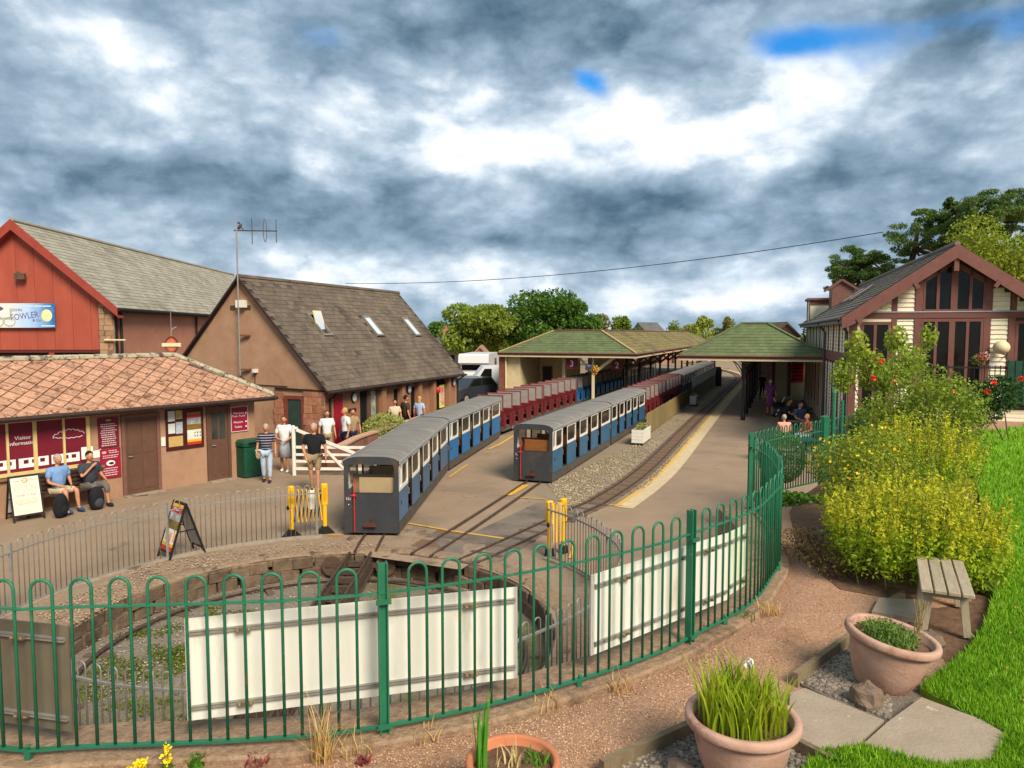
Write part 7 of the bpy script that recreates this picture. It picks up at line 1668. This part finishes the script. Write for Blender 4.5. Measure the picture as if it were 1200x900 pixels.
bedpoly('pebble_bed', [(936,800),(1000,748),(1040,760),(1075,800),(1090,815),(1040,850)], 1.525, mat('pebble_base','6c6258','857a6e',s=30,r=.9,b=.8,bs=40))
bedpoly('pebble_bed', [(712,905),(820,855),(925,868),(960,890),(950,1000),(720,1000)], 1.525, MATS['pebble_base'])
slm = mat('paving_slab','948470','a39380',s=4,r=.9,b=.35,bs=40,c3='c0b49e',s3=7,t3=.64,w3=.04)
sl_ = thing('paving_slab', 'worn concrete slab beside the leaning terracotta pot', 'paving slab', (0,0,0), 0, 'concrete slabs by the lawn'); link('slab', slab('slab', [G(x,y,1.57) for x,y in ((926,812),(943,806),(1036,844),(1006,871),(972,882),(922,868))], 1.45, 1.57, slm), sl_)
sl_ = thing('paving_slab', 'larger worn concrete slab set into the edge of the lawn', 'paving slab', (0,0,0), 0, 'concrete slabs by the lawn'); link('slab', slab('slab', [G(x,y,1.585) for x,y in ((1080,817),(1150,843),(1179,860),(1172,884),(1118,903),(1010,873),(1040,846))], 1.45, 1.585, slm), sl_)
sl_ = thing('paving_slab', 'half-buried slab at the foot of the small bench', 'paving slab', (0,0,0), 0, 'concrete slabs by the lawn'); link('slab', slab('slab', [G(x,y,1.55) for x,y in ((1030,700),(1085,703),(1080,726),(1022,716))], 1.48, 1.55, slm), sl_)
ed = mat('edging_board','6f6048','857459',s=5,r=.9,b=.4,rnd=.1,sc=(1,4,1))
def edging(a_, b_, label): 
    p, q_ = G(*a_,1.6), G(*b_,1.6); r_ = thing('edging_board', label, 'edging board', (0,0,0), 0, 'timber edging of the pebble beds'); q = MB(); q.bar((p.x,p.y,1.545),(q_.x,q_.y,1.545),.045,.13); part(q, 'board', ed, r_)
edging((932,790),(1000,740), 'weathered timber edging running up to the leaning pot'); edging((705,893),(812,845), 'weathered timber edging left of the pot of grassy leaves'); edging((925,862),(975,888), 'short dark timber edging right of the pot of grassy leaves')
def pebbles(PX, n_, z, m, s0=.012, s1=.03, label='loose grey pebbles in the timber edged bed', nm='pebbles', zb=None):
    q = MB(); k = 0; xs = [p[0] for p in PX]; ys = [p[1] for p in PX]
    while k < n_:
        x, y = random.uniform(min(xs),max(xs)), random.uniform(min(ys),max(ys))
        if not inpoly(x,y,PX): continue
        g = G(x,y,z)
        if nm == 'ballast_stones' and min((g-p_).length for p_ in sp3[:45]) < .46: continue
        s = random.uniform(s0,s1); q.ell((g.x,g.y,(mz(g.x,g.y) if zb is None else zb)+s*.25),(s*random.uniform(.8,1.3),s,s*.65),6,4,M=Matrix.Rotation(random.uniform(0,pi),4,'Z')); k += 1
    tag(part(q, nm, m), label, 'pebbles', kind='stuff')
pebm = mat('pebble','6f6458','8d8172',s=3,r=.85,isl=.4)
pebbles([(938,800),(1000,750),(1040,765),(1045,845)], 2600, 1.525, pebm, .006, .019, zb=1.525); pebbles([(715,903),(820,855),(925,868),(950,890),(940,960),(730,960)], 1500, 1.525, pebm, .007, .02, label='loose grey pebbles round the pot of grassy leaves', zb=1.525)
gst = mat('path_stone','9c7a5c','b8967a',s=3,r=.9,isl=.45)
pebbles([(290,905),(460,868),(600,830),(760,780),(850,730),(925,650),(930,590),(960,640),(1010,700),(1000,745),(820,850),(700,905),(500,960)], 9000, 1.5, gst, .003, .008, 'fine brown grit scattered over the garden path', 'grit')
pebbles([(40,722),(165,662),(274,645),(400,634),(470,640),(330,650),(200,672),(90,735)], 1600, .02, mat('verge_stone','8a745e','a8927a',s=3,r=.9,isl=.45), .006, .018, 'loose stones on the gravel verge round the pit', 'loose_stones', zb=.03)
pebbles([(640,568),(660,592),(700,594),(760,570),(797,528),(822,503),(800,480),(770,510)], 2500, .0, mat('ballast_stone','84765f','a09078',s=3,r=.9,isl=.4), .015, .035, 'pale ballast stones between the trains and the clear track', 'ballast_stones', zb=.01)
pebbles([(100,740),(200,690),(400,660),(590,690),(600,720),(480,680),(300,760),(100,830)], 1500, -.42, mat('pit_pebble','857a6c','9f968a',s=3,r=.9,isl=.4), .006, .017, 'grey stones scattered on the pit floor', 'pit_stones', zb=-.41)
pebbles([(1190,900),(1190,830),(1120,785),(1175,650),(1160,560),(1140,520),(1330,520),(1330,1000),(1180,1000)], 60, 1.58, mat('fallen_leaf','a8763c','c4925a',s=3,r=.8,isl=.3), .008, .016, 'fallen brown leaves scattered on the lawn', 'fallen_leaves', zb=1.615)
def rock(p, s, label, seed):
    rr = random.Random(seed); v = [Vector((rr.uniform(-1,1),rr.uniform(-1,1),rr.uniform(-1,1))) for _ in range(6)]
    q = MB(); q.ell((0,0,0),s,14,10,f=lambda u: u*(1+.25*mnoise.noise(u*1.7+v[0])+.1*mnoise.noise(u*5+v[1]))); r_ = thing('rock', label, 'rock', p, rr.uniform(0,3)); part(q, 'stone', mat('boulder','6b5a4c','86725f',s=6,r=.95,b=.9,bs=16,c3='4a4038',s3=3,t3=.55), r_)
g = G(1022,815,1.6); rock((g.x-.03,g.y+.02,1.56),(.11,.11,.13),'brown rock wedged beneath the leaning pot',3); g = G(1095,758,1.55); rock((g.x-.05,g.y,1.57),(.13,.13,.12),'dark rock under the small bench',5); g = G(800,912,1.55); rock((g.x,g.y,1.55),(.16,.1,.07),'flat pale rock at the bottom edge left of the pot',7)
# small bench
gb_ = G(1112,742,1.53); by_ = thing('bench', 'small weathered bench of four pale slats at the lawn edge', 'bench', (gb_.x+.16,gb_.y+.38,1.53), R(-27)); by_.scale = (.84,.9,.97)
gw_ = mat('grey_wood','94866f','a89a82',s=5,r=.85,b=.3,rnd=.1,sc=(4,1,1))
for k in range(4): q = MB(); q.bev(-.245+k*.125,-.135+k*.125,-.6,.6,.395,.425,.006); part(q, 'slat', gw_, by_)
for y in (-.45,.45):
    q = MB(); q.box(-.22,.22,y-.03,y+.03,.33,.394); part(q, 'cross_bar', gw_, by_)
    for s_ in (-1,1): q = MB(); q.bar((s_*.16,y,.33),(s_*.2,y-.03,0),.07,.07); part(q, 'leg', gw_, by_)
# terracotta pots
terr = mat('terracotta','aa8470','bd9a86',s=5,r=.85,b=.25,bs=30,c3='7e5b48',s3=3,t3=.56,w3=.12); terr2 = mat('orange_terracotta','b06a48','bd7a56',s=5,r=.85)
def pot(name, label, p, Rr, H, m, rotx=0, roty=0, drop=False, drag=False):
    r_ = thing(name, label, 'plant pot', p, 0); r_.rotation_euler = (rotx, roty, 0); q = MB(); b = Rr
    q.lathe([(0,.0),(b*.5,0),(b*.56,.02),(b*.74,H*.38),(b*.84,H*.72),(b*.86,H*.80),(b*.82,H*.805),(b*.83,H*.83),(b*.88,H*.86),(b*.98,H*.87),(b*1.0,H*.9),(b*1.0,H*.97),(b*.97,H),(b*.88,H),(b*.85,H*.97),(b*.84,H*.8),(b*.82,H*.8)], 40); part(q, 'pot', m, r_, True)
    q = MB(); q.lathe([(b*.83,H*.86),(b*.4,H*.9),(0,H*.89)], 24); part(q, 'soil', soilm, r_); return r_
def blades(root, n_, Rr, z, hmin, hmax, w_, m, lean=.35, name='leaves'):
    V = []; F = []; 
    for k in range(n_):
        a = random.uniform(0,2*pi); r = Rr*math.sqrt(random.random()); x, y = r*cos(a), r*sin(a); h = random.uniform(hmin,hmax); la = random.uniform(0,2*pi); ln = random.uniform(.05,lean)*h; w2 = w_*random.uniform(.6,1.2); fa = random.uniform(0,pi); o = len(V)
        for i in range(5):
            t = i/4; cx_, cy_ = x+cos(la)*ln*t*t, y+sin(la)*ln*t*t; ww_ = w2*(1-t**2.2)+.0005; V += [(cx_-cos(fa)*ww_, cy_-sin(fa)*ww_, z+h*t*(1-.12*t)), (cx_+cos(fa)*ww_, cy_+sin(fa)*ww_, z+h*t*(1-.12*t))]
        F += [(o+2*i,o+2*i+1,o+2*i+3,o+2*i+2) for i in range(4)]
    return link(name, fastmesh(name, np.array(V), np.array(F), m), root)
pz = 1.53; rim = G(870,838,1.93); p1 = pot('plant_pot', 'large terracotta pot of tall grassy leaves with a chipped rim', (rim.x, rim.y, 1.50), .335, .44, terr)
blades(p1, 420, .25, .38, .2, .42, .008, fol('blade','7fa01e','a5a628',3,.25,.3), .45)
q = MB(); q.tube([(.05,0,.4),(.06,.02,.6),(.03,.0,.74)],.004,5); part(q, 'flower_stem', fol('stem','7d8a3a','8f9a4a'), p1)
P = ball_pts((.03,0,.75),(.03,.02,.03),14,.4); link('flower', leafmesh('flower', P, .045, mat('white_petal','e4e0da',r=.6)), p1)
rim2 = G(1047,740,1.92); p2 = pot('plant_pot', 'large terracotta pot leaning over on the pebbles beside the slab', (rim2.x-.10, rim2.y-.03, 1.50), .335, .44, terr, R(3), R(9))
P = ball_pts((-.03,0,.43),(.22,.22,.08),1600,.0); link('leaves', leafmesh('leaves', P, .045, fol('thyme','6f8a3a','4f6f2c',4), asp=.25), p2); blades(p2, 160, .2, .38, .06, .16, .003, fol('blade'+'2','6f8f34','8a9a4a',3), .6, 'stems')
q = MB()
for k in range(8): a = random.uniform(-.05,.3); q.tube([(.16+.02*k*.4,-.02+.01*k,.38),(.17+.03*cos(k),.0+.02*sin(k*2),.55),(.16+.05*cos(k*1.7),.03*sin(k),.72)],.003,4)
part(q, 'dry_stalks', mat('dry_stalk','8a7448','9c8658',s=9,r=.8), p2)
rim3 = G(601,893,1.86); p3 = pot('plant_pot', 'orange terracotta pot with a few sword leaves at the bottom edge', (rim3.x, rim3.y, 1.50), .26, .38, terr2)
blades(p3, 9, .03, .33, .3, .52, .014, fol('sword','4f8f2a','6aa038',3,.2,.3), .12).location = (-.17,.0,0); blades(p3, 25, .07, .33, .05, .16, .004, mat('straw','c2a86c','d2bc84',s=6,r=.8), .5, 'dead_stalks').location = (-.03,0,0); blades(p3, 60, .08, .33, .02, .07, .008, fol('weed','5f8a2a','4a701f',3), .9, 'weeds').location = (.12,.05,0)
# ------------------------------------------------------------ shrubs
def spires(label, cpx, cpy, z, rx, ry, h0, h1, n_, m, leaf, group=None, name='loosestrife', perstem=62, tip=None):
    g = G(cpx, cpy, z); r_ = thing(name, label, 'shrub', (g.x,g.y,z), 0, group); P = []; T = []; q = MB()
    for k in range(n_):
        a = random.uniform(0,2*pi); r = math.sqrt(random.random()); x, y = rx*r*cos(a), ry*r*sin(a); h = random.uniform(h0,h1)*(1-.35*r*r); lx_, ly_ = x*.25+random.uniform(-.08,.08), y*.25
        t = rng.uniform(.12,1,perstem)**.8; sp_ = (.06*(1.15-t))[:,None]*rng.normal(size=(perstem,3))*np.array([1,1,.5]); pts = np.c_[x+lx_*t, y+ly_*t, h*t]+sp_; P.append(pts[t < .72]); T.append(pts[t >= .72])
        if k < 60: q.tube([(x,y,0),(x+lx_*.5,y+ly_*.5,h*.5),(x+lx_,y+ly_,h)],.006,4)
    part(q, 'stems', mat('green_stem','5a6a2a','6d7a34',s=5,r=.8), r_)
    link('leaves', leafmesh('leaves', np.concatenate(P), leaf, m, asp=.4), r_); link('flower_spikes', leafmesh('flower_spikes', np.concatenate(T), leaf*.75, tip or m, asp=.5), r_)
    return r_
ygm = fol('loose','aebc2c','8cac2a',2.5,.3,.4); ytip = fol('loosetip','c8c232','b4b82c',4,.25,.4)
spires('tall bright yellow-green loosestrife clump nearest the small bench', 1068, 676, 1.53, .78, .62, .85, 1.28, 420, ygm, .052, tip=ytip)
spires('yellow-spiked loosestrife clump before the rose bush', 1072, 590, 1.53, .85, .5, 1.2, 1.6, 220, ygm, .055, tip=ytip)
spires('low yellow-green edge of loosestrife spilling to the lawn', 1118, 668, 1.53, .42, .5, .4, .75, 180, ygm, .045, tip=ytip)
def shrub(label, cx_, cy_, z, blobs, n_, leaf, m, name='shrub', flowers=None, asp=.55, shell=.3, group=None, limbs=True):
    g = G(cx_, cy_, z); r_ = thing(name, label, 'shrub', (g.x,g.y,z), 0, group); P = []; tot = sum(b[3]*b[4]*b[5] for b in blobs)**1; F = []
    q = MB()
    for (x,y,zz,rx,ry,rz) in blobs:
        k = int(n_*(rx*ry*rz)/tot); P.append(ball_pts((x,y,zz),(rx,ry,rz),k,shell)); F.append(ball_pts((x,y,zz),(rx*1.03,ry*1.03,rz*1.03),max(4,k//12),.85))
        if limbs: q.tube([(x*.2,y*.2,0),(x*.6,y*.6,zz*.6),(x,y,zz+rz*.6)],[.02,.014,.005],5)
    if limbs: part(q, 'branches', barkm, r_)
    link('leaves', leafmesh('leaves', np.concatenate(P), leaf, m, asp=asp), r_)
    if flowers:
        F = np.concatenate(F); F = F[rng.permutation(len(F))[:flowers[0]]]; tag(link('flowers', leafmesh('flowers', F, flowers[1], flowers[2], asp=.95), r_), kind='stuff')
    return r_
yfl = mat('yellow_petal','dcb41a','e8c62a',s=5,r=.6,isl=.15)
shrub('yellow-flowered hypericum bush leaning over the path', 1008, 640, 1.53, [(.0,.2,.5,.42,.5,.42),(.35,.5,.72,.5,.6,.46),(.2,1.0,.85,.45,.6,.42),(.7,.3,.65,.45,.5,.45),(-.12,-.1,.3,.33,.35,.28),(.7,1.1,1.0,.5,.5,.4)], 15000, .042, fol('hyper','98a02c','788c2a',3,.35,.35), 'hypericum', (300,.042,yfl))
shrub('dark dry undergrowth at the foot of the yellow flowered bush', 990, 672, 1.53, [(-.1,0,.15,.35,.3,.2),(.25,-.1,.2,.35,.3,.22),(-.2,.6,.15,.3,.4,.2)], 3500, .04, fol('dryunder','5c4a24','6f5a2c',4,.35,.1), 'undergrowth', asp=.3)
shrub('loose climbing rose bush with a few red blooms before the station building', 1085, 566, 1.5, [(-.3,.5,.9,.95,.8,.6),(.5,.6,1.1,.9,.8,.7),(-.65,.4,1.3,.45,.5,.35),(.1,.3,1.7,.7,.6,.45),(.9,.5,1.4,.5,.5,.5),(-.25,.9,1.95,.35,.4,.28),(.15,.9,2.2,.35,.35,.3),(.9,.7,.6,.6,.6,.5)], 12500, .062, fol('rose','98a43a','76902e',2,.35,.4), 'rose_bush', None, .6, .15)
def blooms(root, pix, d, s_, m):
    for x, y in pix:
        p = D(x,y,d); P = ball_pts(tuple(p-Vector(root.location)), (s_,s_,s_), 40, .3); link('bloom', leafmesh('bloom', P, s_*.9, m, asp=.9), root)
rbush = COL.objects[-1] if False else [o for o in COL.objects if o.name.startswith('rose_bush')][0]
redfl = mat('red_petal','d6331c','e2452a',s=6,r=.55,isl=.12); orf = mat('peach_petal','dc8a3a','e0a060',s=6,r=.55,isl=.1)
blooms(rbush, [(1023,443),(1033,423),(1157,459),(1165,448),(1196,444)], 12.4, .045, redfl); blooms(rbush, [(1118,459),(1048,447)], 12.4, .035, orf)
shrub('upright leafy sprays of the rose rising before the lower windows', 1060, 560, 1.5, [(-.25,1.5,2.35,.24,.3,.42),(.05,1.5,1.95,.3,.3,.45),(.5,1.4,2.5,.22,.3,.38),(.85,1.5,2.1,.3,.3,.36),(1.15,1.4,2.6,.18,.2,.3),(-.5,1.5,1.8,.28,.3,.4),(.4,1.5,1.8,.45,.4,.36)], 4200, .085, fol('rose2','a6b03c','88a034',2,.3,.4), 'rose_bush', None, .6, .1)
shrub('dark-leaved shrub behind the railing at the right edge', 1185, 520, 1.55, [(0,1.2,.8,.6,.5,.55),(.5,1.2,1.1,.6,.5,.5)], 3500, .09, fol('darkshrub','2f4a22','3f5e28',2,.35,.2), 'shrub')
# clipped box bush
bb_ = G(935,572,1.2); shrub('clipped rounded box bush between the green fence and the path', 936, 575, 1.2, [(0,.9,.48,.46,.46,.52)], 7000, .035, fol('box','6f8a2c','4f6d22',6,.3,.2), 'box_bush', None, .6, .82, limbs=False)
pb2 = G(450,531,0); shrub('rounded pale yellow-green bush beside the ramp wall', 450, 531, 0, [(0,.4,.75,.85,.75,.62)], 5000, .09, fol('palebush','b0b468','8f9c4c',3,.3,.25), 'shrub', None, .35, .75)
shrub('ground cover at the foot of the green fence by the path', 935, 590, 1.5, [(-.2,0,.03,.35,.2,.08),(.3,.1,.03,.4,.2,.08),(.0,.3,.03,.4,.3,.08)], 2200, .06, fol('cover','5f8428','45661e',3), 'ground_cover', None, .8, 0, limbs=False)
shrub('variegated broad leaves at the lawn edge behind the small bench', 1150, 690, 1.55, [(0,0,.1,.16,.16,.12)], 90, .14, fol('hosta','9aa83a','6f9030',3), 'hosta', None, .55, 0, limbs=False)
# dry grass tufts and weeds along the fence foot
def tuft(px, py, n_, r, h0, h1, m, label, nm='dry_grass', w_=.003, z=1.5):
    g = G(px,py,z); r_ = thing(nm, label, 'plant', (g.x,g.y,z-.02), 0, 'tufts along the fence foot'); blades(r_, n_, r, 0, h0, h1, w_, m, 1.0, 'blades')
straw = mat('straw_dry','b08a50','c29e62',s=5,r=.85,isl=.25); weedm = fol('weedy','4f7a22','3f631c',4)
tuft(378,888,90,.07,.12,.42,straw,'tall dry straw tuft at the foot of the green fence below the white board')
tuft(420,880,40,.12,.05,.2,straw,'sprawling dry straw beside the tall tuft'); tuft(500,862,30,.1,.04,.14,straw,'thin dry straw right of the fence post'); tuft(640,828,30,.1,.04,.16,straw,'dry wisps under the middle of the fence'); tuft(728,806,45,.1,.05,.2,straw,'brown wisps left of the wide fence post')
tuft(900,716,80,.12,.05,.16,straw,'dry growth at the tight curve of the fence'); tuft(872,722,70,.12,.04,.12,weedm,'green weeds at the tight curve of the fence','weeds',.005)
tuft(232,892,60,.06,.03,.09,weedm,'green leafy weed at the fence foot, lower left','weeds',.012); tuft(425,893,30,.05,.03,.08,mat('red_weed','6e2a2c','7e383a',s=4,r=.7),'dark red weed beside the tall straw tuft','weeds',.009); tuft(300,893,30,.07,.03,.07,MATS['red_weed'],'dark red weed at the fence foot left of the straw','weeds',.009)
tuft(978,893,70,.09,.04,.1,weedm,'leafy green weed at the corner of the lawn by the pot','weeds',.012,1.57)
for px, py, h_ in ((197,903,.17),(160,915,.13),(148,918,.1),(166,905,.09),(132,920,.1)):
    g = G(px,py,1.5); r_ = thing('yellow_flower', {197:'tallest yellow flower spike in front of the green fence at the bottom left',160:'broad yellow flower spike just left of the tallest one',148:'low yellow flower spike at the bottom edge, second from the left',166:'thin yellow flower spike close against the broad one',132:'leftmost low yellow flower spike at the bottom edge'}[px], 'flower', (g.x,g.y,1.48), 0, 'yellow flower spikes at the bottom left'); q = MB(); q.tube([(0,0,0),(.0,0,h_)],.004,5); part(q, 'stem', MATS['green_stem'], r_)
    P = np.c_[rng.normal(0,.013,70), rng.normal(0,.013,70), rng.uniform(h_*.35,h_*1.1,70)]; link('petals', leafmesh('petals', P, .022, mat('bright_yellow','f0d010','f4dc30',s=5,r=.6), asp=.9), r_); link('leaves', leafmesh('leaves', ball_pts((0,0,h_*.2),(.04,.04,.05),30,0), .035, weedm), r_)
# moss and weeds on the pit floor
P = []; 
for k in range(110):
    a = random.uniform(2.3,4.6); r = random.uniform(1.2,3.2); P.append(ball_pts((PC.x+r*cos(a),PC.y+r*sin(a),-.41),(.2,.2,.015),90,0))
tag(link('moss', leafmesh('moss', np.concatenate(P), .04, fol('moss','6a7420','4f5c1c',4))), 'low moss and weeds on the left of the pit floor', 'moss', kind='stuff')
basket(D(1147,421,22.4), .32, 'hanging basket of red and pink flowers on the railing of the station building', [('red','b8342c',(0,-.2,.1)),('pink','d8a8a0',(.4,-.2,.3))], 350)
basket(D(904,455-3,38), .2, 'small green hanging plant beside the red menu board', [('green2','5f8a2c',(0,0,0))], 150)
